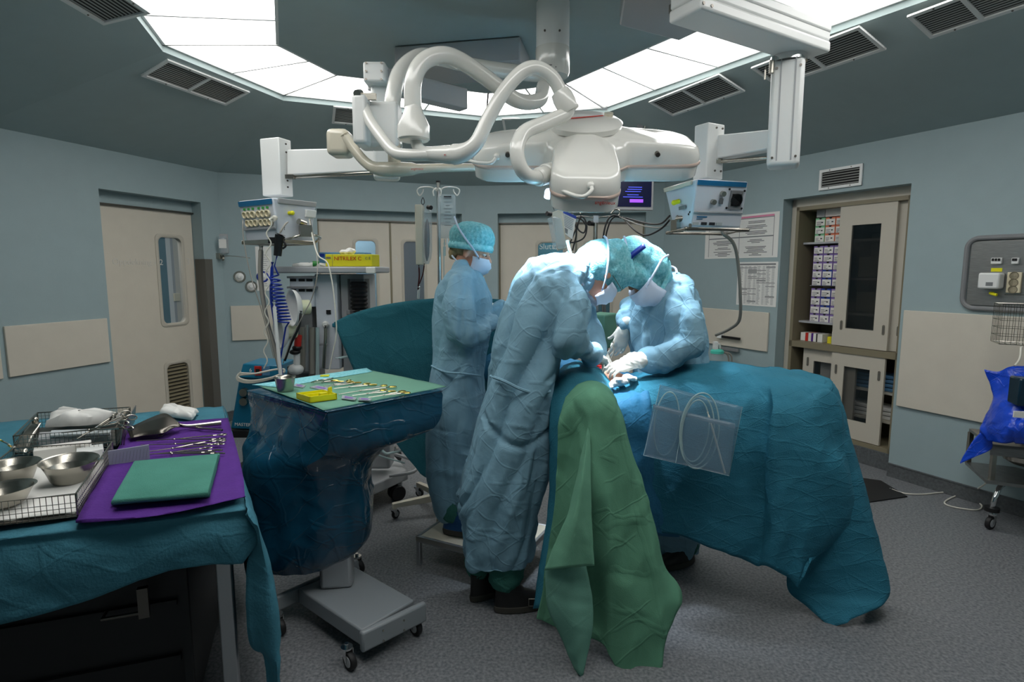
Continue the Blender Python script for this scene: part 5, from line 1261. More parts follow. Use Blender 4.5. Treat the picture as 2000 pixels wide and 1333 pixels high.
g = gown('surgical_gown', 'gown', [(1092, 912, 1040, 2.64, .15), (1060, 902, 1045, 2.64, .17), (1000, 895, 1055, 2.65, .19), (940, 896, 1062, 2.65, .20), (880, 914, 1070, 2.66, .20), (800, 938, 1080, 2.67, .20), (730, 955, 1088, 2.68, .20), (670, 966, 1098, 2.69, .20), (620, 978, 1112, 2.71, .21), (580, 993, 1128, 2.74, .22), (550, 1005, 1142, 2.76, .22), (525, 1024, 1150, 2.78, .20), (508, 1042, 1140, 2.79, .15), (499, 1060, 1120, 2.8, .09)],
     [[(sh[0], .09), (at(1110, 610, 2.55), .095), (el[0], .09), (at(1135, 680, 2.62), .07), (wr_[0], .052)],
      [(sh[1], .09), (el[1], .085), (wr_[1], .052)], [(at(1110, 545, 2.8), .11), (at(1135, 545, 2.82), .085)]], root, 11, .026, voxel=.0085, axis=(.42, 0, .9))
mb = MB(); mb.tube([at(958, 735, 2.52), at(985, 745, 2.46), at(1030, 765, 2.46), at(1075, 765, 2.5)], .007, n=6); mb.build('waist_tie', 'gown', g)
for h, t in heels: clog(root, h, t)
for (h, t) in heels[1:]:
    mb = MB(); p = h.lerp(t, .72) + V((0, -.055, .06)); mb.tube([p + V((-.015, 0, -.02)), p + V((.015, 0, -.02)), p + V((.015, 0, .015)), p + V((-.015, 0, .015)), p + V((-.015, 0, -.02))], .003, sm=1, n=6); mb.build('buckle', 'steel', root)
mb = MB(); limb(mb, [(V((-.165, 2.70, .165)), .07), (V((-.14, 2.72, .26)), .085), (V((-.1, 2.74, .45)), .09)]); limb(mb, [(V((-.035, 2.60, .165)), .08), (V((-.02, 2.61, .26)), .092), (V((-.0, 2.62, .45)), .095)])
skinobj('trousers', mb, 'scrub', root, .011, 2, lambda p: crease(p, .02, 8, (1, 1, 1.6), 5), 45)
h1 = at(1152, 690, 2.80)
hand('glove', h1, (.75, .25, -.35), (0, .1, 1), -1, 'glove', root, curl=(30, 45, 30))
hand('glove', at(1176, 690, 2.98), (.5, -.1, -.8), (.8, .2, .4), 1, 'glove', root, curl=(30, 45, 30))

# ---------------------------------------------------------------- surgeon on the right
root = thing('person', 'person in blue gown behind the draped table, cap with a dark blue stripe', 'person', (.95, 3.12, 0))
f, u, s = frame((-.66, -.38, -.64), (-.45, -.2, .85)); c = at(1252, 528, 2.98); nk = at(1292, 548, 3.06)
mb = MB(); head_shapes(mb, c, f, u, s, nk)
sh = [at(1330, 585, 2.95), at(1262, 582, 3.28)]; hip = at(1310, 790, 3.14)
el = [at(1345, 668, 2.86), at(1225, 605, 3.3)]; wr_ = [at(1250, 706, 2.84), at(1222, 640, 3.14)]
limb(mb, [(nk, .062), (at(1305, 580, 3.1), .08), (at(1312, 680, 3.12), .09), (hip, .09)], 18); limb(mb, [(sh[0], .04), (sh[1], .04)])
for k in (0, 1): limb(mb, [(sh[k], .04), (el[k], .034), (wr_[k], .024)])
heels = [(V((1.02, 3.04, 0)), V((.80, 2.95, 0))), (V((1.0, 3.25, 0)), V((.76, 3.2, 0)))]
legs(mb, [hip + V((0, -.1, 0)), hip + V((0, .1, 0))], [V((.93, 3.05, .5)), V((.9, 3.22, .5))], [V((.98, 3.05, .1)), V((.96, 3.24, .1))], heels)
body = skinobj('body', mb, 'skintan', root, .0075, 2); face_bits(root, body, c, f, u, s, 'hairdark')
mb = MB()
eball(mb, at(1240, 500, 2.98), V((.10, 0, .02)), V((0, .105, 0)), V((-.03, 0, .10))); eball(mb, at(1262, 515, 3.0), V((.115, 0, -.05)), V((0, .105, 0)), V((.03, 0, .10)))
eball(mb, at(1232, 526, 2.95), V((.062, 0, .02)), V((0, .085, 0)), V((-.015, 0, .066))); limb(mb, [(at(1275, 522, 2.99), .085), (at(1290, 540, 3.0), .062)]); limb(mb, [(at(1268, 540, 2.99), .07), (at(1280, 562, 2.99), .045)]); eball(mb, at(1243, 541, 2.935), V((.062, 0, -.01)), V((0, .07, 0)), V((.01, 0, .058))); eball(mb, at(1256, 548, 2.95), V((.06, 0, 0)), V((0, .07, 0)), V((0, 0, .055)))
cp = skinobj('surgical_cap', mb, 'cap', root, .0075, 2, lambda p: .006 * noise.noise(p * 22) + .003 * abs(noise.noise(V((p.x * 60, p.y * 60, p.z * 14)))), 70)
mb = MB(); mb.tube([at(1304, 506, 2.96), at(1307, 530, 2.95), at(1298, 556, 2.94), at(1282, 580, 2.93)], .012, n=8); mb.build('cap_hem', 'caplight', cp)
mb = MB(); mb.m('blue'); P = [at(1223, 509, 2.868), at(1241, 493, 2.862), at(1259, 480, 2.872)]
mb.ring_loft([[p + V((-.004, .004, .012)) for p in smooth(P, 4)], [p + V((.006, -.006, -.012)) for p in smooth(P, 4)]], cap=False, close=False); mb.build('cap_stripe', 'blue', cp, solid=.004)
mk = mask(root, at(1250, 534, 2.97), *frame((-.46, -.40, -.79), (-.7, -.1, .7)), drop=.01, sc=1.18)
strap(mk, [at(1222, 548, 2.9), at(1226, 515, 2.86), at(1224, 485, 2.87), at(1219, 462, 2.9)], .006)
strap(mk, [at(1262, 562, 2.88), at(1280, 530, 2.88), at(1294, 506, 2.9), at(1305, 499, 2.95)], .006)
g = gown('surgical_gown', 'gown', [(1075, 1262, 1362, 3.12, .14), (1000, 1248, 1372, 3.12, .17), (900, 1240, 1380, 3.12, .19), (800, 1240, 1385, 3.12, .19), (720, 1238, 1385, 3.12, .19), (670, 1228, 1384, 3.12, .19), (620, 1228, 1374, 3.12, .2), (580, 1238, 1362, 3.12, .2), (555, 1255, 1350, 3.12, .19), (540, 1288, 1336, 3.13, .14), (530, 1304, 1326, 3.14, .08)],
     [[(sh[0], .085), (at(1342, 625, 2.88), .10), (el[0], .095), (at(1300, 700, 2.84), .078), (at(1262, 704, 2.84), .058)],
      [(sh[1], .08), (el[1], .066), (at(1218, 622, 3.2), .056), (at(1221, 636, 3.15), .048)]], root, 23, .024, voxel=.0085, axis=(-.2, 0, 1))
mb = MB(); mb.tube([at(1292, 532, 3.0), at(1300, 520, 2.97), at(1318, 524, 2.97), at(1322, 534, 2.95)], .006, n=6); mb.build('neck_tie', 'mask', g)
for h, t in heels: clog(root, h, t)
mb = MB(); limb(mb, [(V((.98, 3.05, .1)), .06), (V((.93, 3.08, .4)), .07)]); limb(mb, [(V((.96, 3.22, .1)), .06), (V((.93, 3.18, .4)), .07)]); skinobj('trousers', mb, 'scrub', root, .012, 2, lambda p: crease(p, .015, 8, (1, 1, 1.4), 8), 45)
# right hand, knuckles towards the camera, closing on the forceps
hR = at(1221, 641, 3.14)
hand('glove', hR, (-.30, -.10, -.95), (.25, -.95, -.05), 1, 'glove', root, curl=(8, 24, 18), thumb=12, tcurl=25, sc=1.1, spread=3, cuff=.03)
hand('glove', at(1243, 706, 2.84), (-.95, .1, -.28), (.1, -.45, .9), 1, 'glove', root, curl=(18, 28, 22), thumb=30, sc=1.12, cuff=.05)
mb = MB(); limb(mb, [(at(1252, 704, 2.83), .043), (at(1236, 704, 2.84), .042), (at(1222, 712, 2.85), .04), (at(1212, 716, 2.85), .032)]); skinobj('glove_cuff', mb, 'glove', root, .005, 1, lambda p: .0015 * math.sin((p.x * .8 + p.z) * 230 + 4 * noise.noise(p * 30)), 60)
# instruments at the wound
t = thing('forceps', 'steel tissue forceps held in the gloved right hand of the right-hand surgeon', 'forceps', at(1184, 712, 2.98))
mb = MB()
for k in (-1, 1): mb.tube([at(1197 + k * 1, 668, 3.06), at(1194 + k * 4, 690, 3.02), at(1184 + k * 1, 714, 2.98)], lambda q: .004 - .002 * q, n=6)
mb.build('jaws', 'steel', t)
t = thing('needle_holder', 'ringed steel needle holder standing in the wound beside the gloved hand', 'needle holder', at(1182, 712, 3.0))
mb = MB(); mb.tube([at(1183, 712, 3.0), at(1170, 697, 3.04), at(1167, 690, 3.05)], .005, n=8); mb.build('shaft', 'steel', t)
for x, y in ((1178, 686), (1164, 690)):
    mb = MB(); cen = at(x, y, 3.05); mb.tube([cen + V((.014 * math.cos(a), .006 * math.sin(a), .016 * math.sin(a))) for a in [2 * math.pi * q / 14 for q in range(15)]], .003, n=6, sm=1); mb.build('ring', 'steel', t)
# ================================================================ LEFT INSTRUMENT TABLE
TZ = .885
tc = [onz(435, 793, TZ), onz(478, 978, TZ), onz(0, 1036, TZ)]
ex = (tc[2] - tc[1]); ex.z = 0; ex.normalize(); ey = (tc[0] - tc[1]); LYt = ey.length; ey = V((-ex.y, ex.x, 0)); ey = ey if ey.y > 0 else -ey
T0 = tc[1]; LX = 1.75
def tp(a, b, z=TZ): p = T0 + ex * a + ey * b; return V((p.x, p.y, z))   # a leftwards, b away from the camera
LB = (tc[0] - T0).dot(ey); SK = (tc[0] - T0).dot(ex) / LB
tab = thing('instrument_table', 'steel framed instrument table under a teal drape at the lower left', 'table', tp(.8, .5, 0))
mb = MB(); mb.prism([tp(.05, .05, TZ - .05), tp(LX - .04, .05, TZ - .05), tp(LX - .04, LB - .05, TZ - .05), tp(SK * LB + .05, LB - .05, TZ - .05)], (0, 0, .035)); mb.build('table_top', 'brushed', tab)
for a, b in ((.06, .08), (LX - .1, .08), (SK * LB + .08, LB - .1), (LX - .1, LB - .1)):
    mb = MB(); mb.obox(tp(a, b, .03), ex * .05, ey * .04, V((0, 0, TZ - .08))); mb.build('leg', 'alu', tab, bevel=.006)
mb = MB(); mb.obox(tp(.06, .08, .12), ex * (LX - .12), ey * .03, V((0, 0, .03))); mb.obox(tp(SK * LB + .08, LB - .1, .12), ex * (LX - .14 - SK * LB), ey * .03, V((0, 0, .03))); mb.build('stretcher', 'steeldark', tab)
cart = thing('storage_cart', 'dark cart pushed under the draped instrument table', 'cart', tp(.8, .5, 0))
mb = MB(); mb.obox(tp(.22, .14, .05), ex * .95, ey * (LB - .34), V((0, 0, .64))); mb.build('body', 'black', cart, bevel=.01)
for a in (.20, 1.15):
    mb = MB(); mb.obox(tp(a, .10, .02), ex * .025, ey * .025, V((0, 0, .7))); mb.build('post', 'rubber', cart)
mb = MB(); mb.obox(tp(.24, .125, .3), ex * .86, ey * .015, V((0, 0, .02))); mb.obox(tp(.24, .125, .5), ex * .86, ey * .015, V((0, 0, .02))); mb.build('drawer_line', 'rubber', cart)
mb = MB(); p = tp(.32, .12, .52); mb.tube([p, p - ey * .04, p - ey * .04 + ex * .12, p + ex * .12], .006, sm=1); mb.box(p - ey * .05 + V((0, 0, .04)), (.03, .02, .10), .4); mb.build('handle', 'steeldark', cart)

Yf = T0.y
def hang(px, py, dY=-.02, ref=None):
    # point on the vertical plane just in front of the table front edge
    return onplane(px, py, T0 - ey * (.02 - dY), ey)
rows = []
bs = (LB, LB * .66, LB * .33, .0)
for b in bs: rows.append([tp(1.75, b), tp(1.3, b), tp(.95, b), tp(.62, b), tp(.3, b), tp(SK * b, b), ])
F_ = [(-420, 1120), (-180, 1090), (0, 1070), (150, 1050), (330, 1030), (484, 1012)]
rows.append([hang(x, y) for x, y in F_])
rows.append([hang(x, y, -.04) for x, y in ((-430, 1230), (-190, 1180), (5, 1130), (155, 1110), (340, 1075), (506, 1052))])
rows.append([hang(x, y, -.03) for x, y in ((-430, 1330), (-190, 1270), (0, 1222), (150, 1184), (330, 1118), (474, 1102))])
dr = sheet('table_drape', rows, 'tealtable', None, k=10, kc=12, amp=.014, s=4.5, off=4, thick=.003, st=(1, 1, 1.2))
tag(dr, 'teal paper drape over the instrument table, hanging in creases at the lower left', 'drape')
# right-hand fall of the drape (part of the same cloth)
E0 = [tp(SK * b, b) for b in (LB, LB * .5, 0)]
rows = [E0 + [hang(484, 1012)],
        [E0[0] + V((.02, 0, -.05)), E0[1] + V((.03, -.02, -.06)), E0[2] + V((.03, -.01, -.05)), hang(506, 1052, -.03)],
        [E0[0] + V((.03, 0, -.25)), E0[1] + V((.06, -.02, -.28)), at(532, 1115, Yf + .02), at(482, 1105, Yf - .03)],
        [E0[0] + V((.03, 0, -.5)), E0[1] + V((.05, -.02, -.5)), at(546, 1240, Yf + .03), at(486, 1250, Yf - .02)],
        [E0[0] + V((.03, 0, -.55)), E0[1] + V((.05, -.02, -.56)), at(545, 1290, Yf + .03), at(514, 1285, Yf + .0)],
        [E0[0] + V((.03, 0, -.6)), E0[1] + V((.05, -.02, -.62)), at(541, 1345, Yf + .06), at(522, 1345, Yf + .0)]]
sheet('drape_fall', rows, 'tealtable', dr, k=8, kc=8, amp=.012, s=6, off=9, thick=.003)
dr.children  # one cloth

# purple wrap
pz = TZ + .022
pr = [[onz(250, 832, pz), onz(340, 824, pz), onz(445, 816, pz)], [onz(228, 880, pz), onz(340, 875, pz), onz(460, 868, pz)], [onz(185, 950, pz), onz(330, 940, pz), onz(474, 925, pz)],
      [onz(150, 1012, pz), onz(310, 1000, pz), onz(478, 966, pz)], [onz(152, 1020, pz - .012), onz(310, 1008, pz - .01), onz(480, 972, pz - .012)]]
tag(sheet('sterile_wrap', pr, 'purple', None, k=8, kc=8, amp=.006, s=8, off=2, thick=.003), 'deep purple wrap cloth spread over the right half of the instrument table', 'cloth')
sz = pz + .004
# folded green towels
for k, (o_, sc_) in enumerate(((-.005, 1.0), (.0125, .97))):
    z0 = sz + .006 + o_; q = [onz(217, 988, z0), onz(410, 972, z0), onz(430, 893, z0), onz(262, 908, z0)]; c = sum(q, V()) / 4; q = [c + (p - c) * sc_ for p in q]
    rr2 = [[q[3].lerp(q[2], t) for t in (0, .5, 1)], [q[3].lerp(q[0], .5).lerp(q[2].lerp(q[1], .5), t) for t in (0, .5, 1)], [q[0].lerp(q[1], t) for t in (0, .5, 1)]]
    # rounded block with folded edge
    mb = MB(); R = []
    for h, s_ in ((-.001, .985), (.003, 1), (.011, 1), (.015, .985)):
        ring = []
        for e in range(4):
            a, b = q[e], q[(e + 1) % 4]
            for t in range(8): p = a.lerp(b, t / 8); ring.append(c + (p - c) * (s_ + .012 * noise.noise(p * 14 + V((k * 5, 0, 0)))) + V((0, 0, h)))
        R.append(ring)
    mb.ring_loft(R); tag(mb.build('folded_towel', 'towel', None, sm=60), ['folded green towel at the bottom of the pair on the purple wrap', 'folded green towel on top of the pair on the purple wrap'][k], 'towel', 'folded green towels on the purple wrap')

def clamp(name, lab, tip, r1, r2, m_='steel', ringm=None, grp=None, r=.0035, rr_=.011, box=.55, cat='clamp'):
    tip, r1, r2 = V(tip), V(r1), V(r2); mid = (r1 + r2) / 2; piv = mid.lerp(tip, box); s_ = (r1 - r2).normalized()
    t = thing(name, lab, cat, piv, grp)
    for k, rc2 in ((1, r1), (-1, r2)):
        mb = MB(); mb.tube([rc2, rc2.lerp(piv, .6) + s_ * k * .003, piv, tip - s_ * k * .001], lambda q: r * (1 - .6 * q), n=6); mb.build('shank', m_, t)
        mb = MB(); d = (piv - rc2).normalized(); cen = rc2 - d * rr_
        mb.tube([cen + d * rr_ * 1.25 * math.cos(a) + s_ * rr_ * math.sin(a) for a in [2 * math.pi * q / 14 for q in range(15)]], .0028, n=6, sm=1); mb.build('finger_ring', ringm or m_, t)
    mb = MB(); mb.ball(piv, (.0055, .0055, .004), 10, 6); mb.build('pivot', m_, t); return t
iz = sz + .008
for k, (tx, ty, a, b) in enumerate((((236), 862, (430, 850), (428, 858)), (236, 886, (412, 862), (425, 868)), (238, 890, (400, 876), (420, 880)), (245, 870, (418, 868), (428, 862)), (240, 888, (405, 884), (425, 886)))):
    clamp('artery_clamp', 'long thin steel clamp on the purple wrap, %s from the back of the bundle' % ORD[k], onz(tx + 30, ty + 0, iz), onz(a[0], a[1], iz), onz(b[0], b[1], iz), 'steel', None, 'steel clamps laid on the purple wrap')
# broad retractors
t = thing('retractor', 'broad dark steel retractor with a curved blade, handle pointing right', 'retractor', onz(330, 840, sz))
rz = sz + .03
rows = [[onz(248, 838, rz + .005), onz(290, 818, rz + .02), onz(318, 808, rz + .035), onz(332, 812, rz + .03), onz(350, 826, rz + .01)], [onz(255, 856, rz - .015), onz(285, 850, rz - .01), onz(318, 846, rz - .005), onz(338, 836, rz + .0), onz(352, 833, rz + .0)]]
sheet('blade', rows, 'steeldark', t, k=4, amp=0, thick=.004)
mb = MB(); mb.tube([onz(345, 829, rz), onz(365, 833, rz - .01), onz(395, 831, rz - .015), onz(432, 827, rz - .015)], lambda q: .006 + .006 * q, n=8); mb.build('handle', 'steel', t)
t = thing('retractor', 'small hooked steel retractor in front of the broad one', 'retractor', onz(330, 845, sz))
rows = [[onz(307, 828, rz + .0), onz(314, 820, rz + .02), onz(325, 820, rz + .02), onz(336, 830, rz + .005)], [onz(308, 852, rz - .02), onz(318, 850, rz - .02), onz(327, 836, rz - .0), onz(338, 834, rz - .0)]]
sheet('hook', rows, 'steeldark', t, k=4, amp=0, thick=.004)
mb = MB(); mb.tube([onz(334, 832, rz), onz(360, 834, rz - .02), onz(400, 838, rz - .022), onz(434, 841, rz - .022)], .0055, n=8); mb.build('handle', 'steel', t)
def cloth_lump(name, lab, q, h, m_='paper', cat='gauze', off=1):
    c = sum(q, V()) / 4; mb = MB(); R = []
    for z, s_ in ((0, .96), (h * .3, 1), (h * .8, .92), (h, .7), (h, .1)):
        ring = []
        for e in range(4):
            a, b = q[e], q[(e + 1) % 4]
            for t in range(10): p = a.lerp(b, t / 10); ring.append(c + (p - c) * s_ * (1 + .10 * noise.noise(p * 22 + V((off, z * 20, 0)))) + V((0, 0, z + .4 * h * noise.noise(p * 15 + V((0, off, z)))* (z > 0))))
        R.append(ring)
    mb.ring_loft(R); return tag(mb.build(name, m_, None, sm=50), lab, cat)
cloth_lump('gauze_pad', 'white gauze pad on the far right corner of the teal draped table', [onz(312, 812, TZ + .012), onz(375, 822, TZ + .012), onz(388, 806, TZ + .012), onz(320, 796, TZ + .012)], .03)

# wire baskets
def basket(name, lab, P, h, bar=.0016, step=.0145, rim='steel'):
    """P: four floor corners FR, BR, BL, FL; wire mesh walls and base"""
    t = thing(name, lab, 'basket', P[0]); mb = MB()
    for i in range(4):
        a, b = P[i], P[(i + 1) % 4]; L_ = (b - a).length; n_ = int(L_ / step); d = (b - a) / L_
        for k in range(n_ + 1): p = a + d * (L_ * k / n_); mb.obox(p, d * bar, V((0, 0, h)), d.cross(UP) * bar)
        for k in range(1, int(h / step)): mb.obox(a + V((0, 0, k * step)), b - a, V((0, 0, bar)), d.cross(UP) * bar)
    mb.build('wire_mesh', rim, t)
    mb = MB()
    for i in range(4):
        a, b = P[i], P[(i + 1) % 4]; mb.tube([a + V((0, 0, h)), b + V((0, 0, h))], .003, sm=1, n=6); mb.tube([a + V((0, 0, .002)), b + V((0, 0, .002))], .003, sm=1, n=6); mb.tube([a, a + V((0, 0, h))], .003, sm=1, n=6)
    mb.build('rim', rim, t)
    mb = MB(); mb.prism([p + V((0, 0, .003)) for p in P], (0, 0, .002)); mb.build('base', 'steeldark', t)
    return t
bz = TZ + .014
P1 = [onz(152, 1010, bz), onz(222, 898, bz), onz(30, 912, bz), onz(-120, 1042, bz)]
basket('wire_basket', 'near wire mesh basket with bowls standing in it, at the left picture edge', P1, .07)
c = sum(P1, V()) / 4; q = [c + (p - c) * .94 + V((0, 0, .012)) for p in P1]
rows = [[q[2].lerp(q[1], t) for t in (0, .5, 1)], [q[2].lerp(q[3], .5).lerp(q[1].lerp(q[0], .5), t) for t in (0, .5, 1)], [q[3].lerp(q[0], t) for t in (0, .5, 1)]]
tag(sheet('basket_liner', rows, 'paper', None, k=6, kc=6, amp=.008, s=10, off=3, thick=.002), 'white paper liner under the bowls in the near wire basket', 'liner')
P2 = [onz(228, 872, bz), onz(256, 826, bz), onz(76, 838, bz), onz(30, 888, bz)]
basket('wire_basket', 'far wire mesh basket filled with clamps and wrapped packs, at the left', P2, .075)
def bowl(lab, px, py, zz, R, h, tilt=0):
    p = onz(px, py, zz); t = thing('steel_bowl', lab, 'bowl', p, 'steel bowls in the near basket')
    mb = MB(); R_ = M.Rotation(tilt, 3, 'Y') @ M.Rotation(tilt * .6, 3, 'X')
    mb.lathe([(.001, 0), (R * .62, 0), (R * .68, h * .1), (R * .93, h * .93), (R * 1.03, h), (R * .97, h * .97), (R * .64, h * .1), (R * .6, h * .05), (.001, h * .04)], p, R_ @ UP, n=36, cap=False); mb.build('bowl', 'steel', t, sm=40); return t
bowl('steel bowl standing right of the others on the white basket liner', 138, 938, bz + .016, .082, .07, .05)
bowl('steel bowl half cut by the picture edge, behind the nearest one', 30, 940, bz + .016, .072, .062, .04)
bowl('nearest steel bowl at the picture edge, low and wide', 5, 985, bz + .016, .085, .05, -.03)
# packs and instruments in the far basket
def slab(name, lab, px, h, m_, z, cat):
    q = [onz(x, y, z) for x, y in px]; mb = MB(); mb.prism(q, (0, 0, h)); return tag(mb.build(name, m_, None, bevel=.003), lab, cat)
slab('wrapped_pack', 'flat grey wrapped pack standing in the far basket', ((75, 872), (218, 862), (220, 850), (78, 858)), .03, 'lightgrey', bz + .01, 'pack')
slab('wrapped_pack', 'pale printed paper pack lying over the grey pack in the far basket', ((98, 856), (215, 850), (218, 842), (100, 846)), .012, 'paperprint', bz + .042, 'pack')
slab('instrument_case', 'long light beige case lying across the front of the far basket', ((66, 900), (178, 884), (180, 876), (68, 890)), .035, 'boxwhite', bz + .03, 'case')
t = slab('plastic_tray', 'white plastic box end sticking out behind the largest bowl', ((150, 905), (204, 894), (202, 884), (150, 892)), .035, 'white', bz + .02, 'tray')
t = thing('paper_bag', 'upright grey printed sterilisation sheet between the baskets and the purple wrap', 'pack', onz(230, 905, bz))
q = [onz(203, 912, bz + .004), onz(293, 897, bz + .01)]; mb = MB(); mb.obox(q[0], q[1] - q[0], V((-.004, .006, 0)), V((0, 0, .055))); mb.build('sheet', 'sterisheet', t)
mb = MB(); L_ = q[1] - q[0]
for k in range(13):
    a = q[0] + L_ * (k + .3) / 13.5 + V((.001, -.0012, .004)); mb.obox(a, L_ * .004, V((0, -.0006, 0)), V((0, 0, .04)) + L_ * .05)
mb.build('print_lines', 'textgrey', t)
cloth_lump('paper_wrap', 'white crumpled paper behind the clamps at the back of the far basket', [onz(88, 836, bz + .02), onz(170, 832, bz + .02), onz(250, 822, bz + .02), onz(120, 815, bz + .02)], .055, off=5, cat='paper')
for k, (tp_, a, b) in enumerate((((150, 858), (218, 815), (212, 818)), ((160, 850), (240, 812), (246, 816)), ((120, 846), (235, 828), (240, 834)))):
    clamp('surgical_clamp', 'steel ring-handled clamp leaning over the far basket rim, %s from the left' % ORD[k], onz(tp_[0], tp_[1], bz + .06), onz(a[0], a[1], bz + .1), onz(b[0] + 4, b[1] + 2, bz + .085), 'steel', None, 'clamps in the far basket', r=.0042, rr_=.015)
clamp('gold_ring_clamp', 'gold-ringed clamp leaning at the left picture edge in the far basket', onz(40, 880, bz + .03), onz(4, 862, bz + .085), onz(20, 872, bz + .075), 'steel', 'gold', r=.004)
t = thing('basket_plate', 'upright steel plate on the right end of the far basket', 'plate', onz(232, 872, bz))
mb = MB(); a = onz(234, 872, bz); b = onz(262, 824, bz); mb.obox(a, b - a, V((.004, 0, 0)), V((.012, 0, .08))); mb.build('plate', 'brushed', t)
mb = MB(); mb.tube([a + V((.01, -.008, -.005)), a + V((.03, .0, .105))], .003, sm=1, n=6); mb.tube([a + V((.022, -.01, -.005)), a + V((.036, .0, .105))], .003, sm=1, n=6); mb.build('latch_rod', 'steel', t)
t = thing('steel_scoop', 'steel scoop shaped retractor leaning in the far basket at the left', 'retractor', onz(60, 870, bz))
sheet('blade', [[onz(62, 822, bz + .09), onz(40, 850, bz + .06), onz(18, 882, bz + .03)], [onz(80, 826, bz + .09), onz(66, 852, bz + .05), onz(52, 884, bz + .02)]], 'steel', t, k=4, amp=0, thick=.003)
mb = MB(); mb.ball(onz(68, 820, bz + .095), (.014, .014, .012)); mb.build('knob', 'steel', t)

# ================================================================ MAYO STAND
MZ = 1.05
mc = [onz(487, 762, MZ), onz(640, 803, MZ), onz(860, 762, MZ), onz(712, 727, MZ)]
mcen = sum(mc, V()) / 4
st = thing('mayo_stand', 'grey wheeled instrument stand under the blue plastic cover, base plate in view', 'stand', onz(655, 1150, .1) * 1.0)
st.location.z = 0
mb = MB(); mb.prism([mcen + (p - mcen) * .93 + V((0, 0, -.04)) for p in mc], (0, 0, .03)); mb.build('tray', 'steel', st, bevel=.008)
bzt = .155
plate = [onz(582, 1150, bzt), onz(706, 1232, bzt), onz(810, 1172, bzt), onz(690, 1105, bzt)]
mb = MB(); mb.prism([p + V((0, 0, -.075)) for p in plate], (0, 0, .075)); mb.build('base_plate', 'standgrey', st, bevel=.008)
f0, f1 = onz(700, 1232, bzt + .01), onz(826, 1172, bzt + .01); fd = (f1 - f0).normalized(); fn_ = V((fd.y, -fd.x, 0)); fn_ = fn_ if fn_.y < 0 else -fn_
mb = MB(); mb.obox(f0 - V((0, 0, .09)) - fd * .0, f1 - f0, fn_ * .03, V((0, 0, .09))); mb.build('front_bar', 'standgrey', st, bevel=.01)
r0, r1 = onz(540, 1168, bzt - .01), onz(702, 1095, bzt - .01); mb = MB(); mb.obox(r0 - V((0, 0, .075)), r1 - r0, -fn_ * .03, V((0, 0, .075))); mb.build('rear_bar', 'standgrey', st, bevel=.01)
cp_ = onz(656, 1148, bzt); Yc = cp_.y
mb = MB(); hwc = 33 / ppm(Yc); mb.box((cp_.x, Yc + .03, (bzt + MZ - .04) / 2), (hwc * 2, .10, MZ - .04 - bzt), .15); mb.build('column', 'alu', st, bevel=.018, seg=2)
screws(st, [f0.lerp(f1, t) + fn_ * .03 - V((0, 0, z)) for t in (.3, .62) for z in (.03, .075)], fn_, .004, 'steel')
def caster(root, p, r=.038, m_='rubber', rz=0, w_=.024, top=None):
    d = V((math.cos(rz), math.sin(rz), 0)); s_ = V((-d.y, d.x, 0)); p = V((p[0], p[1], r))
    mb = MB()
    for o in (-.6, .6) if w_ > .03 else (0,):
        mb.lathe([(r * .6, -w_ / 2), (r * .92, -w_ / 2), (r, -w_ * .3), (r, w_ * .3), (r * .92, w_ / 2), (r * .6, w_ / 2)], p + s_ * o * w_, s_, n=24)
    wh = mb.build('wheel', m_, root)
    mb = MB(); mb.lathe([(.001, -w_ / 2 - .002), (r * .6, -w_ / 2 - .002), (r * .6, w_ / 2 + .002), (.001, w_ / 2 + .002)], p, s_, n=16); mb.build('hub', 'lightgrey', wh)
    mb = MB(); tz = top or r * 2 + .03
    for k in (-1, 1): mb.hexa(*[[p + s_ * k * (w_ / 2 + .003 + o) + q for q in (V((0, 0, -.006)), d * .02 + V((0, 0, .01)), d * .035 + V((0, 0, r + .012)), d * -.0 + V((0, 0, r + .012)))] for o in (0, .003)])
    mb.cyl(p + d * .02 + V((0, 0, r + .008)), p + d * .02 + V((0, 0, r + .016)), .024); mb.cyl(p + d * .02 + V((0, 0, r)), V((p.x, p.y, tz)) + d * .02, .009); mb.build('fork', 'chrome', root)
for x, y in ((684, 1308), (812, 1240), (548, 1240), (702, 1120)):
    p = onz(x, y, 0.0); caster(st, p, rz=2.4)
# plastic cover
def outline(n=48):
    out = []
    for k in range(n):
        t = k / n * 4; i = int(t) % 4; fr = t - int(t); out.append(mc[i].lerp(mc[(i + 1) % 4], fr))
    return out
ol = outline(); angs = [math.atan2(p.y - mcen.y, p.x - mcen.x) for p in ol]
R = [[mcen + (p - mcen) * .5 + V((0, 0, .0)) for p in ol], [mcen + (p - mcen) * .98 + V((0, 0, .0)) for p in ol], [mcen + (p - mcen) * 1.015 + V((0, 0, -.012)) for p in ol], [mcen + (p - mcen) * 1.01 + V((0, 0, -.045)) for p in ol]]
for py, xl, xr, hd, bl in ((845, 488, 798, .24, .62), (880, 488, 722, .21, .15), (930, 488, 716, .19, 0), (980, 489, 724, .18, 0), (1025, 489, 722, .18, 0), (1062, 500, 708, .17, 0), (1084, 516, 672, .15, 0)):
    a, b = at(xl, py, 2.60), at(xr, py, 2.60); c = (a + b) / 2; hw = (b.x - a.x) / 2; row = []
    for p, an in zip(ol, angs):
        e = V((c.x + hw * math.copysign(abs(math.cos(an)) ** .8, math.cos(an)), 2.60 + (hd + .04) * math.copysign(abs(math.sin(an)) ** .8, math.sin(an)), a.z)); t_ = V((p.x, p.y, a.z)); t_.x = max(t_.x, a.x)
        row.append(e.lerp(t_, bl))
    R.append(row)
cols = [smooth([r[j] for r in R], 7) for j in range(48)]; R = [[c[i] for c in cols] for i in range(len(cols[0]))]
R2 = []
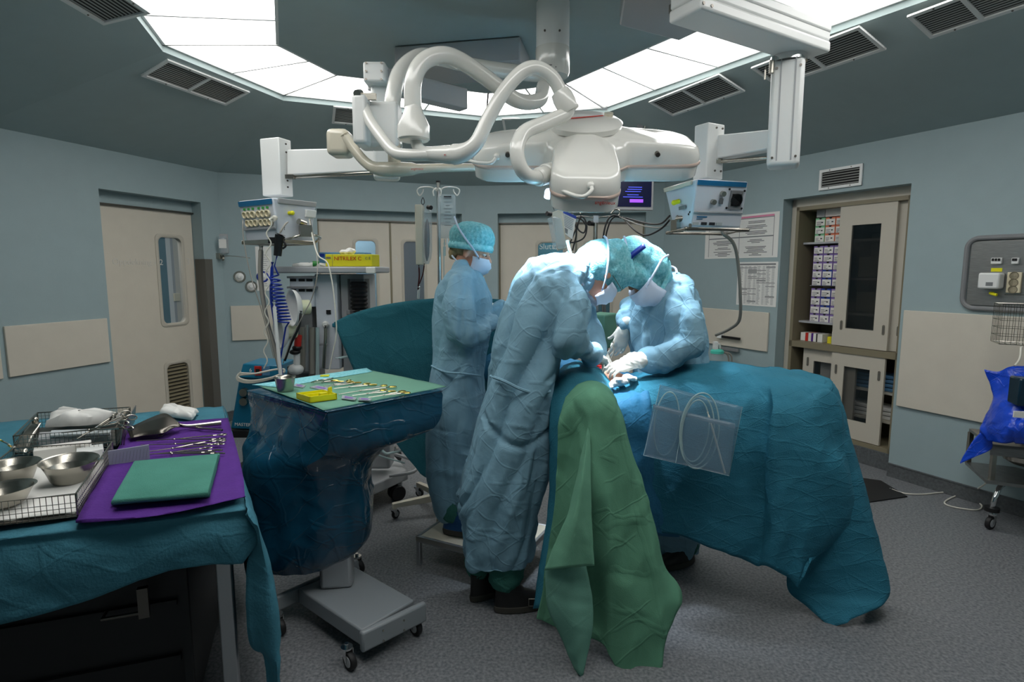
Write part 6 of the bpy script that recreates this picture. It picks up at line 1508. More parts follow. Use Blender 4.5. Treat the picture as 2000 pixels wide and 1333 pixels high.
for i, r in enumerate(R):
    row = []
    for j in range(48):
        for t in (0, .5):
            p = r[j].lerp(r[(j + 1) % 48], t); o_ = (p - V((mcen.x, 2.65, p.z))).normalized()
            am = min(max((MZ - .02 - p.z) / .1, 0), 1)
            row.append(p + o_ * am * (crease(p, .03, 3.4, (1, 1, .8), 6) + .014 * noise.noise(V((p.x * 14, p.y * 14, p.z * 3)))))
    R2.append(row)
mb = MB(); mb.ring_loft(R2); tag(mb.build('plastic_cover', 'plasticblue', None, sm=28), 'glossy dark blue plastic cover hanging around the instrument stand', 'cover')
# cloth on top
gz = MZ + .006
g_ = [onz(500, 752, gz), onz(632, 800, gz), onz(872, 754, gz), onz(716, 722, gz)]
def quadrows(q, n=4, ov=None): return [[q[0].lerp(q[3], i / n).lerp(q[1].lerp(q[2], i / n), j / n) for j in range(n + 1)] for i in range(n + 1)]
rws = quadrows(g_)
for r in rws: r[0] = r[0] + V((-.0, 0, 0)); r[-1].z -= .004
tag(sheet('green_cloth', rws, 'greentop', None, k=5, kc=5, amp=.0025, s=7, off=1, thick=.002), 'pale green cloth spread on the plastic covered stand', 'cloth')
t_ = [onz(488, 757, gz + .002), onz(548, 778, gz + .003), onz(732, 726, gz + .003), onz(712, 715, gz + .002)]
t_ = [onz(492, 752, gz + .003), onz(545, 757, gz + .003), onz(728, 726, gz + .003), onz(716, 719, gz + .003)]
tag(sheet('pale_cloth', quadrows(t_, 3), 'caplight', None, k=4, kc=4, amp=.001, s=7, off=2, thick=.0015), 'pale blue cloth strip along the back edge of the stand top', 'cloth')
mz = gz + .006
Z8 = lambda x, y, z=mz: onz(480 + x / 5, 700 + y / 5, z)
for k, (tp_, a, b) in enumerate((((640, 238), (845, 222), (905, 230)), ((735, 288), (1000, 238), (1068, 242)), ((860, 298), (1160, 254), (1220, 262)), ((905, 352), (1330, 272), (1410, 282)), ((1040, 366), (1325, 316), (1400, 326)), ((1195, 384), (1505, 330), (1545, 340)), ((760, 272), (985, 226), (1005, 240)))):
    clamp('gold_ring_clamp', 'fine clamp with gold rings on the green cloth, %s from the back left' % ORD[k], Z8(*tp_), Z8(a[0], a[1], mz + .004), Z8(b[0], b[1], mz + .002), 'steel', 'gold', 'gold ringed clamps on the stand', r=.0032, rr_=.012)
t = thing('steel_cup', 'small steel cup at the left end of the green cloth', 'cup', Z8(390, 320))
mb = MB(); p = Z8(388, 316, gz + .004); mb.lathe([(.001, 0), (.036, 0), (.046, .062), (.051, .064), (.049, .066), (.044, .06), (.034, .004), (.001, .004)], p, UP, n=32, cap=False); mb.build('cup', 'steel', t)
t = thing('retractor', 'bent steel retractor blade behind the gold ringed clamps', 'retractor', Z8(730, 222))
mb = MB(); mb.tube([Z8(640, 236), Z8(690, 222, mz + .012), Z8(760, 212, mz + .012), Z8(828, 204, mz + .006)], lambda q: .003 + .003 * q, n=6); mb.build('shaft', 'steel', t)
mb = MB(); mb.obox(Z8(700, 226, mz), Z8(825, 205, mz) - Z8(700, 226, mz), V((.01, .02, .001)), V((0, 0, .004))); mb.build('blade', 'steeldark', t)
# yellow needle box: open tray with compartments and hinge posts
t = thing('needle_box', 'bright yellow open needle counter box on the green cloth', 'box', Z8(690, 430))
ya, yb, yc = Z8(495, 395, gz + .003), Z8(625, 438, gz + .003), Z8(893, 402, gz + .003); X_ = yc - yb; Y_ = ya - yb; X_.z = Y_.z = 0; hb = .026
mb = MB(); w_ = .006; nx, ny = X_.normalized(), Y_.normalized()
mb.obox(yb, X_, Y_, V((0, 0, .004)))
for o, d1v, d2v in ((yb, X_, ny * w_), (yb + Y_ - ny * w_, X_, ny * w_), (yb, Y_, nx * w_), (yb + X_ - nx * w_, Y_, nx * w_), (yb + Y_ * .5, X_, ny * w_)): mb.obox(o, d1v, d2v, V((0, 0, hb)))
mb.build('tray', 'yellow', t)
mb = MB(); mb.obox(yb + X_ * .8 + Y_ * .2, nx * .01, ny * .008, V((0, 0, .05))); mb.obox(yb + X_ * .95 + Y_ * .4, nx * .01, ny * .008, V((0, 0, .048))); mb.obox(yb + X_ * .45 + Y_ * .1, nx * .03, ny * .02, V((0, 0, .032))); mb.build('hinge_post', 'yellow', t)
def packet(lab, q, m_='foil'):
    P = [Z8(x, y, gz + .003) for x, y in q]; mb = MB(); mb.prism(P, (0, 0, .004)); o = mb.build('suture_packet', m_, None); 
    c = sum(P, V()) / 4; mb = MB(); mb.prism([c + (p - c) * .6 + V((0, 0, .0041)) for p in P], (0, 0, .0004)); mb.build('print', 'boxpurple', o)
    return tag(o, lab, 'packet', 'foil suture packets on the stand')
packet('foil packet left of the gold rings, behind the yellow box', ((625, 290), (690, 272), (830, 300), (790, 325)))
packet('foil packet in front of the clamps, right of the yellow box', ((935, 400), (945, 368), (1085, 395), (1065, 415)))
packet('foil packet with purple edge, nearest the front right of the cloth', ((1095, 415), (1105, 392), (1230, 402), (1215, 422)))
packet('small foil packet right behind the steel cup', ((470, 280), (490, 255), (585, 275), (560, 295)))
o = MB(); q = [Z8(x, y, gz + .005) for x, y in ((725, 180), (735, 170), (820, 166), (810, 180))]; o.prism(q, (0, 0, .004)); tag(o.build('marker_tag', 'yellow'), 'small yellow and white tag at the back edge of the stand', 'tag')

# ================================================================ OPERATING TABLE AND DRAPES
ot = thing('operating_table', 'operating table hidden under teal drapes, its column below', 'operating table', (.95, 2.95, 0))
mb = MB(); mb.box((.92, 2.80, .97), (1.05, .22, .07), -.12); mb.build('table_top', 'black', ot, bevel=.02)
mb = MB(); mb.box((.52, 2.80, .5), (.18, .16, .9)); mb.box((.52, 2.80, .05), (.34, .26, .1)); mb.build('pedestal', 'lightgrey', ot, bevel=.02)
A = lambda *t: at(*t)
# main right-hand drape: columns run left to right, rows from the far edge over the top and down
rows = [
 [A(1215, 735, 3.1), A(1290, 712, 3.12), A(1340, 703, 3.12), A(1420, 706, 3.06), A(1490, 715, 3.0), A(1510, 715, 3.0), A(1570, 728, 2.94), A(1615, 738, 2.88), A(1625, 745, 2.84)],
 [A(1205, 752, 2.82), A(1290, 735, 2.83), A(1345, 724, 2.84), A(1425, 728, 2.82), A(1490, 738, 2.78), A(1510, 738, 2.78), A(1570, 750, 2.72), A(1612, 758, 2.7), A(1628, 760, 2.74)],
 [A(1200, 785, 2.72), A(1290, 775, 2.7), A(1350, 770, 2.68), A(1430, 775, 2.64), A(1490, 785, 2.635), A(1510, 787, 2.565), A(1565, 790, 2.57), A(1598, 785, 2.56), A(1640, 800, 2.68)],
 [A(1200, 850, 2.68), A(1285, 850, 2.66), A(1350, 850, 2.62), A(1430, 855, 2.58), A(1490, 862, 2.575), A(1510, 864, 2.505), A(1560, 865, 2.5), A(1612, 860, 2.5), A(1660, 870, 2.66)],
 [A(1215, 930, 2.66), A(1285, 930, 2.64), A(1350, 935, 2.6), A(1430, 940, 2.56), A(1490, 945, 2.555), A(1510, 947, 2.485), A(1560, 945, 2.47), A(1622, 905, 2.47), A(1682, 950, 2.64)],
 [A(1240, 990, 2.66), A(1300, 995, 2.64), A(1362, 1005, 2.6), A(1430, 1015, 2.55), A(1490, 1025, 2.535), A(1510, 1027, 2.465), A(1555, 1025, 2.46), A(1610, 985, 2.46), A(1700, 1020, 2.62)],
 [A(1270, 1040, 2.66), A(1325, 1048, 2.64), A(1368, 1062, 2.6), A(1430, 1085, 2.55), A(1480, 1105, 2.535), A(1500, 1107, 2.465), A(1540, 1130, 2.46), A(1565, 1152, 2.44), A(1575, 1090, 2.5)]]
td = sheet('table_drape', rows, 'teal', None, k=9, kc=9, amp=.012, s=3.6, off=31, thick=.003, st=(1, 1, .8), fold=(.022, 3.6))
tag(td, 'large teal drape over the right end of the operating table', 'drape')
rows = [
 [A(1612, 742, 2.80), A(1622, 742, 2.90), A(1628, 745, 3.0)],
 [A(1602, 790, 2.58), A(1640, 790, 2.74), A(1650, 800, 2.9)],
 [A(1610, 865, 2.52), A(1662, 870, 2.68), A(1668, 880, 2.86)],
 [A(1600, 940, 2.50), A(1686, 960, 2.62), A(1690, 960, 2.80)],
 [A(1575, 1010, 2.52), A(1706, 1035, 2.56), A(1700, 1040, 2.75)],
 [A(1545, 1090, 2.56), A(1718, 1100, 2.52), A(1708, 1100, 2.7)],
 [A(1538, 1150, 2.58), A(1729, 1160, 2.48), A(1712, 1150, 2.66)],
 [A(1575, 1185, 2.54), A(1712, 1190, 2.44), A(1700, 1185, 2.6)],
 [A(1622, 1227, 2.46), A(1668, 1212, 2.44), A(1690, 1195, 2.55)]]
sheet('drape_corner', rows, 'teal', td, k=7, kc=10, amp=.014, s=4, off=12, thick=.003)
# side cloth under surgeon, behind the green cloth
rows = [[A(1160, 745, 2.78), A(1215, 742, 2.86), A(1262, 735, 2.92)], [A(1160, 800, 2.62), A(1225, 790, 2.64), A(1270, 775, 2.70)], [A(1175, 880, 2.6), A(1245, 875, 2.62), A(1290, 870, 2.66)], [A(1190, 970, 2.6), A(1265, 975, 2.62), A(1318, 985, 2.68)], [A(1230, 1045, 2.64), A(1290, 1048, 2.66), A(1328, 1050, 2.70)]]
sheet('drape_side', rows, 'drapeblue', td, k=8, kc=8, amp=.02, s=5, off=44, thick=.003)
mb = MB(); limb(mb, [(A(1165, 728, 2.98), .055), (A(1188, 738, 2.92), .05), (A(1215, 748, 2.86), .042)]); o = skinobj('patient_limb', mb, 'skin', None, .008, 2)
tag(o, 'patch of the patient\'s skin in the drape opening under the gloved hands', 'patient')
mb = MB(); mb.ball(A(1170, 715, 2.93), (.016, .012, .006), 12, 8); mb.ball(A(1173, 719, 2.92), (.010, .012, .006), 10, 8); mb.build('wound', 'blood', o)
mb = MB(); rg = random.Random(5)
for k in range(13): t_ = k / 12; mb.ball(A(1186 + 52 * t_, 752 - 14 * t_ + rg.uniform(-6, 5), 2.78 + rg.uniform(-.03, .03)), (rg.uniform(.018, .03), rg.uniform(.02, .035), rg.uniform(.010, .018)), 10, 7)
tag(skinobj('gauze_swab', mb, 'paper', None, .004, 1, lambda p: .003 * noise.noise(p * 60) - .003 * abs(noise.noise(p * 90)), 60), 'white gauze bunched on the drape beside the gloved hand', 'gauze')
# dome of teal drape with the green cloth (arm board in front of the table)
ab = thing('arm_board', 'draped arm board projecting toward the viewer below the wound', 'arm board', (.34, 2.5, 0))
mb = MB(); mb.box((.34, 2.58, .90), (.16, .34, .04), .1); mb.build('board', 'black', ab, bevel=.02)
mb = MB(); mb.cyl((.38, 2.62, .9), (.62, 2.80, .5), .02); mb.cyl((.62, 2.80, .5), (.95, 2.9, .5), .02); mb.build('strut', 'steel', ab)
rows = [
 [A(1100, 712, 2.80), A(1130, 704, 2.86), A(1160, 712, 2.86), A(1180, 728, 2.84), A(1195, 752, 2.80)],
 [A(1082, 735, 2.66), A(1115, 716, 2.72), A(1155, 722, 2.74), A(1185, 750, 2.70), A(1200, 782, 2.66)],
 [A(1074, 790, 2.56), A(1105, 745, 2.58), A(1150, 745, 2.58), A(1190, 775, 2.56), A(1208, 830, 2.56)],
 [A(1072, 880, 2.52), A(1100, 860, 2.46), A(1150, 850, 2.46), A(1195, 870, 2.48), A(1225, 920, 2.56)],
 [A(1070, 980, 2.50), A(1098, 980, 2.44), A(1150, 980, 2.44), A(1200, 990, 2.48), A(1240, 1010, 2.58)],
 [A(1055, 1090, 2.48), A(1075, 1100, 2.42), A(1140, 1090, 2.42), A(1200, 1090, 2.46), A(1250, 1080, 2.58)],
 [A(1040, 1190, 2.46), A(1062, 1185, 2.40), A(1120, 1150, 2.42), A(1200, 1150, 2.46), A(1250, 1130, 2.56)]]
tag(sheet('arm_drape', rows, 'tealdrape', None, k=8, kc=8, amp=.01, s=5, off=18, thick=.003), 'teal drape rounded over the arm board in front of the bending person', 'drape')
rows = [
 [A(1104, 775, 2.42), A(1126, 752, 2.46), A(1160, 741, 2.48), A(1184, 750, 2.48), A(1204, 775, 2.48)],
 [A(1091, 815, 2.35), A(1118, 785, 2.32), A(1158, 770, 2.30), A(1196, 785, 2.32), A(1220, 818, 2.38)],
 [A(1086, 880, 2.32), A(1118, 860, 2.29), A(1155, 840, 2.24), A(1200, 860, 2.28), A(1240, 900, 2.36)],
 [A(1078, 980, 2.31), A(1108, 960, 2.27), A(1154, 950, 2.19), A(1215, 970, 2.26), A(1272, 1000, 2.34)],
 [A(1066, 1080, 2.30), A(1100, 1060, 2.27), A(1156, 1050, 2.20), A(1225, 1080, 2.24), A(1305, 1095, 2.30)],
 [A(1058, 1150, 2.29), A(1095, 1150, 2.26), A(1160, 1130, 2.24), A(1235, 1190, 2.20), A(1342, 1168, 2.26)],
 [A(1048, 1205, 2.28), A(1092, 1218, 2.26), A(1165, 1220, 2.25), A(1230, 1270, 2.17), A(1298, 1255, 2.22)],
 [A(1046, 1216, 2.28), A(1091, 1236, 2.26), A(1180, 1262, 2.22), A(1215, 1352, 2.14), A(1285, 1345, 2.17)]]
gc = sheet('green_drape', rows, 'greencloth', None, k=10, kc=12, amp=.012, s=5, off=27, thick=.003, st=(1, 1, .4), fold=(.03, 5))
tag(gc, 'big green cloth falling from the arm board to the floor, centre foreground', 'cloth')
rows = [[A(1142, 850, 2.24), A(1148, 835, 2.22), A(1154, 850, 2.23)], [A(1124, 930, 2.20), A(1138, 925, 2.14), A(1156, 930, 2.17)], [A(1106, 1010, 2.18), A(1128, 1000, 2.11), A(1157, 1010, 2.15)], [A(1084, 1060, 2.18), A(1118, 1060, 2.10), A(1159, 1060, 2.14)], [A(1062, 1115, 2.18), A(1110, 1110, 2.10), A(1161, 1106, 2.14)]]
sheet('front_fold', rows, 'greenfold', gc, k=8, kc=8, amp=.006, s=6, off=3, thick=.003)
rows = [[A(1064, 1108, 2.20), A(1105, 1108, 2.14), A(1144, 1105, 2.18)], [A(1066, 1160, 2.19), A(1110, 1160, 2.13), A(1156, 1165, 2.17)], [A(1072, 1195, 2.18), A(1115, 1205, 2.12), A(1158, 1210, 2.16)], [A(1100, 1255, 2.16), A(1125, 1260, 2.12), A(1152, 1262, 2.15)], [A(1122, 1308, 2.14), A(1130, 1318, 2.12), A(1138, 1325, 2.13)]]
sheet('hanging_tip', rows, 'greenlight', gc, k=7, kc=7, amp=.006, s=6, off=5, thick=.003)
# clear pouch with coiled tubing on the teal drape
pt = thing('tubing_pouch', 'clear plastic two-pocket pouch taped to the teal drape, holding coiled tubing', 'pouch', A(1345, 850, 2.5))
q = [A(1256, 890, 2.56), A(1424, 930, 2.44), A(1450, 795, 2.46), A(1290, 752, 2.60)]
sheet('back_sheet', quadrows(q, 3), 'pouch', pt, k=4, kc=4, amp=.006, s=8, off=2, thick=.001)
q2 = [A(1257, 890, 2.53), A(1424, 930, 2.41), A(1436, 828, 2.42), A(1276, 790, 2.54)]
for lo, hi in ((0, .38), (.39, 1)):
    qq = [q2[0].lerp(q2[1], lo), q2[0].lerp(q2[1], hi), q2[3].lerp(q2[2], hi), q2[3].lerp(q2[2], lo)]; sheet('pocket', quadrows(qq, 3), 'pouch', pt, k=3, kc=3, amp=.004, s=8, off=lo * 9, thick=.001)
mb = MB(); a, b = q2[3], q2[2]; mb.obox(a, b - a, V((.0, 0, -.022)), V((0, -.001, 0))); mb.build('pocket_hem', 'poucht', pt)
mb = MB()
for e in ((q2[0], q2[1]), (q2[0].lerp(q2[1], .385), q2[3].lerp(q2[2], .385)), (q2[1], q[2]), (q2[0], q[3])): mb.tube([e[0], e[1]], .0016, n=5, sm=1)
mb.build('seam', 'tube', pt)
for k, (cx_, rx, ry) in enumerate(((1302, 24, 62), (1362, 32, 68), (1366, 38, 74), (1358, 26, 60))):
    pts = []
    for i in range(26):
        a = 2 * math.pi * i / 25 + .5; pts.append(at(cx_ + rx * math.cos(a) - 6 * math.sin(a), 828 + (k > 0) * 14 + ry * math.sin(a), 2.545 - (cx_ - 1302) * .0011))
    mb = MB(); mb.tube(pts, .0032, n=8, sm=2); mb.build('coiled_tube', 'tube', pt)
mb = MB(); mb.tube([A(1382, 805, 2.47), A(1392, 840, 2.455), A(1416, 925, 2.44)], .0045, n=8); mb.build('suction_tip', 'cablewhite', pt)
# raised screen drape between machine and patient
rows = [
 [A(652, 630, 3.55), A(690, 612, 3.6), A(760, 594, 3.58), A(848, 583, 3.60), A(930, 582, 3.61), A(985, 586, 3.62)],
 [A(662, 655, 3.55), A(710, 660, 3.58), A(775, 655, 3.58), A(845, 650, 3.59), A(930, 650, 3.60), A(985, 650, 3.61)],
 [A(685, 710, 3.56), A(735, 725, 3.58), A(790, 730, 3.57), A(845, 730, 3.58), A(930, 740, 3.60), A(985, 740, 3.60)],
 [A(722, 790, 3.56), A(765, 800, 3.58), A(805, 805, 3.6), A(846, 810, 3.57), A(930, 820, 3.59), A(985, 830, 3.60)],
 [A(780, 875, 3.56), A(805, 885, 3.58), A(825, 890, 3.6), A(846, 895, 3.62), A(930, 900, 3.58), A(985, 900, 3.60)],
 [A(822, 925, 3.56), A(830, 932, 3.57), A(838, 936, 3.58), A(846, 940, 3.6), A(930, 940, 3.58), A(985, 940, 3.59)]]
tag(sheet('screen_drape', rows, 'tealscreen', None, k=8, kc=8, amp=.01, s=3, off=50, thick=.003), 'tall teal drape stretched from the anaesthesia machine to behind the nurse', 'drape')
# draped patient body and the green covered box behind the wound
mb = MB(); limb(mb, [(V((-.1, 3.66, 1.0)), .12), (V((.2, 3.42, 1.0)), .14), (V((.46, 3.16, .98)), .12), (V((.75, 2.84, .98)), .08)]); limb(mb, [(V((.75, 2.82, .98)), .08), (V((1.3, 2.74, .98)), .07)])
tag(skinobj('draped_patient', mb, 'drapeblue', None, .014, 3, lambda p: crease(p, .02, 5, (1, 1, 1), 9), 50), 'patient lying under dark blue drapes between the people', 'patient')
bx = thing('draped_equipment', 'square equipment box under a pale green cloth behind the wound', 'equipment', A(1180, 660, 3.75))
q = [A(1150, 614, 3.62), A(1180, 618, 3.56), A(1206, 622, 3.72), A(1170, 610, 3.85)]; q = [V((p.x, p.y, q[0].z)) for p in q]
mb = MB(); mb.prism(q, (0, 0, -.22)); mb.build('box', 'greentop', bx, bevel=.012, seg=3)
mb = MB(); mb.cyl(V((.6, 3.72, .05)), V((.6, 3.72, q[0].z - .2)), .03); mb.box((.6, 3.72, .04), (.4, .3, .06)); mb.build('pedestal', 'grey', bx)
# low stool under the nurse
so = thing('step_stool', 'low step stool with white top and steel legs under the nurse', 'stool', (-.2, 3.2, 0))
a = onz(812, 1047, SZ - .002); b = onz(975, 1088, SZ - .002); d = (b - a); d.z = 0; d = d.normalized() * .62; e = V((-d.y, d.x, 0)).normalized() * .46
mb = MB(); mb.obox(a + V((0, 0, -.028)), d, e, V((0, 0, .024))); mb.build('top', 'enamelcream', so)
mb = MB(); 
for o, v, w2 in ((a, d, e), (a + e - e.normalized() * .018, d, e), (a, e, d), (a + d - d.normalized() * .018, e, d)): mb.obox(o + V((0, 0, -.036)), v, w2.normalized() * .018, V((0, 0, .035)))
mb.build('rim', 'alu', so, bevel=.003)
for x in (0, 1):
    for y in (0, 1):
        mb = MB(); mb.obox(a + d * x * .96 + e * y * .95 + V((0, 0, -SZ + .002)), d.normalized() * .025, e.normalized() * .025, V((0, 0, SZ - .03))); mb.build('leg', 'alu', so, bevel=.003)
# ================================================================ ANAESTHESIA MACHINE
AY = 3.75
am = thing('anaesthesia_machine', 'grey anaesthesia machine with shelf, bellows and white cups at the left back', 'medical machine', (at(640, 900, AY + .15).x, AY + .2, 0))
def fbox(name, x0, x1, yt, yb, Y_, dep, m_, par=am, bevel=.006, sk=0):
    a, b = at(x0, yt, Y_), at(x1, yb, Y_); mb = MB(); mb.hexa([V((a.x, Y_, b.z)), V((b.x, Y_ + sk, b.z)), V((b.x, Y_ + sk, a.z)), V((a.x, Y_, a.z))], [V((a.x, Y_ + dep, b.z)), V((b.x, Y_ + sk + dep, b.z)), V((b.x, Y_ + sk + dep, a.z)), V((a.x, Y_ + dep, a.z))])
    return mb.build(name, m_, par, bevel=bevel)
fbox('top_shelf', 530, 732, 521, 534, AY - .1, .45, 'lightgrey', bevel=.01)
fbox('shelf_corner', 714, 733, 522, 535, AY - .11, .02, 'enamel')
fbox('cabinet', 614, 664, 536, 722, AY, .36, 'console'); fbox('cabinet', 664, 716, 536, 730, AY + .05, .32, 'lightgrey')
fbox('control_head', 565, 614, 540, 600, AY - .03, .3, 'console')
for y in (545, 565):
    for x in (566, 583, 598): fbox('vent_slot', x, x + 12, y, y + 5, AY - .034, .01, 'black', bevel=0)
    fbox('visor', 560, 616, y - 5, y - 1, AY - .06, .05, 'grey', bevel=0)
fbox('cabinet', 572, 614, 600, 730, AY + .04, .28, 'grey')
# bellows cylinder
p0, p1 = at(700, 545, AY + .02), at(700, 612, AY + .02); wr0 = 21 / ppm(AY)
mb = MB(); mb.cyl(V((p0.x, AY + .02, p1.z)), V((p0.x, AY + .02, p0.z)), wr0, n=28); mb.build('bellows_dome', 'smoke', am)
mb = MB(); prof = []; H_ = p0.z - p1.z
for k in range(17): prof.append((wr0 * (.84 if k % 2 else .66), H_ * k / 16 * .92))
mb.lathe([(.001, 0)] + prof + [(.001, H_ * .92)], V((p0.x, AY + .02, p1.z)), UP, n=24); mb.build('bellows', 'black', am)
fbox('bellows_frame', 676, 720, 606, 616, AY - .03, .1, 'grey')
# white absorber cups
for cx, cy, rx, ry, lab in ((582, 601, 14, 31, 0), (556, 649, 12, 28, 1)):
    c = at(cx, cy, AY - .22); a = rx * 1.7 / ppm(AY); b = ry * 1.05 / ppm(AY)
    mb = MB(); ax = V((-.62, -.78, 0)); R = []
    for h, k in ((-.0, .4), (.0, .8), (.02, 1.0), (.045, 1.04), (.043, .98), (.015, .9), (.008, .1)):
        R.append([c + ax * h + V((.78, -.62, 0)) * (b * .62 * k * math.cos(t)) + UP * (b * k * math.sin(t)) for t in [2 * math.pi * q / 28 for q in range(28)]])
    mb.ring_loft(R); mb.build('absorber_cup', 'white', am, sm=50)
    mb = MB(); mb.cyl(c, c + V((.05, .045, 0)), b * .42, n=24); mb.build('absorber_canister', 'boxgreenish', am)
fbox('valve_block', 564, 576, 580, 615, AY - .1, .1, 'lightgrey')
for k, (x, y0, y1, m_, r) in enumerate(((592, 640, 720, 'cablegrey', .018), (600, 635, 725, 'alu', .014), (610, 640, 730, 'cablegrey', .016), (586, 660, 730, 'midgrey', .014), (620, 640, 735, 'tube', .012))):
    mb = MB(); mb.cyl(at(x, y0, AY - .08), at(x, y1, AY - .08), r, n=12); mb.build('flow_tube', m_, am)
mb = MB(); mb.ball(at(580, 680, AY - .16), (.03, .03, .02)); mb.ball(at(576, 688, AY - .16), (.035, .03, .018)); mb.build('selector_knob', 'black', am)
mb = MB(); mb.cyl(at(583, 655, AY - .16), at(581, 678, AY - .16), .022); mb.build('selector_knob', 'red', am)
mb = MB(); mb.cyl(at(580, 690, AY - .15), at(580, 715, AY - .15), .02); mb.ball(at(578, 722, AY - .15), (.05, .04, .035)); mb.build('flask', 'white', am)
fbox('display', 637, 646, 606, 614, AY - .006, .01, 'black', bevel=0)
mb = MB(); mb.lathe([(.001, .02), (.014, .02), (.02, .012), (.022, 0)], at(636, 634, AY - .02), (0, -1, 0)); mb.cyl(at(636, 634, AY), at(636, 634, AY - .03), .02); mb.build('gas_port', 'white', am)
mb = MB(); mb.tube(path([(636, 636, AY - .04), (636, 660, AY - .05), (634, 690, AY - .05), (632, 720, AY - .05)]), .011, n=10); mb.build('gas_pipe', 'steel', am)
mb = MB(); mb.tube(path([(622, 675, AY - .05), (628, 673, AY - .05), (640, 673, AY - .05)]), .008); mb.build('bracket', 'alu', am)
fbox('rail', 648, 660, 632, 640, AY - .05, .05, 'teal'); 
# lower frame: columns, platform, casters
fbox('lower_cabinet', 560, 610, 715, 905, AY + .1, .35, 'midgrey'); fbox('column', 698, 762, 730, 918, AY + .08, .16, 'lightgrey', bevel=.02)
pz_ = .20; q = [onz(560, 948, pz_), onz(722, 922, pz_), onz(796, 915, pz_), onz(762, 885, pz_), onz(560, 890, pz_)]
mb = MB(); mb.prism([V((p.x, p.y, pz_ - .075)) for p in (onz(560, 965, pz_), onz(722, 950, pz_), onz(797, 918, pz_), onz(765, 885, pz_), onz(560, 890, pz_))], (0, 0, .075)); mb.build('platform', 'lightgrey', am, bevel=.01)
mb = MB(); mb.tube(path([(760, 885, 4.1), (795, 895, 4.05), (812, 905, 3.95), (808, 922, 3.85), (760, 930, 3.8)]), .012, n=10); mb.build('bumper_rail', 'lightgrey', am)
for x, y, rz in ((775, 976, .6), (590, 985, .6), (770, 905, 1.2), (600, 905, 1)):
    p = onz(x, y, 0); caster(am, p, r=.055, rz=rz, w_=.04)
mb = MB(); mb.tube(path([(655, 700, 3.6), (700, 705, 3.7), (715, 800, 3.75), (745, 878, 3.6), (770, 884, 3.6), (800, 875, 3.6)]), .008, n=8, sm=6); mb.tube(path([(715, 800, 3.62), (700, 830, 3.6), (726, 882, 3.6), (790, 905, 3.7)]), .006, n=8, sm=6); mb.build('supply_hose', 'tube', am)
# things on the shelf
SZ2 = at(640, 521, AY - .1).z
def shelf_box(name, lab, x0, x1, h, Y_, dep, m_, cat='box', sk=0):
    a, b = at(x0, 520, Y_), at(x1, 520, Y_); t = thing(name, lab, cat, ((a.x + b.x) / 2, Y_, SZ2)); mb = MB()
    mb.hexa([V((a.x, Y_, SZ2 + .001)), V((b.x, Y_ + sk, SZ2 + .001)), V((b.x, Y_ + sk, SZ2 + h)), V((a.x, Y_, SZ2 + h))], [V((a.x + .02, Y_ + dep, SZ2 + .001)), V((b.x + .02, Y_ + sk + dep, SZ2 + .001)), V((b.x + .02, Y_ + sk + dep, SZ2 + h)), V((a.x + .02, Y_ + dep, SZ2 + h))])
    mb.build('carton', m_, t, bevel=.003); return t, a, b
yb_, a, b = shelf_box('glove_box', 'yellow glove carton with dark lettering on the machine shelf', 636, 727, .078, AY - .06, .12, 'yellowbox')
text('lettering', 'NITRILEX C', .034, V((a.x + .055, AY - .0615, SZ2 + .04)), (1, 0, 0), (0, -1, 0), 'red', yb_)
text('lettering', 'C E', .024, V((b.x - .045, AY - .0615, SZ2 + .045)), (1, 0, 0), (0, -1, 0), 'frame', yb_)
mb = MB(); mb.box((a.x + .045, AY - .0605, SZ2 + .04), (.002, .002, .076)); mb.box((a.x + .02, AY - .0605, SZ2 + .055), (.03, .002, .012)); mb.build('print', 'frame', yb_)
bb_, a, b = shelf_box('glove_box', 'pale blue carton standing behind the yellow glove carton', 624, 712, .095, AY + .08, .12, 'bluebox')
mb = MB(); mb.box((a.x + .02, AY + .079, SZ2 + .075), (.03, .002, .02)); mb.build('print', 'blue', bb_)
c = V((at(690, 500, AY).x, AY + .0, SZ2 + .08)); 
mb = MB(); mb.ball(c + V((-.05, .0, .012)), (.04, .03, .014)); mb.ball(c + V((-.02, .02, .02)), (.03, .03, .022)); o = skinobj('crumpled_glove', mb, 'paper', None, .006, 1, lambda p: .01 * noise.noise(p * 40)); tag(o, 'crumpled white glove lying on top of the yellow carton', 'glove')
p = V((at(578, 520, AY).x, AY - .02, SZ2 + .001)); cloth_lump('paper_towel', 'white folded cloths on the left half of the machine shelf', [p + V(q) for q in ((0, -.05, 0), (.18, -.05, 0), (.19, .08, 0), (.0, .08, 0))], .022, off=3, cat='cloth')
p = V((at(623, 520, AY).x, AY - .055, SZ2 + .018)); t = thing('green_roll', 'green tape roll between the cloths and the yellow carton', 'roll', p)
mb = MB(); mb.lathe([(.008, -.02), (.018, -.02), (.018, .02), (.008, .02), (.008, -.02)], p, (1, .3, 0), cap=False); mb.build('tape', 'green', t)

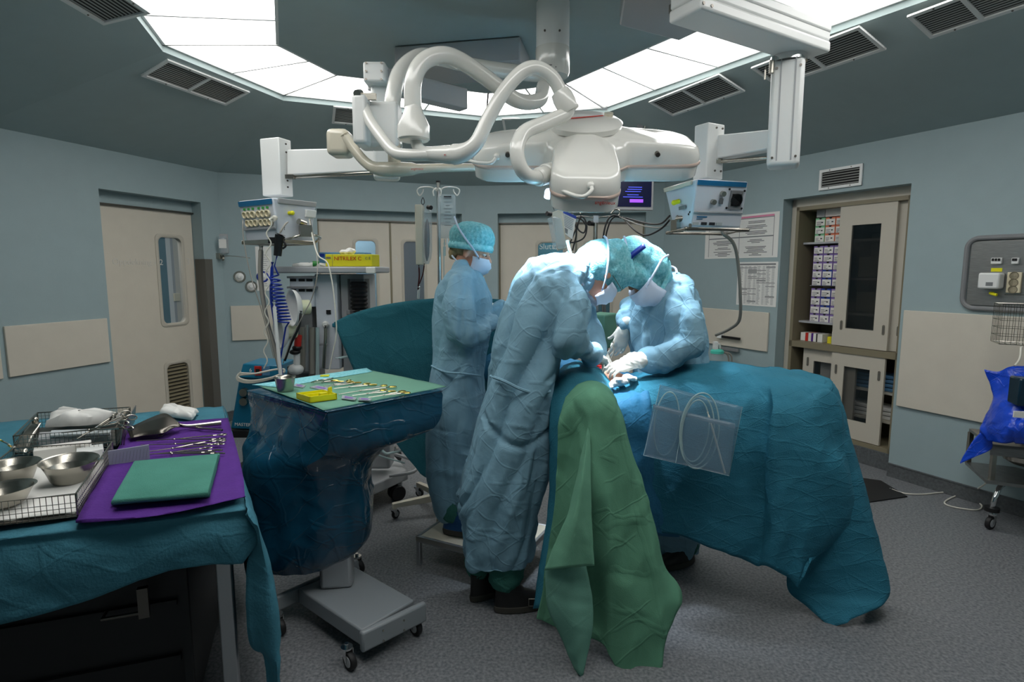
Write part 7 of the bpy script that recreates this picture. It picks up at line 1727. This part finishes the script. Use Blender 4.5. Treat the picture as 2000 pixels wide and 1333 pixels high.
# ---- blue electrosurgical/suction unit on its stand
ux = thing('suction_unit', 'teal blue box unit with white cable wrapped round its top, between the tables', 'medical device', onz(470, 835, 0) * 1.0)
UY = 4.3
ux.location = (at(490, 760, UY).x, UY, 0)
a, b, c, d = at(450, 838, UY), at(510, 842, UY), at(536, 720, UY + .0), at(474, 716, UY)
mb = MB(); mb.hexa([a, at(545, 842, UY), at(545, 730, UY), at(468, 730, UY)], [p + V((.02, .3, 0)) for p in (a, at(545, 842, UY), at(545, 730, UY), at(468, 730, UY))]); mb.build('body', 'devblue', ux, bevel=.01)
mb = MB(); mb.hexa([at(467, 738, UY - .03), at(540, 742, UY - .03), at(545, 714, UY - .0), at(474, 711, UY)], [p + V((.0, .3, .0)) for p in (at(467, 738, UY - .03), at(540, 742, UY - .03), at(545, 714, UY), at(474, 711, UY))]); mb.build('head', 'devblue', ux, bevel=.008)
mb = MB(); mb.box((a.x + .14, UY + .15, a.z - .04), (.34, .32, .06)); mb.cyl((a.x + .14, UY + .15, .05), (a.x + .14, UY + .15, a.z - .04), .05); mb.box((a.x + .14, UY + .15, .03), (.4, .35, .05)); mb.build('base', 'black', ux, bevel=.006)
mb = MB(); a = at(496, 717, UY - .025); mb.box(a + V((.03, 0, -.03)), (.05, .012, .07)); mb.build('gauge', 'red', ux); mb = MB(); mb.box(a + V((.03, -.006, -.035)), (.03, .008, .04)); mb.build('gauge_window', 'black', ux); mb = MB(); mb.box(a + V((.09, 0, -.03)), (.05, .012, .07)); mb.build('sticker', 'bluebox', ux)
for y in (766, 784):
    mb = MB(); p = at(478, y, UY); mb.lathe([(.001, .03), (.03, .03), (.034, .0)], p, (0, -1, 0)); mb.build('dial', 'steel', ux)
text('lettering', 'MASTER 65', .035, at(458, 832, UY - .005), (1, 0, -.05), (0, -1, 0), 'paper', ux)
text('lettering', '6', .04, at(487, 727, UY - .035), (1, 0, 0), (0, -1, .0), 'paper', ux)
pts = []
for k in range(3):
    pts += path([(470 - k * 2, 726 + k * 4, UY - .10), (466, 738 + k * 3, UY - .11), (490, 744 + k * 2, UY - .12), (530, 738 + k, UY - .12), (556, 726 - k, UY - .05), (540, 722, UY - .08), (500, 730, UY - .12)])
mb = MB(); mb.tube(pts, .007, n=8, sm=5); mb.build('cable_coil', 'cablewhite', ux)

# ---- infusion stands
def iv_base(root, c, R, ang0, m_='enamelcream', r=.03):
    for k in range(5):
        a = ang0 + k * 2 * math.pi / 5; d = V((math.cos(a), math.sin(a), 0)); e = V((c[0], c[1], 0)) + d * R
        mb = MB(); s_ = V((-d.y, d.x, 0)); o = V((c[0], c[1], .085))
        mb.hexa([o - s_ * .022, o + s_ * .022, o + s_ * .022 + V((0, 0, .05)), o - s_ * .022 + V((0, 0, .05))], [e + V((0, 0, .075)) + q for q in (-s_ * .016, s_ * .016, s_ * .016 + V((0, 0, .03)), -s_ * .016 + V((0, 0, .03)))]); mb.build('leg', m_, root, bevel=.003)
        caster(root, e - d * .02, r=r, rz=a + .6, w_=.018, top=.075)
i1 = at(858, 500, 3.72); i1c = (i1.x, 3.72)
iv = thing('infusion_stand', 'steel infusion stand with wheeled white star base behind the nurse', 'infusion stand', (i1.x, 3.72, 0))
zt = at(857, 357, 3.72).z
mb = MB(); mb.cyl((i1.x, 3.72, .1), (i1.x, 3.72, zt), .0125, n=16); mb.cyl((i1.x, 3.72, .1), (i1.x, 3.72, .9), .018, n=16); mb.build('pole', 'chrome', iv)
mb = MB(); mb.cyl((i1.x, 3.72, zt), (i1.x, 3.72, zt + .01), .015); mb.build('cap', 'black', iv)
for x in (-1, 1):
    z = zt - .03; mb = MB(); mb.tube([V((i1.x, 3.72, z - .03)), V((i1.x + x * .04, 3.72, z)), V((i1.x + x * .11, 3.72, z)), V((i1.x + x * .135, 3.72, z - .02)), V((i1.x + x * .12, 3.72, z - .05)), V((i1.x + x * .10, 3.72, z - .03)), V((i1.x + x * .095, 3.72, z - .01))], .0042, n=8); mb.build('hook', 'enamel', iv)
    mb = MB(); mb.tube([V((i1.x, 3.72, z - .03)), V((i1.x + x * .01, 3.68, z - .01)), V((i1.x + x * .025, 3.66, z - .03)), V((i1.x + x * .02, 3.66, z - .06))], .0042, n=8); mb.build('hook', 'enamel', iv)
iv_base(iv, i1c, .34, 3.5)
def bag(name, lab, c, w_, h, m_='bag', lines=True, par=None, d=.03):
    t = thing(name, lab, 'infusion bag', c, None); mb = MB(); R = []
    for z, k, q in ((0, .85, .3), (-.02, 1, .7), (-.5 * h, 1, 1), (-h + .03, .95, .8), (-h, .8, .15)):
        R.append([V(c) + V((w_ / 2 * k * math.copysign(abs(math.cos(a)) ** .5, math.cos(a)), d * q * math.sin(a), z)) for a in [2 * math.pi * j / 24 for j in range(24)]])
    mb.ring_loft(R); mb.build('bag', m_, t, sm=60)
    if lines:
        mb = MB()
        for k in range(9): mb.box(V(c) + V((.01, -d * 1.02, -.03 - k * h * .075)), (w_ * rr.uniform(.2, .45), .001, .0022))
        mb.box(V(c) + V((.01, -d * 1.02, -.018)), (w_ * .4, .001, .009)); mb.build('print', 'text', t)
    mb = MB(); mb.cyl(V(c) + V((0, 0, -h)), V(c) + V((0, 0, -h - .04)), .006); mb.build('port', 'white', t); return t
bag('infusion_bag', 'clear printed fluid bag hanging right on the infusion stand behind the nurse', at(872, 380, 3.66), .115, .27)
mb = MB(); mb.tube(path([(868, 465, 3.66), (868, 480, 3.66), (867, 500, 3.66), (867, 545, 3.68)]), .004, n=6); mb.cyl(at(868, 474, 3.66), at(868, 479, 3.66), .006); mb.cyl(at(868, 482, 3.66), at(868, 500, 3.66), .009); tag(mb.build('drip_line', 'tube'), 'clear drip line with chamber under the clear fluid bag', 'drip line')
bt = thing('blood_bag_holder', 'cream pressure infuser case with dark blood bag on the infusion stand', 'infuser', at(828, 400, 3.66))
mb = MB(); a, b = at(812, 401, 3.66), at(829, 518, 3.66); mb.box(((a.x + b.x) / 2, 3.66, (a.z + b.z) / 2), (b.x - a.x, .09, a.z - b.z)); mb.build('case', 'enamelcream', bt, bevel=.006)
mb = MB(); R = []
for py, k in ((408, .3), (414, .9), (450, 1), (490, 1), (505, .85), (516, .4)):
    c = at(834, py, 3.64); R.append([c + V((.032 * k * math.cos(a), .035 * k * math.sin(a), 0)) for a in [2 * math.pi * j / 20 for j in range(20)]])
mb.ring_loft(R); mb.build('clear_bag', 'bag', bt)
mb = MB(); R = []
for py, k in ((428, .2), (440, .8), (470, 1), (498, .8), (510, .2)):
    c = at(834, py, 3.64); R.append([c + V((.018 * k * math.cos(a), .02 * k * math.sin(a), 0)) for a in [2 * math.pi * j / 16 for j in range(16)]])
mb.ring_loft(R); mb.build('blood', 'bloodbag', bt)
mb = MB(); mb.cyl(at(836, 405, 3.62), at(842, 406, 3.6), .014); mb.build('knob', 'black', bt)
mb = MB(); mb.tube([at(826, 401, 3.66), at(823, 395, 3.66), at(826, 386, 3.66), at(829, 395, 3.66), at(826, 401, 3.66)], .0025, n=6); mb.build('hook', 'black', bt)
mb = MB(); mb.tube(path([(818, 518, 3.66), (819, 540, 3.66), (817, 560, 3.66), (817, 582, 3.7)]), .005); mb.tube(path([(829, 515, 3.64), (826, 535, 3.64), (819, 555, 3.65)]), .004); mb.build('blood_line', 'bloodbag', bt)
mb = MB(); mb.tube(path([(818, 560, 3.66), (817, 583, 3.7)]), .008); mb.build('clamp', 'white', bt)
# second stand with cables and infuser, at the back centre
j1 = at(1163, 450, 4.2); iv2 = thing('infusion_stand', 'steel infusion stand at the back centre with cables looped on its hooks', 'infusion stand', (j1.x, 4.2, 0))
zt = at(1163, 423, 4.2).z
mb = MB(); mb.cyl((j1.x, 4.2, .1), (j1.x, 4.2, zt), .016, n=16); mb.build('pole', 'steel', iv2)
mb = MB(); mb.cyl((j1.x - .02, 4.2, zt - .05), (j1.x - .05, 4.17, zt - .05), .018); mb.build('clamp_knob', 'black', iv2)
mb = MB(); mb.box((j1.x, 4.2, zt - .02), (.035, .035, .05)); mb.build('collar', 'alu', iv2)
for x in (-1, 1):
    mb = MB(); mb.tube([V((j1.x, 4.2, zt - .01)), V((j1.x + x * .10, 4.2, zt)), V((j1.x + x * .16, 4.2, zt + .0)), V((j1.x + x * .17, 4.2, zt + .04)), V((j1.x + x * .14, 4.2, zt + .05)), V((j1.x + x * .11, 4.2, zt + .02))], .005, n=8); mb.build('hook', 'steel', iv2)
iv_base(iv2, (j1.x, 4.2), .3, .4)
mb = MB(); a = at(1150, 600, 4.15); mb.box((a.x + .03, 4.14, a.z), (.06, .1, .05)); mb.build('bracket', 'lightgrey', iv2)
for k, pts in enumerate(([(1128, 424, 4.15), (1105, 440, 4.1), (1098, 462, 4.1), (1115, 474, 4.1), (1140, 465, 4.1), (1146, 440, 4.1), (1136, 424, 4.1), (1124, 450, 4.1), (1112, 478, 4.1)],
                         [(1135, 420, 4.1), (1128, 445, 4.1), (1140, 455, 4.1), (1144, 440, 4.1), (1134, 428, 4.1), (1122, 428, 4.1), (1126, 455, 4.1), (1118, 490, 4.1)])):
    mb = MB(); mb.tube(path(pts), .0055, n=8, sm=8); tag(mb.build('looped_cable', 'cable'), ['outer black cable loop hanging at the left of the back stand', 'inner narrow black cable loop hanging at the left of the back stand'][k], 'cable')
mb = MB(); mb.tube(path([(1215, 424, 4.15), (1195, 422, 4.15), (1183, 440, 4.15), (1177, 480, 4.15), (1175, 560, 4.15), (1178, 612, 3.95)]), .0065, n=8, sm=6); mb.tube(path([(1216, 426, 4.17), (1200, 424, 4.17), (1189, 440, 4.17), (1181, 480, 4.17), (1180, 560, 4.17), (1182, 612, 3.95)]), .006, n=8, sm=6); tag(mb.build('cable_bundle', 'cable'), 'pair of black cables bent over the right hook and running down', 'cable')
pi = thing('pressure_infuser', 'pale infuser with clear ribbed bag hanging in front of the back doors', 'infuser', at(1085, 440, 3.9))
mb = MB(); mb.hexa([at(1078, 415, 3.9), at(1098, 408, 3.9), at(1108, 485, 3.9), at(1090, 490, 3.9)], [p + V((0, .08, 0)) for p in (at(1078, 415, 3.9), at(1098, 408, 3.9), at(1108, 485, 3.9), at(1090, 490, 3.9))]); mb.build('case', 'enamelcream', pi, bevel=.004)
mb = MB(); R = []
for t_ in (0, .05, .5, .9, 1):
    c = at(1082 + 12 * t_, 424 + 62 * t_, 3.86); k = .5 if t_ in (0, 1) else 1; R.append([c + V((.045 * k * math.cos(a), .03 * k * math.sin(a), 0)) for a in [2 * math.pi * j / 20 for j in range(20)]])
mb.ring_loft(R); mb.build('clear_bag', 'bag', pi)
mb = MB(); mb.cyl(at(1076, 419, 3.88), at(1068, 417, 3.86), .015); mb.build('knob', 'black', pi)
mb = MB(); mb.tube([at(1083, 412, 3.88), at(1080, 404, 3.88), at(1078, 396, 3.88), at(1086, 396, 3.88), at(1084, 408, 3.88)], .0025, n=6); mb.build('hook', 'black', pi)
bg = thing('fluid_bag', 'printed fluid pack with blue band beside the looped cables', 'infusion bag', at(1110, 415, 3.95))
mb = MB(); q = [at(1100, 411, 3.95), at(1126, 423, 3.98), at(1118, 468, 3.98), at(1100, 456, 3.95)]; mb.prism(q, (0, .02, 0)); mb.build('pack', 'paper', bg, bevel=.003)
def onQ(q, u, v, o=-.003): return q[3].lerp(q[2], u).lerp(q[0].lerp(q[1], u), v) + V((0, o, 0))
mb = MB(); mb.prism([onQ(q, 0, 1), onQ(q, 1, 1), onQ(q, 1, .88), onQ(q, 0, .88)], (0, -.001, 0)); mb.build('band', 'boxblue', bg)
mb = MB()
for k in range(7): v = .8 - k * .07; mb.prism([onQ(q, .1, v), onQ(q, .85, v), onQ(q, .85, v - .02), onQ(q, .1, v - .02)], (0, -.001, 0))
mb.prism([onQ(q, .1, .28), onQ(q, .45, .28), onQ(q, .45, .08), onQ(q, .1, .08)], (0, -.001, 0)); mb.build('print', 'textgrey', bg)

# ================================================================ RIGHT TROLLEY
tr = thing('trolley', 'steel trolley with curved legs at the right edge, cut by the frame', 'trolley', onz(1985, 1020, 0) * 1.0)
ty = 3.45
tz1 = at(1935, 868, ty).z; x0 = at(1935, 868, ty).x
mb = MB(); mb.obox(V((x0, ty, tz1 - .02)), V((.75, -.35, 0)), V((.15, .36, 0)), V((0, 0, .02))); mb.obox(V((x0, ty, tz1 - .07)), V((.75, -.35, 0)), V((.002, .004, 0)), V((0, 0, .07))); mb.build('top_tray', 'brushed', tr, bevel=.004)
mb = MB(); c = V((x0 + .40, ty - .0, tz1 - .07)); R = []
for h, k in ((0, 1), (-.03, .97), (-.06, .8), (-.075, .4)):
    R.append([c + V((.3 * k * math.cos(a), .16 * k * math.sin(a), h)) for a in [2 * math.pi * j / 28 for j in range(28)]])
mb.ring_loft(R); mb.build('basin', 'steel', tr)
zl = at(1935, 935, ty).z
for dx, dy in ((.015, .01), (.13, .34), (.72, -.3)):
    mb = MB(); mb.box((x0 + dx + .02, ty + dy, (tz1 + zl) / 2 - .02), (.028, .02, tz1 - zl)); mb.build('post', 'steel', tr)
mb = MB(); mb.obox(V((x0 - .01, ty - .01, zl - .03)), V((.75, -.35, 0)), V((.15, .36, 0)), V((0, 0, .02))); mb.build('lower_shelf', 'brushed', tr)
for (ax_, ay_), (bx_, by_) in (((1985, 945), (1933, 1018)), ((2010, 950), (1990, 985))):
    e = onz(bx_, by_ + 16, 0); e.z = .13
    mb = MB(); s0 = V((x0 + .3, ty + .05, zl - .02)); mb.tube([s0, V((e.x + .08, e.y + .03, zl - .05)), V((e.x + .015, e.y, zl - .12)), e], .015, n=12, sm=8); mb.build('leg', 'chrome', tr)
    mb = MB(); mb.cyl(e + V((0, 0, -.01)), e + V((0, 0, .015)), .04, n=20); mb.build('bumper_disc', 'black', tr)
    caster(tr, e, r=.042, rz=.4, w_=.024, top=.12)
bc = at(1985, 800, 3.5)
rows = [
 [A(1922, 722, 3.55), A(1950, 726, 3.5), A(1975, 716, 3.45), A(2010, 716, 3.4), A(2060, 720, 3.35)],
 [A(1935, 760, 3.52), A(1955, 765, 3.46), A(1980, 760, 3.36), A(2010, 760, 3.3), A(2060, 760, 3.3)],
 [A(1938, 790, 3.5), A(1940, 795, 3.42), A(1975, 800, 3.26), A(2010, 800, 3.2), A(2060, 800, 3.2)],
 [A(1915, 830, 3.5), A(1932, 835, 3.38), A(1965, 838, 3.22), A(2010, 845, 3.14), A(2060, 850, 3.12)],
 [A(1912, 850, 3.48), A(1932, 862, 3.40), A(1960, 866, 3.26), A(2010, 872, 3.16), A(2060, 880, 3.12)]]
bs_ = sheet('blue_cover', rows, 'bluebag', None, k=8, kc=8, amp=.022, s=6, off=7, thick=.002)
tag(bs_, 'shiny bright blue plastic cover heaped on the trolley at the right edge', 'cover')
rows = [[A(1914, 846, 3.46), A(1925, 852, 3.44), A(1938, 862, 3.42)], [A(1900, 862, 3.47), A(1918, 875, 3.45), A(1936, 878, 3.43)], [A(1882, 890, 3.48), A(1892, 896, 3.46), A(1905, 893, 3.45)], [A(1874, 904, 3.49), A(1876, 906, 3.48), A(1880, 904, 3.48)]]
sheet('cover_corner', rows, 'bluebag', bs_, k=5, kc=5, amp=.008, s=7, off=3, thick=.002)
md = thing('monitor', 'dark glossy screen unit lying in the blue cover at the right edge', 'device', A(1995, 790, 3.2))
mb = MB(); mb.box(A(2008, 765, 3.22), (.14, .12, .16), -.3); mb.build('casing', 'smokeblock', md, bevel=.01)
mb = MB(); a = A(1990, 810, 3.12); mb.box(a, (.05, .01, .035), -.3); mb.build('label_sticker', 'paper', md)
# hanging wire basket
wbk = thing('wire_basket', 'wire basket mounted above the trolley at the right edge', 'basket', A(1980, 680, 3.5))
z1, z0 = at(1955, 595, 3.5).z, at(1955, 672, 3.5).z; x0b = at(1955, 640, 3.5).x
cor = [V((x0b, 3.5, 0)), V((x0b + .30, 3.28, 0)), V((x0b + .36, 3.44, 0)), V((x0b + .08, 3.66, 0))]
mb = MB()
for i in range(4):
    a, b = cor[i], cor[(i + 1) % 4]; L_ = (b - a).length; n_ = int(L_ / .026); 
    for k in range(n_ + 1): p = a.lerp(b, k / n_); mb.tube([p + V((0, 0, z0)), p + V((0, 0, z1))], .0018, n=4, sm=1)
    for k in range(6): z = z0 + (z1 - z0) * k / 5; mb.tube([a + V((0, 0, z)), b + V((0, 0, z))], .0018, n=4, sm=1)
for k in range(10): mb.tube([cor[0].lerp(cor[1], k / 9) + V((0, 0, z0)), cor[3].lerp(cor[2], k / 9) + V((0, 0, z0))], .0018, n=4, sm=1)
mb.build('wire_mesh', 'steel', wbk)
mb = MB(); 
for z in (z0, z1): mb.tube([c + V((0, 0, z)) for c in cor] + [cor[0] + V((0, 0, z))], .0035, n=6, sm=1)
mb.tube([cor[0] + V((.0, 0, z1 + .06)), cor[1] + V((0, 0, z1 + .06))], .0035, n=6, sm=1); mb.build('rim', 'steel', wbk)
mb = MB(); pp = cor[0].lerp(cor[2], .55); mb.cyl(V((pp.x, pp.y, tz1)), V((pp.x, pp.y, z1 + .35)), .022); mb.build('pole', 'black', wbk)
mb = MB(); mb.tube([A(1995, 672, 3.45), A(1992, 700, 3.4), A(1982, 715, 3.38)], .006); tag(mb.build('device_cable', 'cablewhite'), 'short white cable running from the wire basket into the blue cover', 'cable')
# white cable on the floor
pts = [onz(x, y, .006) for x, y in ((1738, 955), (1765, 964), (1800, 966), (1850, 962), (1880, 968), (1915, 985), (1912, 996), (1885, 995), (1852, 988), (1846, 980), (1870, 968), (1900, 960))] + [at(1925, 945, 3.5), at(1935, 930, 3.5)]
mb = MB(); mb.tube(pts, .005, n=8, sm=6); tag(mb.build('floor_cable', 'cablewhite'), 'white cable curling over the floor from the trolley to the cabinet', 'cable')
